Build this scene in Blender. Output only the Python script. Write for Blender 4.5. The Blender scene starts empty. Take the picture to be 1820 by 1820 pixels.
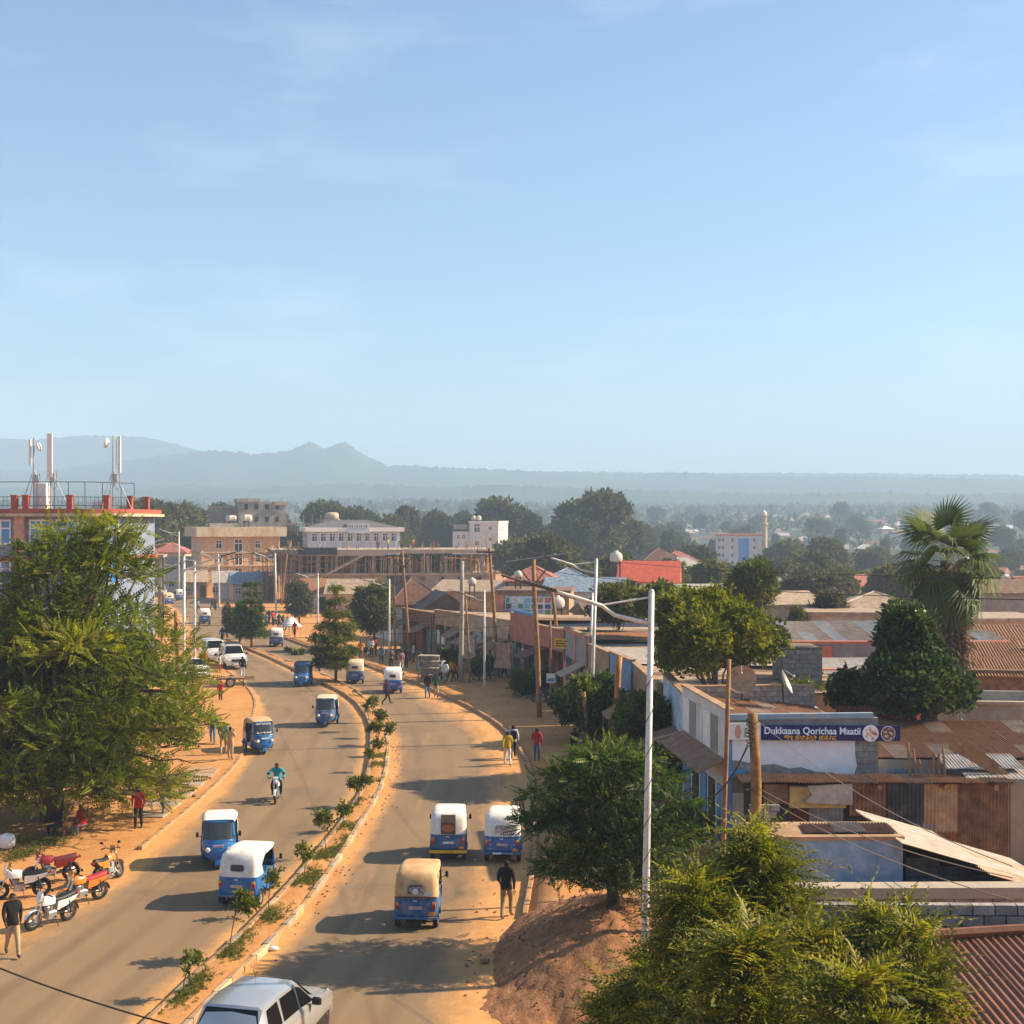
import bpy, math, random
import numpy as np
from mathutils import Matrix, Vector
R = math.radians
sc = bpy.context.scene
C = sc.collection
rng = np.random.default_rng(7)
random.seed(7)

# ---------------------------------------------------------------- camera
F, HY, CX, H = 2500.0, 925.0, 910.0, 12.2      # focal length in photo pixels, horizon row, centre column, eye height
cam_d = bpy.data.cameras.new('camera'); cam = bpy.data.objects.new('camera', cam_d); C.objects.link(cam)
cam.location = (0, 0, H); cam.rotation_euler = (R(90), 0, 0)
cam_d.sensor_width = 36; cam_d.lens = 36*F/1820; cam_d.shift_y = (HY-910)/1820
cam_d.clip_start = .1; cam_d.clip_end = 30000
sc.camera = cam
# ---------------------------------------------------------------- sky and sun
SUN_EL = R(34); SUN_V = Vector((1, .17, 0)).normalized()
w = bpy.data.worlds.new('World'); sc.world = w; w.use_nodes = True
nt = w.node_tree; nt.nodes.clear()
wo = nt.nodes.new('ShaderNodeOutputWorld'); bg = nt.nodes.new('ShaderNodeBackground')
sky = nt.nodes.new('ShaderNodeTexSky'); sky.sky_type = 'NISHITA'; sky.sun_disc = False
sky.sun_elevation = SUN_EL; sky.sun_rotation = math.atan2(SUN_V.x, SUN_V.y)
sky.altitude = 0; sky.air_density = 1.0; sky.dust_density = 1.0; sky.ozone_density = 4.0
bg.inputs['Strength'].default_value = .085
# thin high cloud veils
tc = nt.nodes.new('ShaderNodeTexCoord'); mp = nt.nodes.new('ShaderNodeMapping'); mp.inputs['Scale'].default_value = (2.2, 2.2, 7.5)
n1 = nt.nodes.new('ShaderNodeTexNoise'); n1.inputs['Scale'].default_value = 2.6; n1.inputs['Detail'].default_value = 7; n1.inputs['Roughness'].default_value = .55
cr = nt.nodes.new('ShaderNodeValToRGB'); cr.color_ramp.elements[0].position = .52; cr.color_ramp.elements[1].position = .82
cr.color_ramp.elements[1].color = (.2, .2, .2, 1)
mx = nt.nodes.new('ShaderNodeMix'); mx.data_type = 'RGBA'; mx.inputs['B'].default_value = (7.6, 8.0, 8.4, 1)
L = nt.links.new
L(tc.outputs['Generated'], mp.inputs['Vector']); L(mp.outputs['Vector'], n1.inputs['Vector']); L(n1.outputs['Fac'], cr.inputs['Fac'])
L(cr.outputs['Color'], mx.inputs['Factor']); tn = nt.nodes.new('ShaderNodeMix'); tn.data_type = 'RGBA'; tn.blend_type = 'MULTIPLY'; tn.inputs['Factor'].default_value = 1; tn.inputs['B'].default_value = (.93, 1.0, .985, 1)
L(sky.outputs['Color'], tn.inputs['A']); L(tn.outputs['Result'], mx.inputs['A']); L(mx.outputs['Result'], bg.inputs['Color']); L(bg.outputs['Background'], wo.inputs['Surface'])
sl = bpy.data.lights.new('sun', 'SUN'); so = bpy.data.objects.new('sun', sl); C.objects.link(so)
sl.energy = 5.0; sl.angle = R(.55); sl.color = (1, .80, .54)
so.rotation_euler = Vector((SUN_V.x*math.cos(SUN_EL), SUN_V.y*math.cos(SUN_EL), math.sin(SUN_EL))).to_track_quat('Z', 'Y').to_euler()
so.location = (60, 10, 60)
sc.view_settings.view_transform = 'Standard'; sc.view_settings.look = 'None'
sc.view_settings.exposure = 1.16; sc.view_settings.gamma = 1
sc.render.engine = 'CYCLES'
cy = sc.cycles
cy.max_bounces = 6; cy.diffuse_bounces = 3; cy.glossy_bounces = 3; cy.transmission_bounces = 4; cy.transparent_max_bounces = 8
cy.volume_bounces = 1; cy.use_denoising = True; cy.sample_clamp_indirect = 4
try: cy.denoiser = 'OPENIMAGEDENOISE'
except Exception: pass

# ---------------------------------------------------------------- helpers
def sst(a, b, x):
    t = np.clip((np.asarray(x, float)-a)/(b-a), 0, 1); return t*t*(3-2*t)
def hash_noise(x, y, s=1.0):
    x = np.asarray(x, float)*s; y = np.asarray(y, float)*s
    return (np.sin(x*1.7+y*.6)+np.sin(x*.5-y*1.9+1.3)+np.sin(x*2.9+y*2.3+4.1)*.5+np.sin(x*.23+y*.31+2))/3.5
def gz(x, y):
    x = np.asarray(x, float); y = np.asarray(y, float)
    a = .5+.5*np.tanh((x-20)/45)
    z = -(2.5+6.0*a)*sst(150, 430, y)
    z = z+sst(560, 1700, y)*26+sst(1500, 3900, y)*(72+10*hash_noise(x, y, .0016))
    z = z+1.6*hash_noise(x, y, .011)*sst(300, 700, y)
    z = z+2.0*sst(3.4, 6.2, x)*(1-sst(39, 46, y))*sst(-30, 0, y)
    return z
def G(px, py):
    """ground point seen at photo pixel (px, py)"""
    z = 0.0
    for _ in range(12):
        Y = (H-z)*F/(py-HY); X = (px-CX)/F*Y; z = float(gz(X, Y))
    return Vector((X, Y, z))
def at(px, py, Y):
    return Vector(((px-CX)/F*Y, Y, H-(py-HY)/F*Y))
def prop(o, label=None, cat=None, group=None, kind=None):
    if label: o['label'] = label
    if cat: o['category'] = cat
    if group: o['group'] = group
    if kind: o['kind'] = kind
    return o
def empty(name, loc=(0, 0, 0), rz=0, label=None, cat=None, group=None):
    o = bpy.data.objects.new(name, None); C.objects.link(o); o.location = loc; o.rotation_euler = (0, 0, rz)
    o.empty_display_size = .1
    return prop(o, label, cat, group)
def link(name, me, parent=None, loc=None, rz=0):
    o = bpy.data.objects.new(name, me); C.objects.link(o)
    if parent: o.parent = parent
    if loc is not None: o.location = loc
    if rz: o.rotation_euler = (0, 0, rz)
    return o
class MB:
    def __init__(s): s.v = []; s.f = []; s.m = []
    def add(s, vs, fs, mi=0, M=None):
        n = len(s.v)
        if M is not None: vs = [M @ Vector(p) for p in vs]
        s.v.extend([tuple(p) for p in vs]); s.f.extend([tuple(i+n for i in q) for q in fs]); s.m.extend([mi]*len(fs)); return s
    def bx(s, x0, x1, y0, y1, z0, z1, mi=0, M=None):
        return s.add([(x0,y0,z0),(x1,y0,z0),(x1,y1,z0),(x0,y1,z0),(x0,y0,z1),(x1,y0,z1),(x1,y1,z1),(x0,y1,z1)],
                     [(0,3,2,1),(4,5,6,7),(0,1,5,4),(1,2,6,5),(2,3,7,6),(3,0,4,7)], mi, M)
    def cbx(s, x0, x1, y0, y1, z0, z1, c=.02, mi=0, M=None):
        """box with chamfered vertical and top edges"""
        def ring(i, z): 
            a, b, p, q = x0+i, x1-i, y0+i, y1-i
            return [(a+c,p,z),(b-c,p,z),(b,p+c,z),(b,q-c,z),(b-c,q,z),(a+c,q,z),(a,q-c,z),(a,p+c,z)]
        return s.loft([ring(0, z0), ring(0, z1-c), ring(c, z1)], mi, True, True, M)
    def loft(s, rings, mi=0, closed=True, cap=True, M=None):
        n = len(rings[0]); vs = [p for r in rings for p in r]; fs = []
        for i in range(len(rings)-1):
            for j in range(n if closed else n-1):
                k = (j+1) % n; fs.append((i*n+j, i*n+k, (i+1)*n+k, (i+1)*n+j))
        if cap and closed:
            fs.append(tuple(range(n-1, -1, -1))); fs.append(tuple((len(rings)-1)*n+j for j in range(n)))
        return s.add(vs, fs, mi, M)
    def tube(s, pts, r, n=6, mi=0, M=None, cap=True):
        pts = [Vector(p) for p in pts]; rings = []
        rs = r if isinstance(r, (list, tuple)) else [r]*len(pts)
        for i, p in enumerate(pts):
            d = (pts[min(i+1, len(pts)-1)]-pts[max(i-1, 0)]); d = d.normalized() if d.length > 1e-9 else Vector((0, 0, 1))
            up = Vector((0, 0, 1)) if abs(d.z) < .9 else Vector((1, 0, 0))
            a = d.cross(up).normalized(); b = a.cross(d)
            rings.append([p+(a*math.cos(t)+b*math.sin(t))*rs[i] for t in [2*math.pi*k/n for k in range(n)]])
        return s.loft(rings, mi, True, cap, M)
    def lathe(s, prof, n=12, mi=0, M=None, cap=True):
        rings = [[(max(r, 1e-4)*math.cos(2*math.pi*k/n), max(r, 1e-4)*math.sin(2*math.pi*k/n), z) for k in range(n)] for r, z in prof]
        return s.loft(rings, mi, True, cap, M)
    def ball(s, c, r, n=10, mi=0, m=6):
        r = (r, r, r) if not isinstance(r, (tuple, list)) else r
        return s.lathe([(math.sin(math.pi*i/m), -math.cos(math.pi*i/m)) for i in range(m+1)], n, mi,
                       Matrix.Translation(c) @ Matrix.Diagonal((*r, 1)))
    def quad(s, a, b, c, d, mi=0): return s.add([a, b, c, d], [(0, 1, 2, 3)], mi)
    def prism(s, poly, axis, t0, t1, mi=0, M=None):
        """2-D outline extruded along axis 'x','y','z'"""
        def p3(p, t): return {'x': (t, p[0], p[1]), 'y': (p[0], t, p[1]), 'z': (p[0], p[1], t)}[axis]
        return s.loft([[p3(p, t0) for p in poly], [p3(p, t1) for p in poly]], mi, True, True, M)
    def mesh(s, name, mats, smooth=False):
        me = bpy.data.meshes.new(name); me.from_pydata(s.v, [], s.f)
        for m in (mats if isinstance(mats, (list, tuple)) else [mats]): me.materials.append(m)
        if any(s.m): me.polygons.foreach_set('material_index', s.m)
        if smooth: me.polygons.foreach_set('use_smooth', [True]*len(s.f))
        me.update(); fix_normals(me); return me
    def build(s, name, mats, parent=None, smooth=False, loc=None, rz=0):
        return link(name, s.mesh(name, mats, smooth), parent, loc, rz)
import bmesh
def fix_normals(me):
    bm = bmesh.new(); bm.from_mesh(me); bmesh.ops.recalc_face_normals(bm, faces=bm.faces); bm.to_mesh(me); bm.free()
def np_mesh(name, V, Fc, mat, tint=None, smooth=False):
    """fast mesh from numpy: V (n,3), Fc (m,k)"""
    V = np.asarray(V, np.float32); Fc = np.asarray(Fc, np.int32); m, k = Fc.shape
    me = bpy.data.meshes.new(name); me.vertices.add(len(V)); me.vertices.foreach_set('co', V.ravel())
    me.loops.add(m*k); me.loops.foreach_set('vertex_index', Fc.ravel())
    me.polygons.add(m); me.polygons.foreach_set('loop_start', np.arange(0, m*k, k, dtype=np.int32))
    if smooth: me.polygons.foreach_set('use_smooth', np.ones(m, bool))
    if tint is not None:
        a = me.attributes.new('tint', 'FLOAT', 'POINT'); a.data.foreach_set('value', np.asarray(tint, np.float32))
    for q in (mat if isinstance(mat, (list, tuple)) else [mat]): me.materials.append(q)
    me.update(calc_edges=True); return me
def copy_tree(o, parent=None, mats=None, label=None):
    c = o.copy(); C.objects.link(c); c.parent = parent
    if label: c['label'] = label
    if mats and c.type == 'MESH':
        for sl_ in c.material_slots:
            if sl_.material and sl_.material.name in mats:
                m_ = mats[sl_.material.name]; sl_.link = 'OBJECT'; sl_.material = m_
    for ch in list(o.children): copy_tree(ch, c, mats)
    return c
def zone(px):
    """words for a column of the picture, named by a landmark there"""
    for lim, s_ in ((210, 'beside the antenna building'), (330, 'left of the orange block'), (500, 'behind the orange block'), (600, 'behind the blue office left end'), (710, 'behind the blue office right end'), (800, 'left of the white block'), (900, 'behind the white block'), (1000, 'right of the white block'), (1100, 'left of the orange red roof'), (1210, 'above the orange red roof'), (1270, 'left of the grey office'), (1370, 'around the grey office'), (1470, 'right of the minaret'), (1570, 'left of the tan villa'), (1680, 'behind the palm crown'), (9999, 'right of the palm')):
        if px < lim: return s_
def depth_word(Y, lim):
    return next((w_ for l_, w_ in lim if Y < l_), lim[-1][1])
def smooth_polyline(pts, n=6):
    """Catmull-Rom through world points"""
    out = []; P = [pts[0]]+list(pts)+[pts[-1]]
    for i in range(1, len(P)-2):
        for k in range(n):
            t = k/n; a, b, c, d = P[i-1], P[i], P[i+1], P[i+2]
            out.append(.5*((2*b)+(c-a)*t+(2*a-5*b+4*c-d)*t*t+(3*b-a-3*c+d)*t**3))
    out.append(P[-2]); return out

# ---------------------------------------------------------------- materials
MATS = {}
def mat(name, col, rough=.8, var=.12, scale=3.0, bump=0.0, bscale=20.0, col2=None, metal=0.0, spec=.3, stain=None, stain_amt=.5, sscale=.8, streak=False, coat=0):
    """paint / plaster / metal with colour variation, optional second colour stains and fine relief"""
    if name in MATS: return MATS[name]
    m = bpy.data.materials.new(name); m.use_nodes = True; t = m.node_tree; N = t.nodes; K = t.links.new
    b = N['Principled BSDF']; b.inputs['Roughness'].default_value = rough; b.inputs['Metallic'].default_value = metal
    b.inputs['Specular IOR Level'].default_value = spec
    if coat: b.inputs['Coat Weight'].default_value = coat; b.inputs['Coat Roughness'].default_value = .08
    g = N.new('ShaderNodeNewGeometry')
    n = N.new('ShaderNodeTexNoise'); n.inputs['Scale'].default_value = scale; n.inputs['Detail'].default_value = 6; n.inputs['Roughness'].default_value = .65
    K(g.outputs['Position'], n.inputs['Vector'])
    mxn = N.new('ShaderNodeMix'); mxn.data_type = 'RGBA'
    c2 = col2 or tuple(max(0, c*(1-var*2)) for c in col[:3]); c1 = tuple(min(1, c*(1+var)) for c in col[:3])
    mxn.inputs['A'].default_value = (*c2[:3], 1); mxn.inputs['B'].default_value = (*c1[:3], 1)
    r1 = N.new('ShaderNodeMapRange'); r1.inputs['From Min'].default_value = .3; r1.inputs['From Max'].default_value = .7
    K(n.outputs['Fac'], r1.inputs['Value']); K(r1.outputs['Result'], mxn.inputs['Factor']); out = mxn.outputs['Result']
    if stain:
        n2 = N.new('ShaderNodeTexNoise'); n2.inputs['Scale'].default_value = sscale; n2.inputs['Detail'].default_value = 8; n2.inputs['Roughness'].default_value = .7
        mpp = N.new('ShaderNodeMapping'); mpp.inputs['Scale'].default_value = (1, 1, .25 if streak else 1); K(g.outputs['Position'], mpp.inputs['Vector']); K(mpp.outputs['Vector'], n2.inputs['Vector'])
        r2 = N.new('ShaderNodeMapRange'); r2.inputs['From Min'].default_value = .62-.3*stain_amt; r2.inputs['From Max'].default_value = .78-.2*stain_amt
        K(n2.outputs['Fac'], r2.inputs['Value'])
        m2 = N.new('ShaderNodeMix'); m2.data_type = 'RGBA'; K(out, m2.inputs['A']); m2.inputs['B'].default_value = (*stain[:3], 1); K(r2.outputs['Result'], m2.inputs['Factor']); out = m2.outputs['Result']
    K(out, b.inputs['Base Color'])
    if bump:
        n3 = N.new('ShaderNodeTexNoise'); n3.inputs['Scale'].default_value = bscale; n3.inputs['Detail'].default_value = 5; K(g.outputs['Position'], n3.inputs['Vector'])
        bp = N.new('ShaderNodeBump'); bp.inputs['Strength'].default_value = bump; bp.inputs['Distance'].default_value = .03
        K(n3.outputs['Fac'], bp.inputs['Height']); K(bp.outputs['Normal'], b.inputs['Normal'])
    MATS[name] = m; return m
def leafmat(name, cols, transl=.35, rough=.55):
    if name in MATS: return MATS[name]
    m = bpy.data.materials.new(name); m.use_nodes = True; t = m.node_tree; N = t.nodes; K = t.links.new
    b = N['Principled BSDF']; b.inputs['Roughness'].default_value = rough; b.inputs['Specular IOR Level'].default_value = .25
    a = N.new('ShaderNodeAttribute'); a.attribute_name = 'tint'
    r = N.new('ShaderNodeValToRGB'); e = r.color_ramp.elements
    e[0].color = (*cols[0], 1); e[1].color = (*cols[-1], 1)
    for i, c in enumerate(cols[1:-1]): q = e.new((i+1)/(len(cols)-1)); q.color = (*c, 1)
    K(a.outputs['Fac'], r.inputs['Fac']); K(r.outputs['Color'], b.inputs['Base Color'])
    tr = N.new('ShaderNodeBsdfTranslucent'); hs = N.new('ShaderNodeHueSaturation'); hs.inputs['Value'].default_value = 1.5; hs.inputs['Saturation'].default_value = 1.15
    K(r.outputs['Color'], hs.inputs['Color']); K(hs.outputs['Color'], tr.inputs['Color'])
    ms = N.new('ShaderNodeMixShader'); ms.inputs['Fac'].default_value = transl
    K(b.outputs['BSDF'], ms.inputs[1]); K(tr.outputs['BSDF'], ms.inputs[2]); K(ms.outputs['Shader'], N['Material Output'].inputs['Surface'])
    MATS[name] = m; return m
def glassmat(name, col=(.02, .025, .03), rough=.06):
    if name in MATS: return MATS[name]
    m = bpy.data.materials.new(name); m.use_nodes = True; b = m.node_tree.nodes['Principled BSDF']
    b.inputs['Base Color'].default_value = (*col, 1); b.inputs['Roughness'].default_value = rough; b.inputs['Specular IOR Level'].default_value = .7
    MATS[name] = m; return m

# ================================================================ ground, road, median, pavements
def ground_material():
    m = bpy.data.materials.new('earth'); m.use_nodes = True; t = m.node_tree; N = t.nodes; K = t.links.new
    b = N['Principled BSDF']; b.inputs['Roughness'].default_value = .95; b.inputs['Specular IOR Level'].default_value = .1
    g = N.new('ShaderNodeNewGeometry')
    def noise(s, d=6, r=.6):
        n = N.new('ShaderNodeTexNoise'); n.inputs['Scale'].default_value = s; n.inputs['Detail'].default_value = d; n.inputs['Roughness'].default_value = r
        K(g.outputs['Position'], n.inputs['Vector']); return n.outputs['Fac']
    def mixc(f, a, bb):
        x = N.new('ShaderNodeMix'); x.data_type = 'RGBA'
        for k, v in (('A', a), ('B', bb)):
            if isinstance(v, tuple): x.inputs[k].default_value = (*v, 1)
            else: K(v, x.inputs[k])
        K(f, x.inputs['Factor']); return x.outputs['Result']
    def rang(v, a, bb):
        r = N.new('ShaderNodeMapRange'); r.inputs['From Min'].default_value = a; r.inputs['From Max'].default_value = bb; K(v, r.inputs['Value']); return r.outputs['Result']
    c = mixc(rang(noise(.35), .3, .7), (.43, .20, .07), (.57, .295, .112))
    c = mixc(rang(noise(6, 8, .7), .45, .75), c, (.35, .155, .052))
    c = mixc(rang(noise(1.3, 5), .6, .72), c, (.55, .30, .12))
    # fields and scrub far away
    sp = N.new('ShaderNodeSeparateXYZ'); K(g.outputs['Position'], sp.inputs['Vector'])
    far = rang(sp.outputs['Y'], 330, 620)
    fld = mixc(rang(noise(.006, 5), .4, .6), (.045, .06, .018), (.15, .12, .05))
    fld = mixc(rang(noise(.05, 5), .45, .62), fld, (.03, .045, .014))
    c = mixc(far, c, fld)
    K(c, b.inputs['Base Color'])
    bp = N.new('ShaderNodeBump'); bp.inputs['Strength'].default_value = .5; bp.inputs['Distance'].default_value = .05
    K(noise(9, 8, .7), bp.inputs['Height']); K(bp.outputs['Normal'], b.inputs['Normal'])
    MATS['earth'] = m; return m
earth = ground_material()
def grid_mesh(name, xs, ys, zf, m):
    Xg, Yg = np.meshgrid(xs, ys); Z = zf(Xg, Yg); V = np.stack([Xg, Yg, Z], -1).reshape(-1, 3)
    nx, ny = len(xs), len(ys); i = np.arange(nx-1); j = np.arange(ny-1); I, J = np.meshgrid(i, j); a = (J*nx+I).ravel()
    return np_mesh(name, V, np.stack([a, a+1, a+1+nx, a+nx], 1), m, smooth=True)
xs = np.unique(np.concatenate([np.linspace(-4200, -300, 60), np.linspace(-300, -40, 50), np.linspace(-40, 40, 90), np.linspace(40, 300, 50), np.linspace(300, 4200, 60)]))
ys = np.unique(np.concatenate([np.linspace(-600, 0, 12), np.linspace(0, 150, 90), np.linspace(150, 700, 120), np.linspace(700, 2600, 80), np.linspace(2650, 4200, 12)]))
gnd = link('ground', grid_mesh('ground', xs, ys, lambda x, y: gz(x, y), earth)); prop(gnd, kind='structure')

def W(px): return [G(*p) for p in px]
def fx(pts):
    """x as a function of y through world points"""
    p = sorted([(q.y, q.x) for q in pts]); yy = [a for a, _ in p]; xx = [b for _, b in p]
    # smooth a little
    ys_ = np.linspace(yy[0], yy[-1], 600); v = np.interp(ys_, yy, xx); k = 5
    v = np.convolve(np.pad(v, k, mode='edge'), np.ones(2*k+1)/(2*k+1), 'valid')
    return lambda y: np.interp(y, ys_, v)
ML = fx([Vector((-10.9, 18, 0)), Vector((-9.55, 28, 0))]+W([(283,1800),(338,1746),(414,1679),(487,1605),(535,1552),(569,1511),(602,1471),(632,1425),(644,1405),(653,1370),(657,1332),(658,1302),(650,1277),(632,1252),(607,1233),(556,1209),(519,1190),(479,1171),(443,1156),(403,1138)]))
MR = fx([Vector((-9.65, 18, 0)), Vector((-8.35, 28, 0))]+W([(429,1734),(466,1702),(501,1665),(538,1624),(568,1584),(591,1552),(618,1511),(641,1471),(662,1439),(680,1405),(689,1370),(693,1332),(689,1303),(678,1280),(658,1252),(632,1229),(600,1212),(555,1192),(512,1177),(453,1155),(405,1136)]))
LA = fx([Vector((-15.5, 18, 0)), Vector((-13.6, 34, 0))]+W([(64,1731),(150,1660),(220,1600),(290,1540),(350,1490),(415,1420),(448,1370),(468,1330),(485,1290),(486,1265),(468,1240),(442,1210),(420,1190),(395,1170),(372,1150),(352,1125),(338,1100),(318,1080),(285,1056),(252,1040),(215,1026)]))
LK = fx([Vector((-22, 18, 0)), Vector((-17.5, 40, 0))]+W([(140,1600),(220,1540),(287,1482),(351,1431),(421,1364),(440,1329),(457,1250),(447,1230),(428,1210),(398,1190),(375,1170),(355,1150),(335,1125),(320,1100),(300,1080),(262,1056),(225,1040),(190,1026)]))
RA = fx([Vector((-2.1, 18, 0)), Vector((-2.2, 34, 0))]+W([(760,1720),(790,1640),(830,1540),(850,1450),(850,1400),(844,1360),(835,1332),(807,1291),(769,1267),(725,1235),(690,1215),(650,1195),(600,1172),(560,1157),(505,1137),(462,1118),(425,1100),(400,1085),(380,1070),(345,1050),(295,1035),(262,1026)]))
RK = fx([Vector((.0, 18, 0)), Vector((.05, 36, 0))]+W([(925,1640),(930,1621),(942,1565),(947,1500),(945,1400),(938,1360),(919,1332),(900,1304),(881,1287),(853,1270),(816,1250),(779,1235),(751,1220),(717,1209),(682,1196),(648,1183),(569,1159),(509,1137),(465,1118),(430,1100),(405,1085),(385,1070),(350,1050),(300,1035),(268,1026)]))

def road_material():
    m = bpy.data.materials.new('asphalt'); m.use_nodes = True; t = m.node_tree; N = t.nodes; K = t.links.new
    b = N['Principled BSDF']; b.inputs['Roughness'].default_value = .85; b.inputs['Specular IOR Level'].default_value = .25
    g = N.new('ShaderNodeNewGeometry'); at_ = N.new('ShaderNodeAttribute'); at_.attribute_name = 'tint'
    def noise(s, d=6, r=.6, mapy=1):
        n = N.new('ShaderNodeTexNoise'); n.inputs['Scale'].default_value = s; n.inputs['Detail'].default_value = d; n.inputs['Roughness'].default_value = r
        q = N.new('ShaderNodeMapping'); q.inputs['Scale'].default_value = (1, mapy, 1); K(g.outputs['Position'], q.inputs['Vector']); K(q.outputs['Vector'], n.inputs['Vector']); return n.outputs['Fac']
    def mixc(f, a, bb):
        x = N.new('ShaderNodeMix'); x.data_type = 'RGBA'
        for k, v in (('A', a), ('B', bb)):
            if isinstance(v, tuple): x.inputs[k].default_value = (*v, 1)
            else: K(v, x.inputs[k])
        K(f, x.inputs['Factor']); return x.outputs['Result']
    def rang(v, a, bb):
        r = N.new('ShaderNodeMapRange'); r.inputs['From Min'].default_value = a; r.inputs['From Max'].default_value = bb; K(v, r.inputs['Value']); return r.outputs['Result']
    def math_(op, a, bb):
        x = N.new('ShaderNodeMath'); x.operation = op
        for i, v in enumerate((a, bb)):
            if isinstance(v, (int, float)): x.inputs[i].default_value = v
            else: K(v, x.inputs[i])
        return x.outputs[0]
    c = mixc(rang(noise(.5, 6, .6, .35), .3, .7), (.215, .143, .08), (.29, .194, .108))
    c = mixc(rang(noise(45, 3, .7), .35, .75), c, (.18, .12, .068))
    ln = N.new('ShaderNodeAttribute'); ln.attribute_name = 'lane'; trk = math_('COSINE', math_('MULTIPLY', ln.outputs['Fac'], 4.1), 0)
    c = mixc(math_('MULTIPLY', rang(trk, .1, 1.0), rang(noise(.35, 4, .6, .25), .35, .75)), c, (.15, .102, .06))
    vp = N.new('ShaderNodeTexVoronoi'); vp.inputs['Scale'].default_value = .33; vv = N.new('ShaderNodeVectorMath'); vv.operation = 'ADD'; n9 = N.new('ShaderNodeTexNoise'); n9.inputs['Scale'].default_value = 1.4; K(g.outputs['Position'], n9.inputs['Vector']); K(g.outputs['Position'], vv.inputs[0]); K(n9.outputs['Color'], vv.inputs[1]); K(vv.outputs['Vector'], vp.inputs['Vector']); sx = N.new('ShaderNodeSeparateColor'); K(vp.outputs['Color'], sx.inputs['Color'])
    c = mixc(math_('MULTIPLY', rang(sx.outputs['Red'], .86, .88), .25), c, (.12, .085, .055))
    c = mixc(math_('MULTIPLY', rang(noise(.8, 6, .75), .64, .7), .6), c, (.1, .072, .05))
    c = mixc(rang(noise(1.7, 7, .7), .62, .72), c, (.16, .107, .06))
    c = mixc(rang(noise(1.1, 4, .6, .12), .58, .8), c, (.34, .21, .105))
    d = math_('ADD', at_.outputs['Fac'], math_('MULTIPLY', math_('SUBTRACT', noise(1.1, 7, .65, .5), .5), .95))
    dirt = mixc(rang(noise(3, 7, .7), .35, .7), (.48, .235, .078), (.63, .335, .125))
    dirt = mixc(rang(noise(1.4, 6, .6, .1), .5, .7), dirt, (.40, .19, .065))
    c = mixc(rang(d, .3, .85), c, dirt)
    # cracks
    v = N.new('ShaderNodeTexVoronoi'); v.feature = 'DISTANCE_TO_EDGE'; v.inputs['Scale'].default_value = .45
    vm = N.new('ShaderNodeVectorMath'); vm.operation = 'ADD'; nn_ = N.new('ShaderNodeTexNoise'); nn_.inputs['Scale'].default_value = .9; K(g.outputs['Position'], nn_.inputs['Vector']); K(g.outputs['Position'], vm.inputs[0]); K(nn_.outputs['Color'], vm.inputs[1]); K(vm.outputs['Vector'], v.inputs['Vector'])
    c = mixc(math_('MULTIPLY', rang(v.outputs['Distance'], .006, .0), math_('MULTIPLY', rang(noise(.12, 3), .5, .65), .45)), c, (.08, .06, .045))
    K(c, b.inputs['Base Color'])
    bp = N.new('ShaderNodeBump'); bp.inputs['Strength'].default_value = .35; bp.inputs['Distance'].default_value = .02
    K(noise(30, 6, .7), bp.inputs['Height']); K(bp.outputs['Normal'], b.inputs['Normal'])
    return m
asphalt = road_material()
Ys = np.concatenate([np.linspace(19, 60, 90), np.linspace(60.5, 150, 130), np.linspace(151, 350, 90)])
NC = 34
lk, la, ml, mr, ra, rk = [f_(Ys) for f_ in (LK, LA, ML, MR, RA, RK)]
near_med = Ys < 143.5
V = []; T = []
for i, y in enumerate(Ys):
    x0 = lk[i]-.25; x1 = rk[i]+.05
    for k in range(NC):
        x = x0+(x1-x0)*k/(NC-1)
        dl = (x-lk[i])/max(la[i]-lk[i], .3); left = 1.15-1.0*np.clip(dl, 0, 1.3)
        dr = (rk[i]-x)/max(rk[i]-ra[i], .3); right = 1.28-1.0*np.clip(dr, 0, 1.5)
        med = 0
        if near_med[i]:
            dm = ml[i]-x if x < (ml[i]+mr[i])/2 else x-mr[i]
            med = 1.1-np.clip(dm, 0, 2)/1.0
        T.append(max(left, right, med, 0)); V.append((x, y, float(gz(x, y))+.005+(.05 if y > 150 else .0)*min(1, (y-150)/20)))
n = len(Ys); I, J = np.meshgrid(np.arange(NC-1), np.arange(n-1)); a = (J*NC+I).ravel()
rme = np_mesh('road', V, np.stack([a, a+1, a+1+NC, a+NC], 1), asphalt, T, True); la_ = rme.attributes.new('lane', 'FLOAT', 'POINT')
la_.data.foreach_set('value', np.array([min(abs(v[0]-float(ML(v[1]))), abs(v[0]-float(MR(v[1])))) for v in V], np.float32)); road = link('road', rme); prop(road, kind='structure')

# --- median: raised earth bed between kerb stones
conc_dusty = mat('kerb_concrete', (.42, .26, .14), .9, .2, 2.5, .5, 30, stain=(.40, .215, .095), stain_amt=.75, sscale=1.3)
conc_grey = mat('kerb_concrete_grey', (.34, .29, .23), .9, .2, 2.5, .5, 30, stain=(.42, .24, .11), stain_amt=.5, sscale=1.5)
conc_pale = mat('kerb_concrete_pale', (.56, .43, .27), .9, .2, 2.5, .5, 30, stain=(.42, .24, .11), stain_amt=.5, sscale=1.5)
bed = MB(); rings = []
Ym = np.concatenate([np.linspace(19, 80, 110), np.linspace(80.7, 143, 80)])
for y in Ym:
    a_, b_ = float(ML(y))+.1, float(MR(y))-.1; hz = .145+.03*math.sin(y*1.7)*math.sin(y*.53)
    rings.append([(a_+(b_-a_)*t, y, hz+.05*math.sin(t*math.pi)*(.6+.4*math.sin(y*2.3+t*5))) for t in (0, .2, .4, .6, .8, 1)])
bed.loft(rings, 0, False, False)
median = bed.build('median', earth, smooth=True); prop(median, kind='structure')
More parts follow.
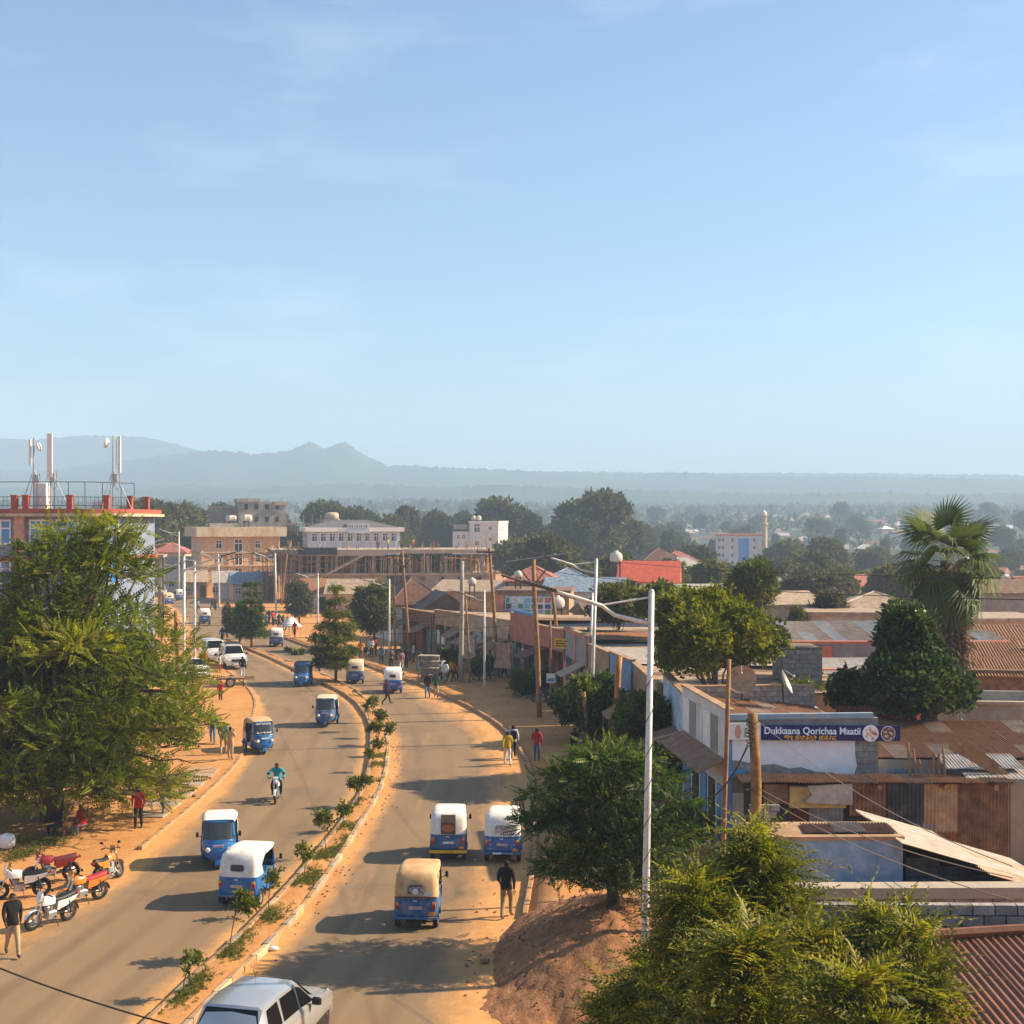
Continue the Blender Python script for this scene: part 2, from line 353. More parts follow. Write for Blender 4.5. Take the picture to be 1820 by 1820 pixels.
def stone_mesh(L_, w_=.16, h_=.23, m_=None, j=0):
    b = MB(); r_ = random.Random(j); q = lambda: r_.uniform(-.014, .014); c = .02
    x0, x1, y0, y1 = -w_/2, w_/2, -L_/2+.012, L_/2-.012
    def ring(z, i): return [(x0+i+q(), y0+i+q(), z+q()), (x1-i+q(), y0+i+q(), z+q()), (x1-i+q(), y1-i+q(), z+q()), (x0+i+q(), y1-i+q(), z+q())]
    b.loft([ring(-.1, 0), ring(h_-c, 0), ring(h_, c)])
    return b.mesh('kerb_stone', m_)
SM = [[stone_mesh(1.0, .16, h_, m_, 7*k+j) for j, h_ in enumerate((.2, .215, .19))] for k, m_ in enumerate((conc_dusty, conc_grey, conc_pale))]
def kerb_line(fxn, y0, y1, parent, side, pick, step=1.0):
    y = y0; k = 0
    while y < y1:
        x = float(fxn(y)); x2 = float(fxn(y+.1)); ang = math.atan2(-(x2-x), .1); dy = step*math.cos(ang)
        xm = float(fxn(y+dy/2))
        o = link('kerb_stone', SM[pick(k)][k % 3], parent, (xm+side*.08, y+dy/2, 0), ang+random.uniform(-.012, .012))
        o.rotation_euler.x = random.uniform(-.01, .01); o.rotation_euler.y = random.uniform(-.03, .03)
        if step != 1: o.scale.y = step
        y += dy; k += 1
kerb_line(MR, 24, 95, median, -1, lambda k: (0, 2, 1, 0, 1, 2, 0)[k % 7] if k % 11 else 1)
kerb_line(MR, 95, 142, median, -1, lambda k: k % 2, 2.0)
kerb_line(ML, 24, 95, median, 1, lambda k: 0 if k % 4 else 1)
kerb_line(ML, 95, 142, median, 1, lambda k: 0, 2.0)

# --- right pavement: raised earth walk up to the shop fronts
def strip(name, f0, f1, y0, y1, z, nY, nX, m, edge=True):
    yy = np.linspace(y0, y1, nY); b = MB(); rr = []
    for y in yy:
        a_, c_ = float(f0(y)), float(f1(y)); p = [(a_, y, float(gz(a_, y))-.08)] if edge else []
        for k in range(nX):
            x = a_+(c_-a_)*k/(nX-1); p.append((x, y, float(gz(x, y))-.03+(z+.03)*float(sst(y0, y0+5, y))+.02*float(hash_noise(x, y, 1.3))+(.03 if y > 150 else 0)))
        rr.append(p)
    b.loft(rr, 0, False, False); o = b.build(name, m, smooth=True); prop(o, kind='structure'); return o
pv_r = strip('pavement', lambda y: RK(y)+.1, lambda y: np.maximum(RK(y)+9.5, 8.2 if y < 70 else -99), 40, 145, .13, 140, 10, earth)
kerb_line(lambda y: RK(y), 43, 110, pv_r, 1, lambda k: 0)
kerb_line(lambda y: RK(y), 110, 144, pv_r, 1, lambda k: 0, 2.0)
LKi = lambda y: LK(y)-.1
pv_l = strip('pavement', lambda y: LK(y)-8, LKi, 50, 148, .1, 110, 8, earth, False)
def kerb_l():
    y = 52; k = 0
    while y < 112:
        x = float(LK(y)); x2 = float(LK(y+.1)); ang = math.atan2(-(x2-x), .1); dy = math.cos(ang)
        o = link('kerb_stone', SM[0][k % 3], pv_l, (float(LK(y+dy/2))-.08, y+dy/2, -.05), ang); y += dy; k += 1
kerb_l()
# concrete drain covers set in the left pavement
def slabs():
    ms = [MB().cbx(-.75, .75, -.36, .36, -.06, .07, .015).mesh('slab', conc_dusty), MB().cbx(-.72, .75, -.35, .36, -.06, .06, .02).mesh('slab', conc_grey)]
    for k, y in enumerate(np.arange(57.5, 68.5, .76)):
        x = float(LK(y)); x2 = float(LK(y+.5)); ang = math.atan2(-(x2-x), .5)
        o = link('slab', ms[0 if k % 3 else 1], pv_l, (x-1.35, y, .12+.006*(k % 2)), ang); o.rotation_euler.x = random.uniform(-.02, .02)
slabs()
# --- heap of excavated soil at the foot of the umbrella tree
def mound():
    nx, ny = 60, 70; xs_ = np.linspace(-1.6, 5.2, nx); ys_ = np.linspace(31.5, 47, ny); Xg, Yg = np.meshgrid(xs_, ys_)
    d = np.sqrt(((Xg-2.9)/3.5)**2+((Yg-39.0)/6.6)**2); h = 1.75*np.clip(1-d, 0, 1)**.85
    d2 = np.sqrt(((Xg-1.2)/2.2)**2+((Yg-35.6)/2.6)**2); h = np.maximum(h, .5*np.clip(1-d2, 0, 1))
    r = np.random.default_rng(3); h = h*(1+.10*hash_noise(Xg, Yg, 2.2)+.07*hash_noise(Xg, Yg, 5.1))+(h > 0)*r.normal(0, .024, h.shape)+.03*np.abs(hash_noise(Xg*1.3+Yg*.6, Yg, 4.3))*(h > .1)
    z = gz(Xg, Yg)-.06+h
    V = np.stack([Xg, Yg, z], -1).reshape(-1, 3); I, J = np.meshgrid(np.arange(nx-1), np.arange(ny-1)); a = (J*nx+I).ravel()
    m = mat('loose_soil', (.30, .135, .058), .95, .22, 2.2, .9, 14, stain=(.38, .20, .10), stain_amt=.35, sscale=5)
    o = link('soil_mound', np_mesh('soil_mound', V, np.stack([a, a+1, a+1+nx, a+nx], 1), m, smooth=True))
    prop(o, 'heap of loose red brown soil at the roadside under the umbrella tree', 'soil heap')
mound()
def stones():
    r_ = random.Random(5); ms = []
    for k in range(4):
        b = MB(); b.ball((0, 0, 0), (.5, .36, .28), 7, 0, 4); b.v = [tuple(c*r_.uniform(.8, 1.2) for c in p) for p in b.v]
        ms.append(b.mesh('pebbles', mat('stone_brown', (.26, .14, .075), .9, .3, 4, .4)))
    V = []; Fc = []
    spots = []; mound_spots = []
    for _ in range(55):
        y = r_.uniform(36, 48); spots.append((r_.uniform(-1.3, .5), y, r_.uniform(.02, .08)))
    for _ in range(260):
        a = r_.uniform(0, 6.3); q = r_.random()**.6; x, y = 2.6+3.2*q*math.cos(a), 38.5+6*q*math.sin(a); mound_spots.append((x, y, r_.uniform(.02, .09)))
    for _ in range(120):
        y = r_.uniform(30, 90); spots.append((float(MR(y))+abs(r_.gauss(0, .35))+.1, y, r_.uniform(.02, .07)))
    for _ in range(120):
        y = r_.uniform(44, 118); spots.append((float(RK(y))+r_.uniform(-1.2, 5.5), y, r_.uniform(.02, .09)))
    for _ in range(90):
        y = r_.uniform(36, 110); spots.append((float(LK(y))-r_.uniform(-.5, 5), y, r_.uniform(.02, .09)))
    b = MB()
    for x, y, s in spots:
        me = ms[r_.randrange(4)]; M = Matrix.Translation((x, y, float(gz(x, y))+.02+(.12 if x > float(RK(y)) and y > 44 else 0))) @ Matrix.Rotation(r_.uniform(0, 6), 4, 'Z') @ Matrix.Scale(s*1.6, 4)
        b.add([tuple(v.co) for v in me.vertices], [tuple(p.vertices) for p in me.polygons], 0, M)
    mo = next(o for o in C.objects if o.name == 'soil_mound'); mv = np.array([v.co[:] for v in mo.data.vertices])
    for x, y, s in mound_spots:
        k = np.argmin((mv[:, 0]-x)**2+(mv[:, 1]-y)**2); me = ms[r_.randrange(4)]; M = Matrix.Translation((x, y, mv[k, 2]+.01)) @ Matrix.Rotation(r_.uniform(0, 6), 4, 'Z') @ Matrix.Scale(s*1.6, 4); b.add([tuple(v.co) for v in me.vertices], [tuple(p.vertices) for p in me.polygons], 0, M)
    o = b.build('gravel', ms[0].materials[0]); prop(o, 'loose stones and clods scattered along the road edges', 'gravel', kind='stuff')
    big = [(862,1712,.3),(893,1742,.22),(938,1778,.42),(912,1590,.2),(848,1622,.12),(345,1420,.22),(92,1492,.3),(64,1500,.16)]
    for i, (px, py, s) in enumerate(big):
        g_ = G(px, py); o = link('rock', ms[i % 4].copy(), None, (g_.x, g_.y, float(gz(g_.x, g_.y))+s*.2+(.1 if i == 5 else 0)), i*1.3); o.scale = (s, s, s)
    for o, l in zip([x for x in C.objects if x.name.startswith('rock')], ['brown rock at the left foot of the soil heap', 'brown stone below the soil heap near the road', 'dark lump at the near foot of the soil heap', 'small stone by the right kerb behind the walking man in black', 'tiny stone on the dusty road beside the soil heap', 'dark clod on the slabs of the left pavement', 'dark stone beside the parked motorcycles under the tree', 'small stone behind the parked red motorcycle']):
        prop(o, l, 'rock', 'rocks by the road')
stones()
# --- far ridges
def ridge(name, prof, Y, depth, col, seed, lo=-40):
    xs_ = np.linspace(prof[0][0], prof[-1][0], 700); top = np.interp(xs_, [p[0] for p in prof], [p[1] for p in prof])
    r = np.random.default_rng(seed); X = (xs_-CX)/F*Y; Z = H-(top-HY)/F*Y
    k = np.ones(5)/5; Z = np.convolve(np.pad(Z, 2, mode='edge'), k, 'valid'); Zs = np.convolve(np.pad(Z, 7, mode='edge'), np.ones(15)/15, 'valid'); Z = Z+r.normal(0, 1.3, len(Z))+hash_noise(xs_, xs_*.3, .11)*2
    rows = []; n_ = 16
    for j in range(n_):
        t = j/(n_-1); rows.append(np.stack([X*(1-.06*(1-t)), X*0+Y-depth*(1-t), lo+((Z if t == 1 else Zs-2)-lo)*(t**.9)+(4*hash_noise(X, X*0+(Y-depth*(1-t))*.4, .006))*(t < 1)*t*(1.05-t)*2], -1))
    rows.append(np.stack([X, np.full_like(X, Y+200), np.full_like(X, lo)], -1))
    V = np.concatenate(rows); nx = len(X); I, J = np.meshgrid(np.arange(nx-1), np.arange(n_)); a = (J*nx+I).ravel()
    m = mat('wooded_hillside_'+name, col, .95, .35, .012, 0, 20, stain=(col[0]*1.8, col[1]*1.5, col[2]*1.3), stain_amt=.4, sscale=.006)
    o = link('hills', np_mesh('hills', V, np.stack([a, a+1, a+1+nx, a+nx], 1), m, smooth=True)); prop(o, kind='structure')
ridge('a', [(-500,800),(-100,836),(60,838),(200,822),(300,808),(350,802),(400,800),(450,806),(500,802),(524,799),(540,788),(552,783),(562,788),(575,796),(586,796),(600,787),(612,784),(622,790),(640,803),(665,818),(690,829),(740,828),(820,832),(900,836),(1000,838),(1080,842),(1180,840),(1300,842),(1400,848),(1500,846),(1600,850),(1700,848),(1790,854),(1900,850),(2300,846)], 3050, 900, (.028, .05, .018), 2)
ridge('b', [(-600,774),(-100,776),(60,782),(150,774),(260,776),(340,797),(420,818),(520,830),(800,836),(2300,848)], 3750, 500, (.03, .05, .02), 4)
ridge('c', [(-500,872),(0,868),(200,872),(330,862),(450,868),(600,858),(760,866),(900,862),(1060,868),(1200,872),(1400,878),(1560,874),(1700,880),(1820,876),(2300,880)], 2200, 600, (.03, .052, .018), 6)
# --- haze: smoky morning air
def haze():
    b = MB(); b.bx(-4300, 4300, -650, 4300, -60, 262)
    m = bpy.data.materials.new('hazy_air'); m.use_nodes = True; t = m.node_tree; t.nodes.clear()
    o_ = t.nodes.new('ShaderNodeOutputMaterial'); v = t.nodes.new('ShaderNodeVolumePrincipled')
    v.inputs['Color'].default_value = (.53, .74, 1.0, 1); v.inputs['Density'].default_value = HAZE_D; v.inputs['Anisotropy'].default_value = 0
    t.links.new(v.outputs['Volume'], o_.inputs['Volume'])
    o = b.build('haze', m); prop(o, 'thin blue smoky haze hanging over the town and hills', 'haze', kind='stuff')
HAZE_D = 3.9e-4
haze()
# ================================================================ buildings
plaster_white = mat('plaster_white', (.62, .6, .56), .9, .1, 1.5, .25, 20, stain=(.42, .33, .24), stain_amt=.3, sscale=.7, streak=True)
plaster_cream = mat('plaster_cream', (.52, .42, .29), .9, .12, 1.5, .25, 20, stain=(.34, .24, .15), stain_amt=.4, sscale=.7, streak=True)
plaster_orange = mat('plaster_orange', (.62, .38, .19), .9, .1, 1.2, .2, 20, stain=(.5, .3, .17), stain_amt=.3, sscale=.5, streak=True)
plaster_pink = mat('plaster_pink', (.45, .17, .12), .9, .15, 1.5, .3, 20, stain=(.34, .19, .13), stain_amt=.4, sscale=.8, streak=True)
plaster_coral = mat('plaster_coral', (.62, .2, .11), .9, .12, 1.5, .2, 20, stain=(.4, .22, .14), stain_amt=.3, sscale=.9)
plaster_grey = mat('plaster_grey', (.3, .29, .28), .9, .15, 1.5, .3, 20, stain=(.24, .19, .14), stain_amt=.4, sscale=.8, streak=True)
plaster_blue = mat('plaster_blue', (.22, .36, .54), .85, .2, 1.8, .35, 22, stain=(.4, .42, .43), stain_amt=.35, sscale=1.1)
plaster_skyblue = mat('plaster_pale_blue', (.44, .53, .63), .85, .1, 1.5, .1)
plaster_bluegrey = mat('plaster_blue_grey', (.19, .23, .32), .85, .12, 1.5, .1)
plaster_tan = mat('plaster_tan', (.40, .26, .15), .92, .18, 1.5, .4, 18, stain=(.28, .16, .09), stain_amt=.5, sscale=.9)
plaster_yellow = mat('plaster_yellow', (.58, .44, .2), .9, .12, 1.5, .2, stain=(.4, .28, .15), stain_amt=.3)
concrete = mat('raw_concrete', (.33, .29, .245), .92, .18, 1.2, .4, 16, stain=(.22, .18, .14), stain_amt=.4, sscale=.6, streak=True)
concrete_light = mat('raw_concrete_light', (.42, .35, .27), .92, .15, 1.2, .4, 16, stain=(.3, .23, .17), stain_amt=.4, sscale=.6)
blockm = [mat('block_%d' % i, c, .95, .2, 5, .7, 35, stain=(.26, .18, .12), stain_amt=.3, sscale=2) for i, c in enumerate([(.31, .29, .27), (.36, .33, .3), (.27, .25, .235)])]
mortar = mat('mortar', (.2, .15, .11), .95, .25, 4, .6, 30)
tin_rust = mat('tin_rust', (.36, .17, .075), .7, .35, 2.2, .15, 30, stain=(.2, .075, .035), stain_amt=.55, sscale=2.2, spec=.3)
tin_brown = mat('tin_brown', (.24, .14, .085), .7, .3, 2.2, .15, 30, stain=(.13, .075, .045), stain_amt=.5, sscale=2.5)
tin_tan = mat('tin_tan', (.42, .32, .22), .6, .25, 2.0, .12, 30, stain=(.36, .2, .1), stain_amt=.5, sscale=1.8, metal=.1, spec=.4)
tin_grey = mat('tin_grey', (.46, .42, .37), .5, .2, 2.0, .1, 30, stain=(.38, .24, .14), stain_amt=.4, sscale=1.4, metal=.2, spec=.5)
tin_pale = mat('tin_pale', (.44, .385, .32), .5, .15, 2.0, .08, 30, stain=(.42, .27, .16), stain_amt=.3, sscale=1.2, metal=.1, spec=.4)
tin_blue = mat('tin_blue', (.2, .26, .34), .55, .25, 2.5, .1, 30, stain=(.35, .36, .36), stain_amt=.4, sscale=2, metal=.1)
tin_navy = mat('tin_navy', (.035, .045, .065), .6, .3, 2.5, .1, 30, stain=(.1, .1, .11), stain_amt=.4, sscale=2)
tin_maroon = mat('tin_maroon', (.14, .045, .03), .65, .3, 2.5, .1, 30, stain=(.09, .03, .02), stain_amt=.5, sscale=2)
tin_redbrown = mat('tin_red_brown', (.21, .082, .042), .6, .2, 1.5, .1, 30, stain=(.27, .12, .07), stain_amt=.4, sscale=1.0, spec=.4)
tile_red = mat('tin_orange_red', (.52, .1, .05), .6, .15, 2, .05)
tile_brown = mat('tin_dark_brown', (.11, .05, .035), .6, .2, 2, .05, stain=(.2, .12, .08), stain_amt=.4)
roof_pink = mat('tin_faded_red', (.36, .13, .1), .7, .2, 2)
wood = mat('timber', (.34, .19, .09), .85, .25, 3, .4, 25, stain=(.2, .11, .055), stain_amt=.4, sscale=3)
wood_dark = mat('timber_dark', (.15, .085, .05), .9, .3, 3, .4, 25)
metal_dark = mat('iron_dark', (.06, .055, .05), .6, .2, 3, metal=.5)
metal_grey = mat('galvanised', (.42, .42, .41), .45, .12, 3, metal=.6, spec=.5)
paint_white = mat('paint_white', (.75, .74, .7), .6, .06, 2)
paint_blue = mat('paint_blue', (.1, .27, .48), .6, .12, 2, stain=(.3, .36, .4), stain_amt=.3)
paint_red = mat('paint_red', (.5, .09, .05), .6, .1, 2)
awning_brown = mat('awning_brown', (.3, .16, .085), .8, .2, 2, .2, stain=(.2, .1, .055), stain_amt=.4)
shade_dark = mat('interior_shade', (.035, .03, .028), .95, .2, 2)  # near-black for unlit interiors and recesses: their shade is put into the colour
glass = glassmat('window_glass'); glass_blue = glassmat('window_glass_blue', (.04, .24, .58), .12); glass_pale = glassmat('window_glass_pale', (.12, .15, .2), .12)
RT = Matrix.Rotation
def frame_unit():
    b = MB(); t = .07
    for x0, x1, z0, z1 in ((0, 1, 0, t), (0, 1, 1-t, 1), (0, t, t, 1-t), (1-t, 1, t, 1-t), (.5-t/2, .5+t/2, t, 1-t), (t, .5-t/2, .62, .62+t*.8), (.5+t/2, 1-t, .62, .62+t*.8)): b.bx(x0-.5, x1-.5, -.05, .0, z0, z1)
    return b.mesh('window', paint_white)
FRAME = frame_unit(); PANE = MB().bx(-.48, .48, -.02, .0, .02, .98).mesh('pane', glass)
PANE_B = MB().bx(-.48, .48, -.02, .0, .02, .98).mesh('pane', glass_blue); PANE_P = MB().bx(-.48, .48, -.02, .0, .02, .98).mesh('pane', glass_pale)
DOORM = MB().bx(-.5, .5, -.04, 0, 0, 1).bx(-.42, .42, -.06, -.04, .08, .45).bx(-.42, .42, -.06, -.04, .55, .93).mesh('door', metal_dark)
def window(parent, x, z, w_, h_, y=0, rz=0, pane=None):
    o = link('window', FRAME, parent, (x, y, z), rz); o.scale = (w_, 1, h_); link('pane', pane or PANE, o); return o
def door(parent, x, z, w_, h_, y=0, m=None, rz=0):
    o = link('door', DOORM, parent, (x, y, z), rz); o.scale = (w_, 1, h_)
    if m: o.material_slots[0].link = 'OBJECT'; o.material_slots[0].material = m
    return o
_sheet = {}
def sheet_mesh(n=8, amp=.022, m=None, name='roof_sheet'):
    """corrugated sheet, 1 m wide (x), 1 m long (y), scaled per object"""
    k = (n, amp, m.name, name)
    if k not in _sheet:
        nx = n*4; V = []; Fq = []
        for j, y in enumerate((0, .5, 1)):
            for i in range(nx+1): V.append((i/nx-.5, y, amp*math.sin(2*math.pi*n*i/nx)))
        for j in range(2):
            for i in range(nx): a = j*(nx+1)+i; Fq.append((a, a+1, a+nx+2, a+nx+1))
        _sheet[k] = np_mesh(name, V, Fq, m, smooth=True)
    return _sheet[k]
def sheets(parent, o, u, v, nu, nv, mats, seed=0, n=8, amp=.022, name='roof_sheet', jitter=1.0, over=.06):
    """lay nu x nv corrugated sheets on the parallelogram o + s*u + t*v (local coordinates); ribs run along v"""
    r = random.Random(seed); o, u, v = map(Vector, (o, u, v)); nn = u.cross(v).normalized(); su, sv = u.length/nu, v.length/nv; ud, vd = u.normalized(), v.normalized()
    for i in range(nu):
        for j in range(nv):
            m_ = r.choice(mats); q = link(name, sheet_mesh(n, amp, m_, name), parent)
            p = o+u*((i+.5)/nu)+v*(j/nv)+nn*(.03+.012*((i+j) % 2)+.02*(nv-1-j)+r.uniform(0, .03)*jitter)
            a = r.uniform(-.028, .028)*jitter; uu = (ud*math.cos(a)+vd*math.sin(a)); vv = nn.cross(uu)
            M = Matrix((uu, vv, nn)).transposed().to_4x4(); M.translation = p
            q.matrix_local = M @ Matrix.Diagonal((su+over, sv+over*2+r.uniform(-.03, .05)*jitter, 1, 1))
def blocks(parent, x0, x1, z0, z1, y, bl=.4, bh=.2, seed=0, skip=None, name='block', th=.15, axis='x', topskip=0, gap=.018):
    """running-bond concrete blocks standing proud of their mortar backing, along local x (or y) facing -y (or -x)"""
    r = random.Random(seed); key = (bl, bh, th)
    ms = [[MB().bx(-.5*bl+gap/2, .5*bl-gap/2, -th, 0, gap/2, bh-gap/2).mesh(name, m) for m in blockm]]
    nrow = max(1, int(round((z1-z0)/bh)))
    for j in range(nrow):
        off = 0 if j % 2 == 0 else -bl/2; x = x0+off
        while x < x1-.02:
            a, b_ = max(x, x0), min(x+bl, x1); c = (a+b_)/2
            if b_-a > .08 and not (skip and skip(c, z0+(j+.5)*bh)) and not (j == nrow-1 and r.random() < topskip):
                q = link(name, r.choice(ms[0]), parent, (c, y-r.uniform(0, .008), z0+j*bh) if axis == 'x' else (y-r.uniform(0, .008), c, z0+j*bh), 0 if axis == 'x' else -math.pi/2)
                q.scale.x = (b_-a)/bl
            x += bl
def text_mesh(s, size, m, ext=.006, bold=0.0):
    cu = bpy.data.curves.new('lettering', 'FONT'); cu.body = s; cu.size = size; cu.extrude = ext; cu.offset = bold; cu.align_x = 'LEFT'; cu.resolution_u = 3
    o = bpy.data.objects.new('tmp', cu); C.objects.link(o); dg = bpy.context.evaluated_depsgraph_get(); me = bpy.data.meshes.new_from_object(o.evaluated_get(dg))
    bpy.data.objects.remove(o); me.materials.clear(); me.materials.append(m); me.name = 'lettering'; return me
def lettering(parent, s, size, m, loc, width=None, bold=0, rot=None, ext=.006):
    me = text_mesh(s, size, m, ext, bold); o = link('lettering', me, parent); o.location = loc
    o.rotation_euler = rot or (R(90), 0, 0)
    if width:
        xs_ = [v.co.x for v in me.vertices]
        if xs_: o.scale.x = width/max(1e-3, max(xs_)-min(xs_))
    return o
# ---------------------------------------------------------------- generic houses
def gable_roof(b, w_, d, z, rise, ov=.4, mi=0):
    b.prism([(-w_/2-ov, z-.05), (w_/2+ov, z-.05), (w_/2+ov, z+.05), (0, z+rise+.05), (-w_/2-ov, z+.05)], 'y', -ov, d+ov, mi)
def hip_roof(b, w_, d, z, rise, ov=.5):
    x0, x1, y0, y1 = -w_/2-ov, w_/2+ov, -ov, d+ov; q = min(w_, d)/2+ov
    if w_ >= d: r0, r1 = (x0+q, (y0+y1)/2, z+rise), (x1-q, (y0+y1)/2, z+rise)
    else: r0, r1 = (0, y0+q, z+rise), (0, y1-q, z+rise)
    V = [(x0,y0,z),(x1,y0,z),(x1,y1,z),(x0,y1,z),r0,r1]
    fs = [(0,1,5,4),(1,2,5),(2,3,4,5),(3,0,4),(3,2,1,0)] if w_ >= d else [(0,1,4),(1,2,5,4),(2,3,5),(3,0,4,5),(3,2,1,0)]
    b.add(V, fs); b.bx(x0+.02, x1-.02, y0+.02, y1-.02, z-.14, z-.004)
    b.tube([r0, r1], .09, 5)
    for i, e in ((0, 4), (3, 4), (1, 5), (2, 5)) if w_ >= d else ((0, 4), (1, 4), (2, 5), (3, 5)): b.tube([V[i], V[e]], .07, 5)
def house(name, X, Y, rz, w_, d, h_, wm, rm, roof, rise, label, cat='house', group=None, wins=(), doors=(), z=None, side=()):
    g_ = float(gz(X, Y)) if z is None else z; t = empty(name, (X, Y, g_), rz, label, cat, group)
    MB().bx(-w_/2, w_/2, 0, d, -.3, h_).build('wall', wm, t)
    b = MB()
    if roof == 'gable': gable_roof(b, w_, d, h_, rise)
    elif roof == 'gablex':
        b.prism([(-.4, h_-.05), (d+.4, h_-.05), (d+.4, h_+.05), (d/2, h_+rise), (-.4, h_+.05)], 'x', -w_/2-.3, w_/2+.3)
    elif roof == 'hip': hip_roof(b, w_, d, h_+.15, rise)
    elif roof == 'shed': b.prism([(-.4, h_), (d+.4, h_+rise), (d+.4, h_+rise+.08), (-.4, h_+.08)], 'x', -w_/2-.3, w_/2+.3)
    else: b.bx(-w_/2-.15, w_/2+.15, -.15, d+.15, h_+.003, h_+rise)
    b.build('roof', rm, t)
    for (x, zz, ww, hh) in wins: window(t, x, zz, ww, hh, -.003)
    for (x, ww, hh) in doors: door(t, x, 0, ww, hh, -.003)
    for (y, zz, ww, hh) in side: window(t, w_/2+.003, zz, ww, hh, y, R(90)).location = (w_/2+.003, y, zz)
    return t
# ---------------------------------------------------------------- drug store at the corner (sign facing the camera)
def drug_store():
    rz = R(5); o = Vector((7.5, 49.0, .27)); t = empty('drug_store', o, rz, 'corner shop with blue drug store signboard and white plaster wall', 'shop')
    Wd, Dp, Hh = 5.4, 7.6, 5.05
    b = MB(); b.bx(0, Wd, 0, .22, 0, Hh-.06); b.build('wall', plaster_grey, t); MB().bx(-.05, Wd, -.04, Dp, -.5, -.003).build('plinth', concrete, t)
    b = MB(); b.bx(0, .22, .223, Dp, 0, 5.3); b.bx(.22, Wd, Dp-.2, Dp, 0, 4.2); b.bx(Wd-.2, Wd, .223, Dp-.2, 0, 4.2); b.build('side_wall', plaster_white, t)
    # upper wall plaster with a torn lower edge over the blockwork
    r = random.Random(3); pts = [(0.02, 4.3), (4.55, 4.3), (4.55, 3.75), (4.62, 3.3), (4.5, 2.98), (4.2, 2.95), (3.7, 3.1), (3.2, 3.12), (2.6, 3.3), (2.2, 3.26), (1.7, 3.42), (1.0, 3.4), (.5, 3.55), (.02, 3.6)]
    MB().prism(pts, 'y', -.035, -.003).build('plaster_panel', mat('plaster_bluish_white', (.80, .82, .85), .9, .06, 1.2, .3, 18, stain=(.6, .58, .55), stain_amt=.2, sscale=1.1), t)
    blocks(t, .02, 5.38, 2.35, 4.2, -.002, .42, .21, 5, lambda x, z: z > 2.9+.12*(5-x) and x < 4.62 or x < .55 and z < 2.9, th=.02)
    MB().prism([(.02, .1), (.95, .1), (.9, 1.2), (1.0, 2.0), (.8, 2.4), (.02, 2.45)], 'y', -.03, -.003).build('plaster_patch', plaster_white, t)
    MB().bx(-.05, 5.2, -.12, .1, Hh-.055, Hh+.13).build('fascia', mat('fascia_blue', (.24, .33, .4), .7, .12, 2, stain=(.4, .33, .26), stain_amt=.3), t)
    MB().bx(-.06, .16, -.06, -.04, .1, 4.3).build('corner_trim', paint_blue, t)
    # roof: rusty sheets between parapets, falling to the front right
    sheets(t, (.25, Dp-.25, 5.05), (Wd-.45, 0, -.5), (0, -Dp+.45, -.22), 6, 3, [tin_rust, tin_rust, tin_tan], 4, 8)
    blocks(t, .0, Wd, 4.2, 5.25, Dp-.2, .45, .21, 9, None, th=.02); MB().bx(0.02, Wd, Dp-.195, Dp+.02, 4.19, 5.25).build('parapet', mortar, t)
    MB().bx(-.04, Wd+.03, Dp-.25, Dp+.06, 5.252, 5.3).build('coping', plaster_tan, t); MB().bx(-.05, .27, -.02, Dp, 5.302, 5.35).build('coping', plaster_tan, t)
    # street side: shutters, white boards, awning
    for k, (y, ww, m_) in enumerate([(.9, 1.0, paint_blue), (2.3, .9, metal_dark), (3.6, 1.0, paint_blue), (5.0, 1.0, metal_dark), (6.4, 1.0, paint_blue)]):
        door(t, -.003, .15, ww, 2.4, y, m_, R(-90))
    for k in range(6): MB().bx(-.03, -.003, .15+k*1.2, 1.27+k*1.2, 3.6, 4.9).build('board', [plaster_white, plaster_grey, paint_white][k % 3], t)
    MB().prism([(-.95, 3.05), (-.02, 3.5), (-.02, 3.55), (-.95, 3.1)], 'y', .3, Dp-.3).build('awning', awning_brown, t)
    MB().bx(-.02, .6, -.2, -.02, 3.0, 3.25).build('ledge', paint_blue, t)
    # signboard
    p = rz; sg = empty('signboard', o, rz, 'long navy blue drug store signboard with white and yellow lettering and tablet pictures', 'sign')
    SY = -.26; x0, x1, z0, z1 = 1.16, 6.1, 4.30, 4.83; dz = -.10
    navy = mat('sign_navy', (.006, .012, .105), .45, .08, 2); sw = mat('sign_white', (.78, .86, .95), .6, .02, 2); sy = mat('sign_yellow', (.85, .42, .02), .6, .02, 2)
    MB().add([(x0, SY, z0), (x1, SY, z0+dz), (x1, SY, z1+dz), (x0, SY, z1), (x0, SY+.08, z0), (x1, SY+.08, z0+dz), (x1, SY+.08, z1+dz), (x0, SY+.08, z1)], [(0,1,2,3),(4,7,6,5),(0,4,5,1),(1,5,6,2),(2,6,7,3),(3,7,4,0)]).build('panel', navy, sg)
    sl_ = math.atan2(dz, x1-x0)
    def put(s_, size, m_, x, z, width, bold): 
        q = lettering(sg, s_, size, m_, (x, SY-.008, z), width, bold, (R(90), 0, 0)); q.rotation_euler = (R(90), -sl_, 0); return q
    put('Dukkaana Qorichaa Maatii', .345, sw, x0+.07, z0+.222, 3.42, .006)
    put('ማቲ መድሐኒት መደብር', .20, sy, x0+.78, z0+.035-.025, 1.86, .004)
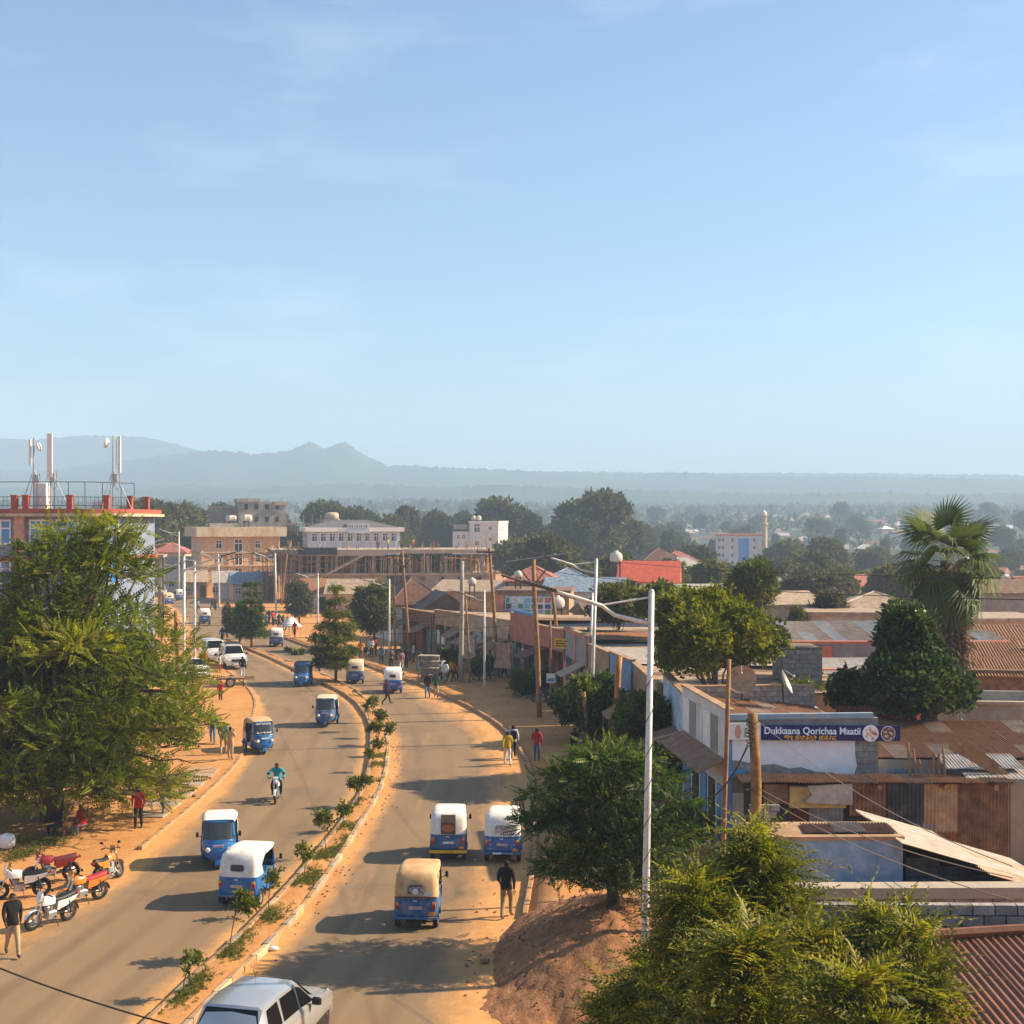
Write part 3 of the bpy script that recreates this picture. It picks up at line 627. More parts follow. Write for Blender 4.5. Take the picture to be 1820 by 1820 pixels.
    for (cx_, rr_, cols) in ((x0+3.87, .29, [(.85, .85, .85), (.8, .1, .15), (.95, .55, .05), (.3, .5, .7), (.7, .05, .2)]), (x0+4.5, .26, [(.2, .08, .05), (.7, .5, .4), (.35, .15, .1), (.8, .75, .7)])):
        zc = z0+.265+dz*(cx_-x0)/(x1-x0); M = Matrix.Translation((cx_, SY-.004, zc)) @ RT(R(90), 4, 'X')
        q = MB(); q.lathe([(rr_, 0), (rr_, .006)], 28, 0, M); q.build('picture_disc', sw, sg)
        M2 = Matrix.Translation((cx_, SY-.0105, zc)) @ RT(R(90), 4, 'X'); MB().lathe([(rr_*.93, 0), (rr_*.93, .003)], 28, 0, M2).build('picture', mat('sign_pic_%d' % int(rr_*100), cols[0], .6, .0, 1, stain=cols[2], stain_amt=.5, sscale=9), sg)
        r2 = random.Random(int(cx_*10)); q = MB(); 
        for k in range(26):
            a = r2.uniform(0, 6.3); d_ = rr_*.78*math.sqrt(r2.random()); M3 = Matrix.Translation((cx_+math.cos(a)*d_, SY-.014, zc+math.sin(a)*d_)) @ RT(R(90), 4, 'X') @ RT(r2.uniform(0, 3), 4, 'Z') @ Matrix.Diagonal((1, .55, 1, 1))
            q.lathe([(.045, 0), (.045, .004)], 8, k % 4, M3)
        q.build('tablet_print', [mat('pill_%d_%d' % (int(rr_*100), k), c_, .6, .0) for k, c_ in enumerate((cols*2)[1:5])], sg)
    pb = empty('picture_board', o, rz, 'white picture board left of the navy signboard behind the thin pole', 'sign')
    MB().bx(-.1, 1.12, SY+.01, SY+.07, 4.33, 4.9).build('panel', paint_white, pb)
    q = MB(); q.lathe([(.16, 0), (.16, .006)], 16, 0, Matrix.Translation((.32, SY+.008, 4.6)) @ RT(R(90), 4, 'X') @ Matrix.Diagonal((.7, 1.5, 1, 1))); q.build('portrait_print', mat('print_skin', (.6, .3, .22), .7, .05), pb)
    q = MB(); q.bx(.55, .6, SY+.002, SY+.009, 4.48, 4.72, 0); q.bx(.52, .63, SY+.002, SY+.009, 4.42, 4.47, 1); q.build('plant_print', [mat('print_green', (.12, .35, .1), .7, .05), paint_blue], pb)
drug_store()
# satellite dishes on that roof
def dish(loc, rz, tilt, rad, m, label):
    t = empty('satellite_dish', loc, rz, label, 'satellite dish', 'satellite dishes'); n = 6
    b = MB(); M = Matrix.Translation((0, 0, .75)) @ RT(R(tilt), 4, 'X'); rings = [[(rad*k/n*math.cos(a), rad*k/n*math.sin(a), .32*rad*(k/n)**2) for a in [2*math.pi*j/20 for j in range(20)]] for k in range(1, n+1)]
    b.loft(rings, 0, True, False, M); b.add([(0, 0, 0)]+rings[0], [(0, j+1, (j+1) % 20+1) for j in range(20)], 0, M); b.build('reflector', m, t, True)
    b = MB(); b.tube([(0, 0, 0), (0, .05, .72)], .035, 6); b.tube([(-.3, -.2, 0), (.3, .25, .02)], .03, 5); b.tube([(.3, -.2, 0), (-.3, .25, .02)], .03, 5); b.build('mast', metal_dark, t)
    b = MB(); b.tube([M @ Vector((0, rad*.9, .25)), M @ Vector((0, .1, rad*.95))], .015, 5); b.ball(M @ Vector((0, .1, rad*.95)), .05); b.build('feed_arm', metal_grey, t)
dish((8.95, 54.8, 5.2), R(-10), 62, .58, mat('dish_rust', (.45, .27, .16), .7, .3, 4, stain=(.3, .14, .07), stain_amt=.5, sscale=4), 'rusty round satellite dish on the drug store roof')
dish((10.6, 54.9, 5.1), R(75), 66, .5, metal_grey, 'edge on grey satellite dish on the drug store roof')
# ---------------------------------------------------------------- mural shop behind it
def mural_shop():
    t = empty('mural_shop', (7.2, 67.0, 0), R(-90), 'street shop with a painted blue mural wall and brown awning behind the drug store', 'shop')
    MB().bx(0, 9.6, .3, 6.5, 0, 3.5).build('wall', plaster_tan, t)
    MB().bx(0, 9.6, 0, .297, 2.9, 4.85).build('parapet', mat('mural_paint', (.33, .47, .58), .85, .2, 1.2, .1, stain=(.6, .68, .72), stain_amt=.6, sscale=1.7), t)
    MB().bx(-.02, 9.65, -.05, .35, 4.853, 4.95).build('coping', plaster_tan, t)
    for x in (0, 3, 6, 9.2): MB().bx(x, x+.4, 0, .297, 0, 2.897).build('pillar', plaster_tan, t)
    for k, x in enumerate((.8, 3.8, 6.8)): door(t, x+1.1, 0, 1.8, 2.4, .296, [paint_blue, metal_dark, wood_dark][k])
    b = MB(); b.prism([(-1.7, 2.15), (-1.1, 2.75), (-.01, 3.05), (-.01, 3.1), (-1.12, 2.8), (-1.74, 2.18)], 'x', 4.6, 9.4); b.build('awning', awning_brown, t)
    b = MB(); b.prism([(-1.72, 2.19), (-1.11, 2.81), (-.01, 3.11), (-.01, 3.14), (-1.13, 2.85), (-1.76, 2.22)], 'x', 6.6, 7.0); b.build('awning_stripe', mat('awning_tan', (.5, .3, .16), .8, .2, 2), t)
    sheets(t, (.2, .4, 3.75), (9.2, 0, 0), (0, 6.2, -.15), 10, 2, [tin_tan, tin_grey], 8, 8)
mural_shop()
# ---------------------------------------------------------------- shacks and yard walls at the bottom right
def shacks():
    Y0 = 47.2; s = F/Y0; X0 = (1335-CX)/s; lx = lambda px: (px-1335)/s; lz = lambda py: H-(py-HY)/s
    t = empty('tin_shack', (X0, Y0, 0), 0, 'long shack of patched corrugated sheets under the drug store', 'shack'); zt = lz(1390)
    MB().bx(0, lx(1800), .3, 1.5, 0, zt-.08).build('wall', shade_dark, t)  # near-black wall carries the shade of the open recess in its colour
    sheets(t, (lx(1318), -.35, zt), (lx(1800)-lx(1318), 0, -.02), (0, 1.75, -.05), 10, 1, [tin_brown, tin_rust], 3, 9, .03)
    for x0, x1, y0, y1, m_ in ((1512, 1578, 1394, 1452, tin_brown), (1580, 1645, 1394, 1472, tin_navy), (1645, 1706, 1396, 1482, tin_tan), (1706, 1745, 1396, 1530, tin_brown), (1745, 1800, 1394, 1540, tin_brown), (1578, 1612, 1462, 1510, tin_rust), (1610, 1668, 1466, 1520, tin_blue), (1666, 1706, 1480, 1530, tin_rust), (1440, 1502, 1434, 1472, tin_blue), (1408, 1442, 1430, 1472, tin_maroon), (1358, 1408, 1430, 1472, tin_navy)):
        q = link('wall_sheet', sheet_mesh(9, .03, m_, 'wall_sheet'), t, (lx((x0+x1)/2), .22-.03*random.random(), lz(y1))); q.rotation_euler = (R(90), 0, 0); q.scale = (lx(x1)-lx(x0), lz(y0)-lz(y1), 1)
    MB().cbx(lx(1402), lx(1502), -.2, .26, lz(1434), lz(1396), .04).build('cupboard', mat('panel_yellowish', (.5, .36, .13), .8, .2, 2, stain=(.3, .18, .08), stain_amt=.4), t)
    MB().prism([(lx(1425), lz(1424)), (lx(1512), lz(1428)), (lx(1512), lz(1390)), (lx(1432), lz(1394)), (lx(1440), lz(1410))], 'y', -.28, -.21).build('panel', mat('panel_grey', (.45, .42, .38), .8, .2, 2, stain=(.33, .2, .12), stain_amt=.4), t)
    MB().bx(lx(1358), lx(1400), -.02, .2, lz(1428), lz(1394)).build('panel', tin_brown, t)
    for px in (1558, 1676, 1764): b = MB(); b.tube([(lx(px), -.42, zt-.13), (lx(px), 1.4, zt-.15)], .09, 8); b.build('beam', wood, t)
    j = empty('lumber_pile', (13.7, 48.4, zt), 0, 'loose poles and planks standing on the shack roof', 'lumber'); r = random.Random(8)
    for k in range(7): q = MB(); x = k*.2; q.tube([(x, 0, 0), (x+r.uniform(-.1, .1), .05, r.uniform(.35, 1.15))], .045, 6); q.build('pole', wood, j)
    for k in range(2): q = MB(); q.bx(0, 2.2, 0, .12, 0, .3, 0, Matrix.Translation((1.3+k*.5, -.2+k*.3, .95)) @ RT(R(30+6*k), 4, 'Y')); q.build('plank', wood, j)
    t2 = empty('sheet_metal_roof', (15.6, 48.6, zt), 0, 'pale loose tin sheets lying on the shack roof at the right edge', 'roofing'); sheets(t2, (-.6, 1.2, .55), (2.6, 0, 0), (0, -1.3, -.25), 3, 1, [tin_grey], 7, 8, .02); sheets(t2, (-.1, .3, .22), (2.2, 0, 0), (0, -1.0, -.15), 2, 1, [tin_grey], 8, 8, .02)
    # blue wall house
    Y1 = 40.0; s = F/Y1; X1 = (1348-CX)/s; lx = lambda px: (px-1348)/s; lz = lambda py: H-(py-HY)/s; Wb = lx(1606)
    t = empty('blue_wall_house', (X1, Y1, 0), R(1), 'low blue plastered house with a mud covered roof before the tin shack', 'house')
    MB().bx(0, Wb, 0, 2.0, 0, lz(1494)).build('wall', plaster_blue, t); MB().bx(-.06, Wb+.04, -.05, .25, lz(1494)+.003, lz(1487)).build('coping', plaster_tan, t)
    b = MB(); b.prism([(.26, lz(1494)), (2.1, lz(1494)), (2.1, lz(1494)+.08), (1.2, lz(1494)+.16), (.26, lz(1489))], 'x', 0, Wb); b.build('mud_roof', plaster_tan, t)
    sheets(t, (lx(1440), .3, lz(1488)), (lx(1600)-lx(1440), 0, 0), (0, .9, .06), 3, 1, [tin_rust, tin_tan], 6, 10, .03); blocks(t, lx(1350), lx(1405), lz(1474), lz(1474)+.4, 1.6, .4, .2, 2, None)
    MB().bx(lx(1385), Wb+.05, -.3, -.003, lz(1592), lz(1578)).build('ledge', concrete_light, t)
    # lean-to with the bright slanting roof
    t = empty('lean_to', (0, 0, 0), 0, 'lean to with a bright slanting tin roof and dark ribbed wall', 'shed'); A = at(1520, 1443, 44); B = at(1800, 1538, 42); D = at(1603, 1502, 39.3); t.location = (A.x, D.y, 0); o_ = Vector((A.x, D.y, 0))
    sheets(t, A-o_, D-A, B-A, 4, 2, [tin_pale, tin_pale, tin_tan], 12, 9, .028, jitter=1.0)
    x0 = at(1608, 0, 40).x-o_.x; MB().prism([(x0+.05, 0), (5.2, 0), (5.2, 1.35), (x0+.05, 2.6)], 'y', .75, 3.6).build('wall', shade_dark, t)
    for k in range(5):
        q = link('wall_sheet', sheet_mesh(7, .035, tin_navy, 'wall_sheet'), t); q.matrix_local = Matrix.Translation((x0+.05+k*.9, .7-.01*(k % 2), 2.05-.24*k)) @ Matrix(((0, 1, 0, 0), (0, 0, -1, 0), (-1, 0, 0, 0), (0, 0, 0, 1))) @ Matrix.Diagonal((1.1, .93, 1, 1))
    # the two block walls
    Y2 = 29.2; t = empty('yard_wall', ((1560-CX)/F*Y2, Y2, 2.0), R(1), 'low block wall with concrete band behind the nearer yard wall', 'wall')
    MB().bx(-2.6, 5, .16, .36, -2, 2.35).build('backing', mortar, t); MB().bx(-2.6, 5, -.06, .45, 2.353, 2.58).build('band', concrete_light, t); blocks(t, -2.6, 5, 1.55, 2.35, .16, .4, .2, 4)
    t = empty('yard_wall', (5.5, 25.4, 2.0), R(-1.2), 'grey hollow block garden wall along the rusty roof', 'wall')
    MB().bx(0, 6, .16, .3, -2, 3.24).build('backing', mortar, t); blocks(t, 0, 6, 1.88, 3.28, .16, .4, .2, 14, th=.17, gap=.024); MB().bx(0, 6, .0, .16, .2, 1.88).build('footing', blockm[0], t)
    # rust red ribbed roof
    t = empty('red_brown_roof_house', (8.6, 20.0, 2.0), R(4), 'house with a red brown ribbed tin roof in the bottom right corner', 'house')
    MB().bx(-2.3, 5, .3, 4.2, -2, 2.0).build('wall', plaster_tan, t); sheets(t, (-2.6, 4.6, 2.86), (8.2, 0, .3), (.5, -5.0, -.75), 7, 1, [tin_redbrown], 13, 9, .028, jitter=.3)
    b = MB(); b.tube([(-2.6, 4.62, 2.92), (5.6, 4.62, 3.22)], .09, 6); b.build('ridge_cap', tin_redbrown, t)
shacks()
# ---------------------------------------------------------------- right hand middle ground
def right_mid():
    t = empty('rusty_roof_house', (15.6, 49.5, 0), R(-2), 'house with a wide rusty corrugated roof right of the signboard', 'house')
    MB().bx(-2.6, 6.5, .3, 6, 0, 3.72).build('wall', concrete_light, t)
    MB().bx(-2.5, 6.5, .24, .297, 2.9, 3.4).build('painted_band', mat('paint_faded_blue', (.2, .29, .4), .85, .3, 2, stain=(.38, .34, .27), stain_amt=.5, sscale=2), t)
    sheets(t, (-2.9, 6.4, 4.35), (9.6, 0, 0), (0, -6.0, -.5), 12, 3, [tin_rust, tin_rust, tin_tan], 21, 8, .028)
    t = empty('tin_fence', (13.0, 56.5, 0), 0, 'maroon corrugated fence between the drug store and the glossy bush', 'fence'); 
    for k in range(3):
        q = link('fence_sheet', sheet_mesh(9, .03, tin_maroon, 'fence_sheet'), t, (.5+k*.95, -.02*(k % 2), 2.0)); q.rotation_euler = (R(90), 0, 0); q.scale = (1, 2.75, 1)
    MB().bx(-.05, 3, .05, .15, 0, 2.2).build('rail', wood_dark, t)
    t = empty('concrete_house', (20.6, 60.5, 0), R(-6), 'unroofed grey concrete house at the right edge', 'house')
    b = MB(); b.bx(-1.3, 4, 0, .2, 0, 4.3); b.bx(-1.3, -1.1, .203, 5, 0, 4.3); b.bx(-1.097, 4, 4.8, 5, 0, 4.3); b.bx(-1.097, 4, .203, 4.797, 0, 3.7); b.build('wall', concrete, t); MB().bx(-1.4, 4.1, -.1, .25, 4.303, 4.42).build('coping', concrete_light, t)
    window(t, 1.2, 2.4, 1.0, .9, -.003)
    for k, (px, py, Y, m_, lab, w_, L_) in enumerate([(1738, 1190, 74, tin_blue, 'shed with a blue grey tin roof right of the palm trunk', 2.6, 4), (1775, 1160, 72, tin_rust, 'shed with a rusty tin roof at the right edge beside the palm', 3.2, 5), (1795, 1125, 84, tin_rust, 'upper rusty tin roof at the right edge', 4, 5)]):
        X = (px-CX)/F*Y; z = H-(py-HY)/F*Y; t = empty('tin_shed', (X, Y, 0), R(-8), lab, 'shed'); MB().bx(-w_/2, w_/2, 0, L_, 0, z-.9).build('wall', tin_brown if k else tin_maroon, t)
        sheets(t, (-w_/2-.2, L_, z+.2), (w_+.4, 0, 0), (0, -L_-.4, -1.3), 3, 2, [m_], 30+k, 8, .03)
    # long grey building with coral trim and pale tin roof
    Y = 84; s = F/Y; X0, X1 = (1388-CX)/s, (1790-CX)/s
    t = empty('long_tin_house', (X0, Y, 0), 0, 'long grey building with coral trim and a pale tin roof behind the trees', 'building'); Wd = X1-X0; zt = H-(1142-HY)/s
    MB().bx(0, Wd, 0, 7, 0, zt-1.3).build('wall', plaster_coral, t); MB().bx(-.05, Wd+.05, -.25, -.003, zt-1.45, zt-.05).build('parapet', plaster_grey, t); MB().bx(-.1, Wd+.1, -.3, .1, zt-.047, zt+.1).build('trim', plaster_coral, t); MB().bx(-.1, Wd+.1, -.45, -.1, zt-1.62, zt-1.453).build('ledge', plaster_grey, t)
    MB().bx(1.85, 3.0, -.32, -.253, zt-1.3, zt-.2).build('coral_panel', plaster_coral, t)
    for k in range(5): door(t, 1.6+k*2.6, 0, 1.8, 2.2, -.003, plaster_grey)
    sheets(t, (-.2, 7, zt+.85), (Wd+.4, 0, 0), (0, -7.1, -.8), 16, 2, [tin_tan, tin_grey], 33, 7, .025)
    t = empty('block_ruin', ((1392-CX)/F*72, 72, 0), 0, 'unfinished tower of bare grey blocks right of the yellow green tree', 'wall'); zt = H-(1152-HY)/F*72
    MB().bx(0, 2.0, .02, 3, 0, zt).build('backing', mortar, t); blocks(t, 0, 2.0, zt-2.4, zt, .02, .42, .23, 17, th=.03); MB().bx(-.05, 2.05, -.06, .02, zt-1.35, zt-1.2).build('band', concrete, t)
    t = empty('pink_house', (19.5, 78.5, 0), 0, 'pink walled house with grey lean to under the long tin roof', 'house'); MB().bx(-4, 2, 0, 3, 0, 3.9).build('wall', plaster_coral, t); sheets(t, (-4.3, 3, 4.3), (6.6, 0, 0), (0, -3.6, -.5), 6, 1, [tin_grey], 35, 8); window(t, -1, 1.6, 3, 1.2, -.003)
right_mid()
# ---------------------------------------------------------------- row of shops along the right pavement
def shop(name, far, near, depth, h_, pm, wm, label, bays, doors, roofm, awn=None, seed=0, ph=None):
    far = Vector((*far, 0)); near = Vector((*near, 0)); d = near-far; Wd = d.length; t = empty(name, far, math.atan2(d.y, d.x), label, 'shop', 'shops along the right pavement'); r = random.Random(seed); ph = ph or h_-2.6
    MB().bx(0, Wd, 1.3, depth, 0, h_-.5).build('wall', wm, t); b = MB(); b.bx(0, .2, 0, 1.297, 0, h_-.5); b.bx(Wd-.2, Wd, 0, 1.297, 0, h_-.5); b.build('side_wall', wm, t)
    MB().bx(0, Wd, -.02, .2, h_-ph, h_).build('parapet', pm, t); MB().bx(-.08, Wd+.08, -.1, .26, h_+.003, h_+.1).build('coping', plaster_tan, t)
    bw = (Wd-.4)/bays
    for k in range(1, bays): x = .2+k*bw; MB().bx(x-.16, x+.16, 0, .28, 0, h_-ph-.003).build('pillar', pm, t)
    for k in range(bays): door(t, .2+(k+.5)*bw, 0, bw*.62, 2.25, 1.296, doors[k % len(doors)])
    MB().bx(.2, Wd-.2, .25, 1.297, h_-ph-.02, h_-ph+.05).build('soffit', shade_dark, t); MB().bx(-.1, Wd+.1, -.5, 1.29, 0, .17).build('step', concrete_light, t)
    sheets(t, (-.1, .28, h_-.2), (Wd+.2, 0, 0), (0, depth, -.35), max(3, int(Wd/1.0)), 2, roofm, seed, 7, .025)
    if awn:
        for k in range(bays):
            if r.random() < .75:
                m_ = awn[k % len(awn)]; x0, x1 = .25+k*bw, .15+(k+1)*bw; L_ = r.uniform(1.4, 2.2); z = h_-ph+.05; b = MB(); b.prism([(-L_, z-.75), (-.03, z), (-.03, z+.05), (-L_, z-.7)], 'x', x0, x1); b.build('awning', m_, t)
                for x in (x0+.1, x1-.1): 
                    b = MB(); b.tube([(x, -L_+.08, 0), (x, -L_+.08, z-.72)], .035, 5); b.build('awning_post', wood, t)
    return t
cloth_cols = [(.5, .08, .07), (.07, .12, .35), (.6, .55, .45), (.75, .72, .68), (.5, .33, .06), (.12, .25, .14), (.4, .12, .3), (.15, .14, .14)]
cloths = [mat('cloth_%d' % i, c, .9, .15, 4) for i, c in enumerate(cloth_cols)]
P1, P2, P3, P4 = (-10.2, 131), (-.2, 109.5), (3.6, 98), (6.6, 78)
lerp2 = lambda a, b, t: (a[0]+(b[0]-a[0])*t, a[1]+(b[1]-a[1])*t)
shop('brown_shop', P1, lerp2(P1, P2, .33), 8, 4.0, mat('fascia_brown', (.23, .1, .06), .85, .2, 2), plaster_pink, 'shop with dark brown fascia at the far end of the row', 3, [plaster_pink, paint_blue, metal_dark], [tin_brown, tin_tan], [tin_brown, plaster_tan], 1, 1.0)
shop('canopy_shop', lerp2(P1, P2, .34), lerp2(P1, P2, .64), 9, 4.3, plaster_tan, plaster_tan, 'tan shop with sagging brown canopies and hanging clothes', 3, [wood_dark, metal_dark, paint_blue], [tin_tan, tin_tan], [awning_brown, tin_tan], 2, 1.2)
shop('clothes_shop', lerp2(P1, P2, .65), lerp2(P1, P2, .99), 11, 4.35, tin_tan, plaster_tan, 'open fronted clothes shop under a broad sloping tin fascia', 3, [shade_dark, wood_dark], [tin_tan, tin_grey], [awning_brown], 3, 1.55)  # near-black door leaves stand in for the shaded open front
shop('pink_shop', lerp2(P2, P3, .02), lerp2(P2, P3, .5), 12, 5.0, plaster_pink, plaster_bluegrey, 'pink corner shop with blue grey pillars and a blue pipe on the roof', 2, [metal_dark, plaster_bluegrey], [tin_tan, tin_brown], None, 4, 2.1)
shop('pink_shop', lerp2(P2, P3, .52), lerp2(P2, P3, 1), 12, 4.5, plaster_pink, plaster_pink, 'lower pink shop behind the tall pole with crossarm', 2, [plaster_pink, shade_dark], [tin_tan, tin_brown], [tin_maroon], 5, 1.5)
shop('grey_shop', lerp2(P3, P4, .03), lerp2(P3, P4, .4), 14, 4.75, plaster_grey, plaster_grey, 'grey shop with coral corner stripes and a yellow sign', 3, [plaster_bluegrey, metal_dark], [tin_brown, tin_rust], [tin_tan], 6, 1.9)
shop('brown_awning_shop', lerp2(P3, P4, .42), lerp2(P3, P4, .72), 13, 4.3, plaster_tan, plaster_grey, 'tan shop with wide brown awning left of the white lamp posts', 2, [paint_blue, wood_dark], [tin_grey, tin_tan], [awning_brown], 7, 1.6)
shop('blue_awning_shop', lerp2(P3, P4, .74), P4, 12, 4.4, mat('mural_blue', (.14, .3, .5), .85, .2, 1.5, stain=(.35, .22, .14), stain_amt=.5, sscale=1.2), plaster_tan, 'shop with a blue painted fascia behind the shrubs', 2, [wood_dark, paint_blue], [tin_grey, tin_tan], [plaster_blue], 8, 1.7)
shop('shaded_shop', (6.7, 77.5), (7.0, 67.6), 10, 4.3, plaster_tan, plaster_tan, 'shop in deep shade under the yellow green tree', 3, [wood_dark, paint_blue], [tin_brown, tin_tan], [awning_brown], 9, 1.5)
def shop_extras():
    # coral stripes, yellow sign, blue pipe
    t = next(o for o in C.objects if o.name.startswith('grey_shop')); 
    for x in (7.0, 3.6): MB().bx(x, x+.35, -.06, -.023, .0, 4.7).build('coral_stripe', plaster_coral, t)
    MB().bx(-.1, 7.5, -.14, -.1, 4.62, 4.78).build('coral_trim', plaster_coral, t)
    p = at(986, 1135, 97.5); sg = empty('yellow_sign', (p.x, p.y, p.z), R(-35), 'small yellow painted sign on the grey shop', 'sign'); sg.location = (3.45, 97.0, 3.72)
    MB().bx(-.6, .6, -.05, 0, -.35, .35).build('panel', mat('sign_mustard', (.7, .42, .03), .7, .1, 3), sg); b = MB()
    for k, (x0, x1, z0, z1) in enumerate([(-.45, .1, .12, .2), (.16, .45, .12, .2), (-.45, .3, -.05, .03), (-.4, .0, -.22, -.14), (.05, .42, -.22, -.14), (-.45, -.38, -.25, .2)]): b.bx(x0, x1, -.06, -.051, z0, z1)
    b.build('lettering', mat('print_dark', (.12, .06, .02), .8), sg)
    t = next(o for o in C.objects if o.name == 'pink_shop'); b = MB(); b.tube([(.9, .1, 5.2), (5.4, .1, 5.2)], .16, 8); b.build('blue_pipe', paint_blue, t)
    # clothes and goods hanging in front of the shops
    r = random.Random(12); n = 0
    labs = ['hanging in the clothes shop front', 'hung under the tan shop canopy']
    for (a, b_, cnt, lab, dep) in ((lerp2(P1, P2, .66), lerp2(P1, P2, .98), 13, 'garment hanging in the clothes shop front', -.6), (lerp2(P1, P2, .38), lerp2(P1, P2, .62), 6, 'garment hung under the tan shop canopy', -1.0), (lerp2(P2, P3, .1), lerp2(P2, P3, .45), 4, 'cloth hanging at the pink corner shop', -.2)):
        for k in range(cnt):
            q = lerp2(a, b_, (k+r.random()*.6)/cnt); z = r.uniform(1.2, 2.0); hgt = r.uniform(.7, 1.25); wd = r.uniform(.4, .75); b = MB(); nx = 6; ang = math.atan2(b_[1]-a[1], b_[0]-a[0]); rings = []
            for s_ in (0, .35, .7, 1): rings.append([(wd*(i/nx-.5)*(1.0+.12*s_), .05*math.sin(i*2.1+k)*s_, hgt*(1-s_)) for i in range(nx+1)]+[(wd*(i/nx-.5)*(1+.12*s_), .05*math.sin(i*2.1+k)*s_+.05, hgt*(1-s_)) for i in range(nx, -1, -1)])
            b.loft(rings, 0, True, True); ci = r.randrange(8); o = b.build('garment', cloths[ci], None, True, (q[0]+dep*math.cos(ang+R(90))*-1 if 0 else q[0]-abs(dep)*.8, q[1]-abs(dep)*.3, z), ang)
            prop(o, ['red', 'navy blue', 'beige', 'white', 'ochre', 'dark green', 'purple', 'black'][ci]+' '+lab, 'garment', lab.replace('garment', 'garments'))
    b = MB(); 
    for k, (px, py, w_, h_, lab) in enumerate([(832, 1150, 1.3, 1.8, 'leaning tan display board at the clothes shop'), (893, 1165, 1.5, 1.9, 'big brown printed board standing beside the pink corner shop'), (846, 1132, 1.2, .9, 'goods board above the clothes shop door')]):
        p = G(px, 1215) if k == 1 else G(px, 1205); z = max(.2, at(px, py, p.y).z-h_/2); t = empty('display_board', (p.x, p.y, z), R(-20-8*k), lab, 'board'); MB().bx(-w_/2, w_/2, -.04, .02, 0, h_, 0, RT(R(-12), 4, 'X')).build('panel', mat('board_tan_%d' % k, [(.5, .38, .25), (.42, .26, .17), (.3, .3, .33)][k], .8, .25, 3, stain=(.2, .1, .07), stain_amt=.5, sscale=4), t)
        for q in (-w_/2+.05, w_/2-.1): MB().bx(q, q+.06, .03, .08, -z+.0, h_*.95).build('leg', wood_dark, t)
shop_extras()
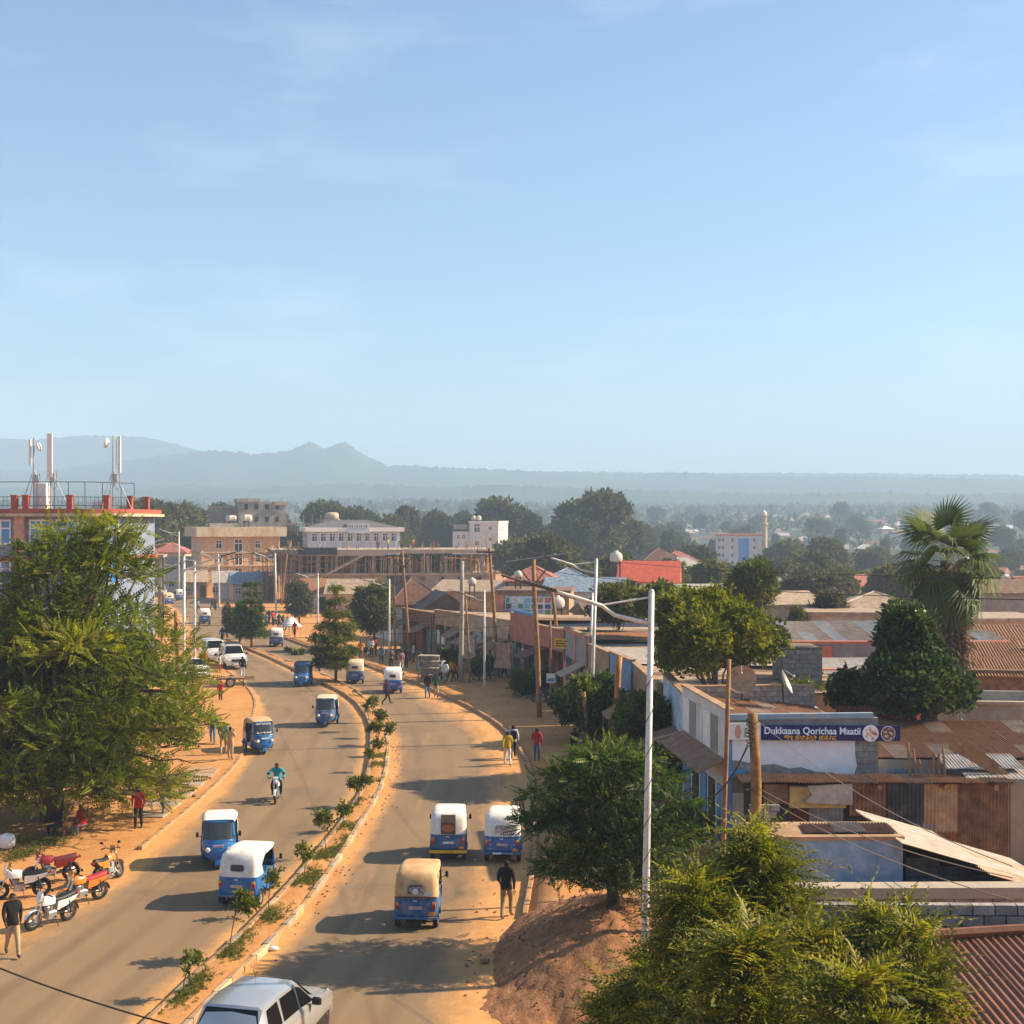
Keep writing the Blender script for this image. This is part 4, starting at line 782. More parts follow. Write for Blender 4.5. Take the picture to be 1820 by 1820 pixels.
# ---------------------------------------------------------------- houses behind the shop row
def behind_row():
    def hx(px, Y): return (px-CX)/F*Y
    def hz(py, Y): return H-(py-HY)/F*Y
    house('hip_roof_house', hx(745, 142), 142, R(20), 5.4, 6.5, 3.6, plaster_white, tile_brown, 'hip', 2.6, 'house with a steep dark brown hipped roof behind the shops', 'house', None, [(-1, 1.2, 1, 1)])
    house('gable_roof_house', hx(792, 136), 136, R(12), 4.6, 6, 3.3, plaster_white, tile_brown, 'gable', 1.9, 'white gabled house with brown roof right of the hipped one', 'house', None, [(.6, 3.4, .5, .4)])
    t = house('poster_house', hx(947, 128), 128, R(-6), 6.6, 7, 5.6, plaster_tan, tin_brown, 'flat', .25, 'flat roofed house with a wall of colourful posters', 'house', None, [(-2.7, 2.8, .6, 1.2)])
    p = empty('poster_board', t.location+Vector((-.55, -.1, 3.0)), R(-6), 'large sheet of colourful portrait posters on the flat roofed house', 'poster'); MB().bx(-2.0, 2.3, -.06, 0, .0, 2.3).build('panel', mat('poster_pale', (.5, .58, .68), .7, .1, 2, stain=(.7, .7, .7), stain_amt=.4, sscale=2), p)
    r = random.Random(6); pc = [mat('poster_ink_%d' % i, c, .7, .25, 6, stain=(.06, .05, .05), stain_amt=.35, sscale=5) for i, c in enumerate([(.6, .15, .08), (.1, .1, .25), (.55, .35, .08), (.7, .7, .7), (.15, .3, .12), (.35, .2, .4), (.1, .09, .09), (.25, .5, .65)])]
    for i in range(7):
        for j in range(4):
            x, z = -1.95+i*.6+r.uniform(-.05, .05), .06+j*.56+r.uniform(-.05, .05); MB().bx(x, x+.54*r.uniform(.6, 1.05), -.075-.002*j-.001*i, -.061, z, z+.5*r.uniform(.7, 1.05)).build('poster', r.choice(pc), p)
    MB().bx(-2.75, -2.1, -.05, .0, -.9, 2.4).build('door_panel', plaster_coral, p)
    house('faded_roof_house', hx(945, 150), 150, R(-5), 5, 6, 5.6, plaster_tan, roof_pink, 'hip', 1.6, 'house with a faded pink hipped roof behind the poster wall')
    house('red_roof_house', hx(1152, 172), 172, R(-8), 7.2, 7.5, 4.2, plaster_white, tile_red, 'gablex', 2.6, 'white house with a bright orange red roof beyond the dark trees', 'house', None, [(-2, 1.2, 1, 1)], z=hz(1036, 172)-4.2)
    # tan roofs and walls packed behind the shops
    for k, (px, Y, w_, d, h_, wm, rm, roof, rise, lab) in enumerate([(850, 150, 10, 8, 4.6, plaster_tan, tin_tan, 'gablex', 1.1, 'tan gabled house beyond the clothes shop'), (1035, 145, 8, 8, 4.8, plaster_skyblue, tin_blue, 'gablex', 1.4, 'pale blue house with blue roof left of the red roof'), (1010, 160, 6, 6, 5, plaster_white, tin_blue, 'hip', 1.6, 'white house with blue hipped roof left of the lamp arm'), (1250, 150, 9, 7, 4, plaster_white, tin_grey, 'gablex', 1.3, 'white house with grey roof right of the red roof'), (1370, 128, 10, 7, 4.5, plaster_cream, tin_tan, 'gablex', 1.1, 'cream house with tan roof left of the little cedar'), (1560, 122, 8, 8, 4.2, plaster_tan, tin_tan, 'hip', 1.5, 'tan hipped house left of the palm crown'), (1500, 112, 6, 6, 4.6, plaster_cream, tin_tan, 'flat', .3, 'cream flat house behind the feathery grey cedar'), (1780, 105, 8, 7, 4.6, plaster_cream, tin_tan, 'flat', .3, 'cream flat house at the right edge beyond the palm'), (1130, 118, 8, 6, 4.2, plaster_tan, tin_brown, 'gablex', 1.0, 'brown roofed house hidden by the green trees'), (1800, 135, 9, 8, 5.2, plaster_grey, tin_brown, 'gablex', 1.2, 'grey house with brown roof at the right edge')]):
        house('compound_house', hx(px, Y), Y, R((k*37) % 30-15), w_, d, h_, wm, rm, roof, rise, lab, 'house', None, [(-w_*.28, 1.3, 1.0, 1.1), (w_*.28, 1.3, 1.0, 1.1)], [(0, .9, 2.1)])
    def tank(px, py, Y, rad, base, lab, post=True, horiz=False):
        X = hx(px, Y); zc = hz(py, Y); t = empty('water_tank', (X, Y, base), 0, lab, 'water tank', 'white water tanks'); m = mat('tank_white', (.55, .5, .43), .6, .1, 2, stain=(.42, .31, .2), stain_amt=.4)
        b = MB(); c = zc-base
        if horiz:
            b.lathe([(0, -rad*1.5), (rad*.8, -rad*1.42), (rad, -rad*1.15), (rad, -rad*.4), (rad*1.03, -rad*.38), (rad*1.03, -rad*.3), (rad, -rad*.28), (rad, rad*1.15), (rad*.8, rad*1.42), (0, rad*1.5)], 14, 0, Matrix.Translation((0, 0, c)) @ RT(R(90), 4, 'Y'))
        else:
            b.lathe([(0, -rad), (rad*.7, -rad*.8), (rad*.98, -rad*.4), (rad*1.02, 0), (rad*.98, rad*.35), (rad*.8, rad*.7), (rad*.35, rad*.92), (rad*.3, rad*1.1), (0, rad*1.12)], 16, 0, Matrix.Translation((0, 0, c)))
        b.build('tank', m, t, True); b = MB()
        for x in (-.6, .6):
            for y in (-.6, .6): b.tube([(x*rad, y*rad, 0), (x*rad, y*rad, c-rad*.62)], .06, 5)
        b.bx(-rad*.8, rad*.8, -rad*.8, rad*.8, c-rad*.98, c-rad*.9); b.build('stand', metal_dark, t)
    tank(1095, 991, 165, .75, hz(1040, 165), 'white round tank on a tall stand beside the red roof')
    tank(991, 1072, 112, .56, 4.7, 'white round tank standing on a flat shop roof')
    tank(921, 1021, 131, .38, 5.85, 'white tank on top of the poster house')
    tank(839, 1034, 140, .4, 4.2, 'white tank on a stand behind the concrete pole')
    tank(411, 922, 256, .62, hz(938, 256), 'left one of the two tanks on the orange block', horiz=True)
    tank(438, 921, 256, .66, hz(938, 256), 'right one of the two tanks on the orange block', horiz=True)
    tank(842, 921, 336, .62, hz(928, 336), 'left ball tank on the white four storey block'); tank(851, 921, 336, .62, hz(928, 336), 'right ball tank on the white four storey block')
behind_row()
# ---------------------------------------------------------------- town blocks left of centre
def block_building(name, px0, px1, Y, rz, depth, levels, wm, label, cat='building', base=None):
    s = F/Y; X0 = (px0-CX)/s; Wd = (px1-px0)/s/math.cos(rz); g_ = float(gz(X0, Y))-.3 if base is None else base
    t = empty(name, (X0, Y, g_), rz, label, cat); top = H-(levels[0]-HY)/s-g_; MB().bx(0, Wd, 0, depth, 0, top).build('wall', wm, t); return t, Wd, s, g_
def town_blocks():
    # orange three storey block
    t, Wd, s, g_ = block_building('orange_block', 358, 487, 250, R(24), 9, (953,), plaster_orange, 'orange three storey block with cream parapet and two white tanks'); zz = lambda py, Y=250: H-(py-HY)/F*Y-g_
    MB().bx(-1.1, Wd+1.1, -1.1, 10, zz(954), zz(937)).build('parapet', plaster_cream, t)
    for py in (982, 1006): MB().bx(-.25, Wd+.25, -.35, 9.2, zz(py)-.12, zz(py)+.12).build('slab', plaster_cream, t)
    for x in (-.05, Wd*.33, Wd*.66, Wd-.25): MB().bx(x, x+.3, -.2, -.003, 0, zz(954)).build('pillar', plaster_orange, t)
    for py in (972, 997, 1024):
        for fx_, w_, h_ in ((.22, 1.1, 1.6), (.47, 1.5, 2.3), (.72, .9, 1.5)): window(t, Wd*fx_, zz(py)-.4 if w_ < 1.4 else zz(py)-.9, w_, h_, -.003)
        for y in (2, 5, 7.5): 
            q = window(t, -.003, zz(py)-.4, 1.0, 1.4, y, R(-90))
    MB().bx(2, 8, 2.5, 6.5, zz(937)+.003, zz(930)).build('tank_deck', concrete, t)
    q = MB(); r = random.Random(14)
    for k in range(26): x = r.uniform(-4, Wd+5); q.tube([(x, -r.uniform(1, 6), 0), (x+r.uniform(-.3, .3), -r.uniform(1, 6), r.uniform(4, 9))], .07, 4)
    for k in range(14): x = r.uniform(-3, Wd); z = r.uniform(2, 7); q.tube([(x, -2, z), (x+r.uniform(2, 5), -2.5, z+r.uniform(-.3, .3))], .06, 4)
    prop(q.build('scaffold', wood, t), kind='stuff')
    # pale blue office
    t, Wd, s, g_ = block_building('pale_blue_office', 548, 708, 300, R(14), 12, (945,), plaster_skyblue, 'pale blue office block with a white fascia and tall windows'); zz = lambda py, Y=300: H-(py-HY)/F*Y-g_
    MB().bx(-.8, Wd+.8, -.8, 12.8, zz(945)+.003, zz(937.5)).build('fascia', paint_white, t); MB().bx(Wd*.42, Wd*.66, -1.0, 4, zz(948), zz(931)).build('tower', plaster_skyblue, t)
    b = MB(); hip_roof(b, Wd-1, 11, zz(937), 1.5, .2); b.v = [(x+Wd/2, y+.8, z) for x, y, z in b.v]; b.build('roof', mat('roof_slate', (.13, .12, .12), .7, .2, 2), t)
    for k in range(10): window(t, Wd*(.07+.096*k), zz(963), 1.35, 1.9, -.003)
    for k in range(11): MB().bx(Wd*k/10.5-.1, Wd*k/10.5+.1, -.18, -.003, 0, zz(945)).build('pilaster', plaster_skyblue, t)
    for k in range(4): window(t, Wd*(.46+.05*k), zz(938), 1.2, .75, -1.003, 0, PANE_P)
    for k in range(5):
        for j in range(2): window(t, -.003, zz(978)+j*2.4, 2.1, 2.2, 1.4+k*2.3, R(-90), PANE_P)
    # building under construction
    t, Wd, s, g_ = block_building('construction_building', 500, 872, 215, R(6), 3, (1022,), concrete_light, 'long concrete building under construction with timber props', 'building'); zz = lambda py, Y=215: H-(py-HY)/F*Y-g_
    W1 = Wd*.49
    MB().bx(-2, W1, -1.2, 14, zz(988), zz(977)).build('slab', concrete_light, t); MB().bx(W1+.003, Wd+.6, -.8, 14, zz(984), zz(977)).build('slab', concrete_light, t); MB().bx(-2, Wd, -.6, 14, zz(1023), zz(1019)).build('slab', concrete_light, t)
    MB().bx(2.5, 8.5, -1.5, -1.203, zz(986), zz(973)).build('dark_panel', tin_navy, t)
    cm = MB().bx(-.22, .22, -.22, .22, 0, zz(988)-zz(1019)-.01).mesh('column', concrete); pm = MB().tube([(0, 0, 0), (.06, 0, (zz(988)-zz(1019)))], .075, 4).mesh('prop', mat('timber_pale', (.5, .36, .22), .9, .25, 3))
    for k in range(12): link('column', cm, t, (Wd*(k/11.5), -.2, zz(1019)+.004)); link('column', cm, t, (Wd*(k/11.5), 6, zz(1019)+.004))
    r = random.Random(4)
    for k in range(150): link('prop', pm, t, (r.uniform(0, Wd), r.uniform(-.5, 3.0), zz(1019)+.002))
    MB().bx(-1.5, Wd, 7, 7.2, zz(1018.8), zz(988.2)).build('back_wall', tile_brown, t)
    MB().bx(Wd*.62, Wd+.2, -.3, -.003, 0, zz(1023.1)).build('block_wall', plaster_grey, t); MB().bx(Wd*.5, Wd*.615, -.2, -.003, zz(1040), zz(1023.1)).build('opening_shade', tin_navy, t)  # dark panel on the wall face paints the shade inside an opening
    for f_ in (.66, .75, .84, .93): MB().bx(Wd*f_, Wd*f_+.7, -.34, -.303, zz(1032), zz(1026)).build('opening_shade', shade_dark, t)  # near-black panels paint the shade within the small openings
    window(t, Wd*.21, zz(1041), 1.0, 1.5, -.003); window(t, Wd*.37, zz(1032), .8, .7, -.003)
    b = MB(); b.prism([(0, 0), (.8, 0), (6.5, 3.0), (5.7, 3.0)], 'y', -.6, -.3); q = b.build('ramp', concrete_light, t); q.location = (6.5, -.7, zz(1021))
    q = MB()
    for k in range(60): x = r.uniform(0, Wd); q.tube([(x, r.uniform(-.5, 8), zz(977)), (x+r.uniform(-.1, .1), r.uniform(-.5, 8), zz(977)+r.uniform(.4, 1.5))], .05, 4)
    for k in range(24): x = r.uniform(0, Wd-3); z = r.uniform(zz(1018), zz(990)); q.tube([(x, -.9, z), (x+r.uniform(1.5, 4), -.95, z+r.uniform(-.4, .4))], .06, 4)
    for k in range(30): x = r.uniform(-1, Wd); q.tube([(x, -1.2, 0), (x+r.uniform(-.3, .3), -1.1, zz(r.uniform(1015, 980)))], .06, 4)
    prop(q.build('starter_bars', wood, t), kind='stuff')
    # brushwood scaffold at its left end
    q = MB(); 
    for k in range(70): x = r.uniform(-3.6, 3.5); z = r.uniform(zz(1000), zz(976)); q.tube([(x, -1.5+r.uniform(-.5, .5), z), (x+r.uniform(-2, -.4), -1.9, z+r.uniform(.1, .9))], .05, 4)
    for k in range(16): x = -2.5+k*.35; q.tube([(x, -1.6+r.uniform(-.4, .4), 0), (x+r.uniform(-.3, .3), -1.6, zz(985))], .06, 4)
    o = q.build('scaffold', wood_dark, t); prop(o, kind='stuff')
    # roof workers are people, placed later.  unfinished grey block behind
    t, Wd, s, g_ = block_building('unfinished_block', 424, 504, 335, R(16), 10, (892,), concrete, 'unfinished grey concrete block on the skyline'); zz = lambda py, Y=335: H-(py-HY)/F*Y-g_
    MB().bx(-.4, Wd*.45, -.4, 9, zz(892)+.003, zz(886)).build('slab', concrete_light, t); MB().bx(Wd*.75, Wd+.5, -.5, 10.5, zz(898), zz(891)).build('canopy', concrete_light, t)
    for k in range(4):
        for j in range(3): MB().bx(Wd*(.12+.22*k), Wd*(.12+.22*k)+.9, -.04, -.003, zz(905)-j*3, zz(905)-j*3+1.2).build('opening_shade', shade_dark, t)  # near-black panels on the solid wall, shade of the openings painted
    t, Wd, s, g_ = block_building('unfinished_block', 372, 423, 338, R(10), 10, (903,), concrete, 'lower left wing of bare concrete beside the unfinished block'); MB().bx(-.3, Wd+.3, -.3, 10, H-(903-HY)/F*338-g_+.003, H-(899-HY)/F*338-g_).build('slab', concrete_light, t)
    t = empty('unfinished_frame_building', ((508-CX)/F*330, 330, -2.4), R(8), 'open concrete frame with scaffolding right of the unfinished block', 'building'); r = random.Random(9)
    for j, z in enumerate((11.0, 13.6)):
        MB().bx(0, 11.5-j*2, 0, 6, z, z+.3).build('slab', concrete_light, t)
        for k in range(6): MB().bx(k*2, k*2+.25, 0, .25, z+.303, z+2.3).build('column', concrete_light, t)
    q = MB()
    for k in range(30): x = r.uniform(0, 11); q.tube([(x, -.4, 8), (x+r.uniform(-.4, .4), -.4, r.uniform(12, 15.5))], .06, 4)
    o = q.build('scaffold', wood, t); prop(o, kind='stuff')
    t = empty('round_tank_block', ((575-CX)/F*320, 320, -2), 0, 'low block with a round tank behind the pale blue office', 'building'); MB().bx(0, 3.4, 0, 3, 0, 14.5).build('wall', plaster_cream, t); MB().lathe([(1.6, 14.5), (1.6, 15.6), (1.2, 16), (0, 16.1)], 16, 0, Matrix.Translation((1.7, 1.5, 0))).build('tank', plaster_cream, t, True)
    # white four storey block
    t, Wd, s, g_ = block_building('white_block', 834, 886, 330, R(-14), 9, (929,), plaster_white, 'white four storey block with ball tanks on its roof'); zz = lambda py, Y=330: H-(py-HY)/F*Y-g_
    MB().bx(-.15, Wd+.15, -.15, 9.1, zz(929)+.003, zz(926)).build('parapet', paint_white, t); MB().bx(-4.2, -.003, .5, 8, 0, zz(945)).build('wing', plaster_white, t)
    for j in range(4):
        window(t, Wd*.27, zz(947)-j*2.9, 1.5 if j == 0 else 1.3, 2.2 if j == 0 else 1.0, -.003); window(t, Wd*.72, zz(942)-j*2.6, .9, .9, -.003); window(t, -2.8, zz(958)-j*2.8, .8, 1.0, .497); window(t, -1.5, zz(958)-j*2.8, .8, 1.0, .497)
        for y in (2, 5): window(t, Wd+.003, zz(944)-j*2.7, .7, 1.1, y, R(90))
    MB().bx(-3.9, -.5, .2, .49, zz(941), zz(932)).build('terrace', concrete, t)
    # grey office and minaret far right
    t, Wd, s, g_ = block_building('grey_office', 1272, 1352, 500, R(-8), 10, (952,), plaster_white, 'grey white office block beside the minaret in the hazy town'); zz = lambda py, Y=500: H-(py-HY)/F*Y-g_
    MB().bx(-.2, Wd+.2, -.2, 10, zz(952)+.003, zz(949)).build('parapet', plaster_coral, t); MB().bx(Wd*.5, Wd*.72, -.3, -.003, 1, zz(957)).build('glass_front', glass_blue, t)
    for j in range(4):
        for f_ in (.08, .16, .36, .84): window(t, Wd*f_, zz(963)-j*2.7, 1.0, 1.4, -.003)
    Y = 540; X = (1358-CX)/F*Y; g_ = float(gz(X, Y)); t = empty('minaret', (X, Y, g_), 0, 'slender cream minaret with a white dome in the hazy town', 'minaret'); z1 = H-(908-HY)/F*Y-g_
    MB().lathe([(1.3, 0), (1.25, z1-9), (1.25, z1-5.5), (1.6, z1-5.4), (1.6, z1-4.8), (1.15, z1-4.7), (1.1, z1-2.2), (1.5, z1-2.1), (1.5, z1-1.8), (.9, z1-1.7)], 10).build('shaft', plaster_cream, t, False)
    MB().lathe([(.9, z1-1.7), (1.15, z1-1.2), (1.0, z1-.5), (.5, z1-.1), (.05, z1+.4), (.0, z1+.9)], 12).build('dome', paint_white, t, True)
    Y = 480; house('tan_villa', (1548-CX)/F*Y, Y, R(-5), 7.5, 8, 8.2, plaster_cream, mat('roof_tan', (.42, .2, .1), .8, .15), 'hip', 2.0, 'two storey tan villa with an orange hipped roof in the hazy town', 'house', None, [(-2.4, 5, 1, 1.2), (0, 5, 1, 1.2), (2.4, 5, 1, 1.2), (-2.4, 2, 1, 1.2), (2.4, 2, 1, 1.2)])
    for (px, py, Y, w_, lab, rm) in [(1180, 985, 260, 7, 'pointed red brown roof house in the valley behind the red roof', tile_brown), (1213, 990, 280, 8, 'house with orange pointed roof and pale wall in the valley', roof_pink), (1225, 1005, 240, 9, 'low white house below the pointed orange roof', tin_grey)]:
        X = (px-CX)/F*Y; g_ = float(gz(X, Y)); hh = max(3, H-(py+12-HY)/F*Y-g_); house('valley_house', X, Y, R(10), w_, 7, hh, plaster_white, rm, 'hip', 2.3, lab, 'house', None, [(-2, 1.5, 1, 1), (2, 1.5, 1, 1)])
town_blocks()
# ---------------------------------------------------------------- antenna building on the left
def antenna_building():
    Y = 112; s = F/Y; g_ = 0; Xr = (207-CX)/s; zs = H-(910-HY)/s; t = empty('antenna_building', (Xr, Y, 0), 0, 'blue and pink building with roof terrace and antenna masts behind the feathery tree', 'building'); red = mat('paint_brick_red', (.36, .085, .055), .8, .12, 2)
    def outline(o, n=8):
        rr_ = 3.0+o; pts = [(-14, -o)]; 
        for k in range(n+1): a = -math.pi/2+math.pi/2*k/n; pts.append((-3+rr_*math.cos(a), 3+rr_*math.sin(a)))
        return pts+[(o, 12), (-14, 12)]
    b = MB(); b.prism(outline(0), 'z', 0, zs-.35); b.build('wall', plaster_bluegrey, t)
    MB().prism(outline(.85), 'z', zs-.347, zs-.12).build('slab', plaster_cream, t); MB().prism(outline(.6), 'z', zs-.117, zs+.25).build('roof_band', red, t)
    for k, x in enumerate((-8.1, -7.4)): pass
    MB().bx(-8.0, -7.2, -.5, -.003, 0, zs-.35).build('pilaster', mat('plaster_salmon', (.5, .26, .2), .85, .12), t)
    for j in range(3):
        for (x, w_) in ((-6.0, 1.9), (-3.9, 1.9), (-9.2, 1.6), (-11.2, 1.6)): window(t, x, zs-2.6-j*3.2, w_, 2.0, -.003, 0, PANE_B)
        q = window(t, 0, zs-2.6-j*3.2, 1.9, 2.0, 0, 0, PANE_B); a = R(-45); q.location = (-3+3.003*math.cos(a), 3+3.003*math.sin(a), zs-2.6-j*3.2); q.rotation_euler = (0, 0, R(45))
    MB().prism(outline(.3), 'z', zs-3.9, zs-3.6).build('band', red, t)
    # terrace: pillars and iron railing
    pil = MB().bx(-.22, .22, -.22, .22, 0, 1.0).bx(-.28, .28, -.28, .28, 1.003, 1.1).mesh('terrace_pillar', red); zt = zs+.252
    path = [(-14, -.3), (-8, -.3), (-7.1, -.3), (-3.6, -.3), (-1.0, .75), (.25, 3), (.3, 8)]
    for p in path: link('terrace_pillar', pil, t, (p[0], p[1], zt))
    b = MB()
    for a, c in zip(path, path[1:]):
        for z in (.25, .95): b.tube([(a[0], a[1], zt+z), (c[0], c[1], zt+z)], .025, 4)
        n = int(math.dist(a, c)/.3)
        for k in range(1, n): q = k/n; x, y = a[0]+(c[0]-a[0])*q, a[1]+(c[1]-a[1])*q; b.tube([(x, y, zt+.25), (x, y, zt+.95)], .014, 4)
    b.build('railing', metal_dark, t)
    b = MB()
    for x, y in ((-9.5, .2), (-6.4, .2), (-5.0, .2), (-3.9, .2), (-2.6, .3), (-1.4, 1), (-.3, 2.4), (.2, 4.5)): b.tube([(x, y, zt), (x, y, zt+2.15)], .03, 4)
    b.tube([(-14, .2, zt+2.15), (-2.6, .2, zt+2.15), (-1.2, 1.2, zt+2.15), (.2, 4.5, zt+2.15)], .03, 4); b.build('pipe_frame', metal_dark, t)
    for (px, ytop, ydish, dside, lab) in ((48, 776, 792, 1, 'leftmost antenna mast with a small round dish'), (78, 768, None, 0, 'middle antenna mast with one tall white panel'), (191, 773, 786, -1, 'right antenna mast with a dish and two panels at the terrace corner')):
        X = (px-CX)/s; z0 = zt; hgt = H-(ytop-HY)/s-z0; m = empty('antenna_mast', (X, Y+1.6, z0), 0, lab, 'antenna', 'antenna masts on the roof'); b = MB(); b.tube([(0, 0, 0), (0, 0, hgt)], .07, 8); b.build('pole', metal_grey, m); b = MB()
        for a in (0, 2.1, 4.2): b.tube([(math.cos(a)*1.5, math.sin(a)*1.2, 0), (0, 0, hgt*.55)], .035, 5)
        b.build('brace', metal_grey, m)
        pw = mat('antenna_white', (.72, .71, .68), .5, .04)
        if dside:
            q = MB(); q.lathe([(.05, -.18), (.3, -.1), (.42, .02), (.42, .1), (.0, .14)], 14, 0, Matrix.Translation((dside*.0, -.35, H-(ydish-HY)/s-z0)) @ RT(R(70*dside), 4, 'Y') @ RT(R(90), 4, 'X') if 0 else Matrix.Translation((dside*.45, -.2, H-(ydish-HY)/s-z0)) @ RT(R(75*dside), 4, 'Y')); q.build('dish', pw, m, True)
        for x, z0_, z1_, w_ in ([(-.25, .62, .98, .18)] if dside > 0 else [(.0, .42, 1.0, .45)] if not dside else [(.55, .5, 1.0, .24), (.3, .6, .95, .05)]): MB().cbx(x-w_/2, x+w_/2, -.25, -.08, hgt*z0_, hgt*z1_, .03).build('panel_antenna', pw, m)
        MB().cbx(.08, .38, -.2, .1, hgt*.36, hgt*.48, .02).build('radio_unit', metal_grey, m)
        q = MB(); q.tube([(.5, -.1, hgt*.5), (.55, -.1, hgt*.3), (.3, -.1, hgt*.25), (.08, 0, hgt*.35)], .02, 4); q.build('cable', metal_dark, m)
    MB().cbx(-6.9, -5.9, 1, 2, zt, zt+2.1, .05).build('roof_cabin', paint_white, t); MB().cbx(-2.2, -1.4, .8, 1.3, zt, zt+.6, .03).build('air_unit', paint_white, t); MB().cbx(-11.5, -10.4, .8, 1.4, zt, zt+.7, .03).build('air_unit', paint_white, t)
antenna_building()
def left_row():
    for k, (Y, dx, w_, d, h_, wm, rm, lab) in enumerate([(92, -11, 7, 8, 3.6, plaster_yellow, tin_tan, 'pale yellow roadside shop behind the feathery tree'), (104, -10.5, 6, 8, 3.4, plaster_skyblue, tin_blue, 'pale blue roadside shop behind the feathery tree'), (116, -10, 6, 10, 3.8, plaster_yellow, tin_tan, 'farther yellow shop on the left side of the road'), (135, -11, 7, 12, 4.2, plaster_cream, tin_rust, 'cream shop with rusty roof on the left roadside'), (158, -12, 7, 14, 4.5, plaster_white, tin_grey, 'white shop at the left side of the junction'), (185, -13, 8, 14, 5, plaster_cream, tin_tan, 'cream shop beyond the junction on the left'), (215, -14, 9, 16, 6.5, plaster_orange, tile_brown, 'two storey house on the left beyond the junction')]):
        house('roadside_shop', float(LK(Y))+dx, Y, R(12), w_, d, h_, wm, rm, 'shed', .5, lab, 'shop', 'shops on the left roadside', [(w_*.2, 1, 1, 1)], [(-w_*.2, 1, 2.1)], side=[(2, .6, 1.4, 1.7), (5, .6, 1.4, 1.7)])
    t = empty('unfinished_column_building', ((222-CX)/F*150, 150, 0), R(10), 'unfinished concrete frame with tall columns left of the road', 'building')
    for z in (4.2, 8.2): MB().bx(-4, 4, 0, 6, z, z+.3).build('slab', concrete, t)
    for x in (-3.7, 0, 3.4):
        for y in (0.1, 5): MB().bx(x, x+.35, y, y+.35, 0, 4.197).build('column', concrete, t); MB().bx(x, x+.35, y, y+.35, 4.503, 8.197).build('column', concrete, t)
    b = MB(); b.prism([(-4.4, 8.6), (4.4, 9.6), (4.4, 9.7), (-4.4, 8.7)], 'y', -.5, 6.5); b.build('roof', roof_pink, t)
    r = random.Random(2)
    for k, (px, py, Y, rm, lab) in enumerate([(268, 962, 300, roof_pink, 'house with faded red pitched roof beyond the junction'), (300, 975, 280, roof_pink, 'second red roofed house left of the orange block'), (245, 985, 260, tin_rust, 'low rusty roofed house near the left road end'), (320, 1000, 255, tin_tan, 'tan roofed house at the foot of the orange block'), (230, 1000, 230, tin_tan, 'tan roofed house left of the far traffic'), (350, 1030, 232, tin_tan, 'shed with dusty roof before the orange block'), (400, 1035, 228, tin_grey, 'grey tin shed before the orange block'), (440, 1042, 222, tin_blue, 'blue fenced stall before the construction site'), (470, 1035, 226, tin_brown, 'brown tin stall beside the scaffold'), (560, 1060, 190, tin_rust, 'rusty tin stall behind the grey green tree'), (620, 1058, 186, tin_tan, 'dusty stall below the construction frame'), (200, 975, 330, tin_grey, 'grey roofed house far left')]):
        X = (px-CX)/F*Y; g_ = float(gz(X, Y)); hh = max(2.6, H-(py+8-HY)/F*Y-g_); house('far_house', X, Y, R(r.uniform(0, 30)), r.uniform(6, 8) if k < 5 or k > 9 else r.uniform(3, 4.5), 7 if k < 5 or k > 9 else 4, hh, [plaster_white, plaster_cream, plaster_tan][k % 3], rm, 'hip' if k < 2 else 'gablex', 1.9, lab, 'house', None, [(-1.5, 1.0, 1, 1)], [(1, .9, 2)])
    # white canopy tent at the bend
    p = G(517, 1130); t = empty('canopy_tent', (p.x, p.y, 0), 0, 'white peaked canopy tent beside the road at the bend', 'tent'); b = MB()
    rings = [[(rad*math.cos(a+math.pi/4), rad*math.sin(a+math.pi/4), z) for a in [2*math.pi*k/16 for k in range(16)]] for rad, z in ((1.2, 1.0), (.95, 1.2), (.6, 1.6), (.35, 1.9), (.05, 2.0))]; b.loft(rings, 0, True, True); b.build('canopy', paint_white, t, True)
    for a in (0, 1.57, 3.14, 4.71): q = MB(); q.tube([(1.05*math.cos(a), 1.05*math.sin(a), 0), (1.05*math.cos(a), 1.3*math.sin(a), 1.1)], .04, 5); q.build('pole', metal_grey, t)
left_row()
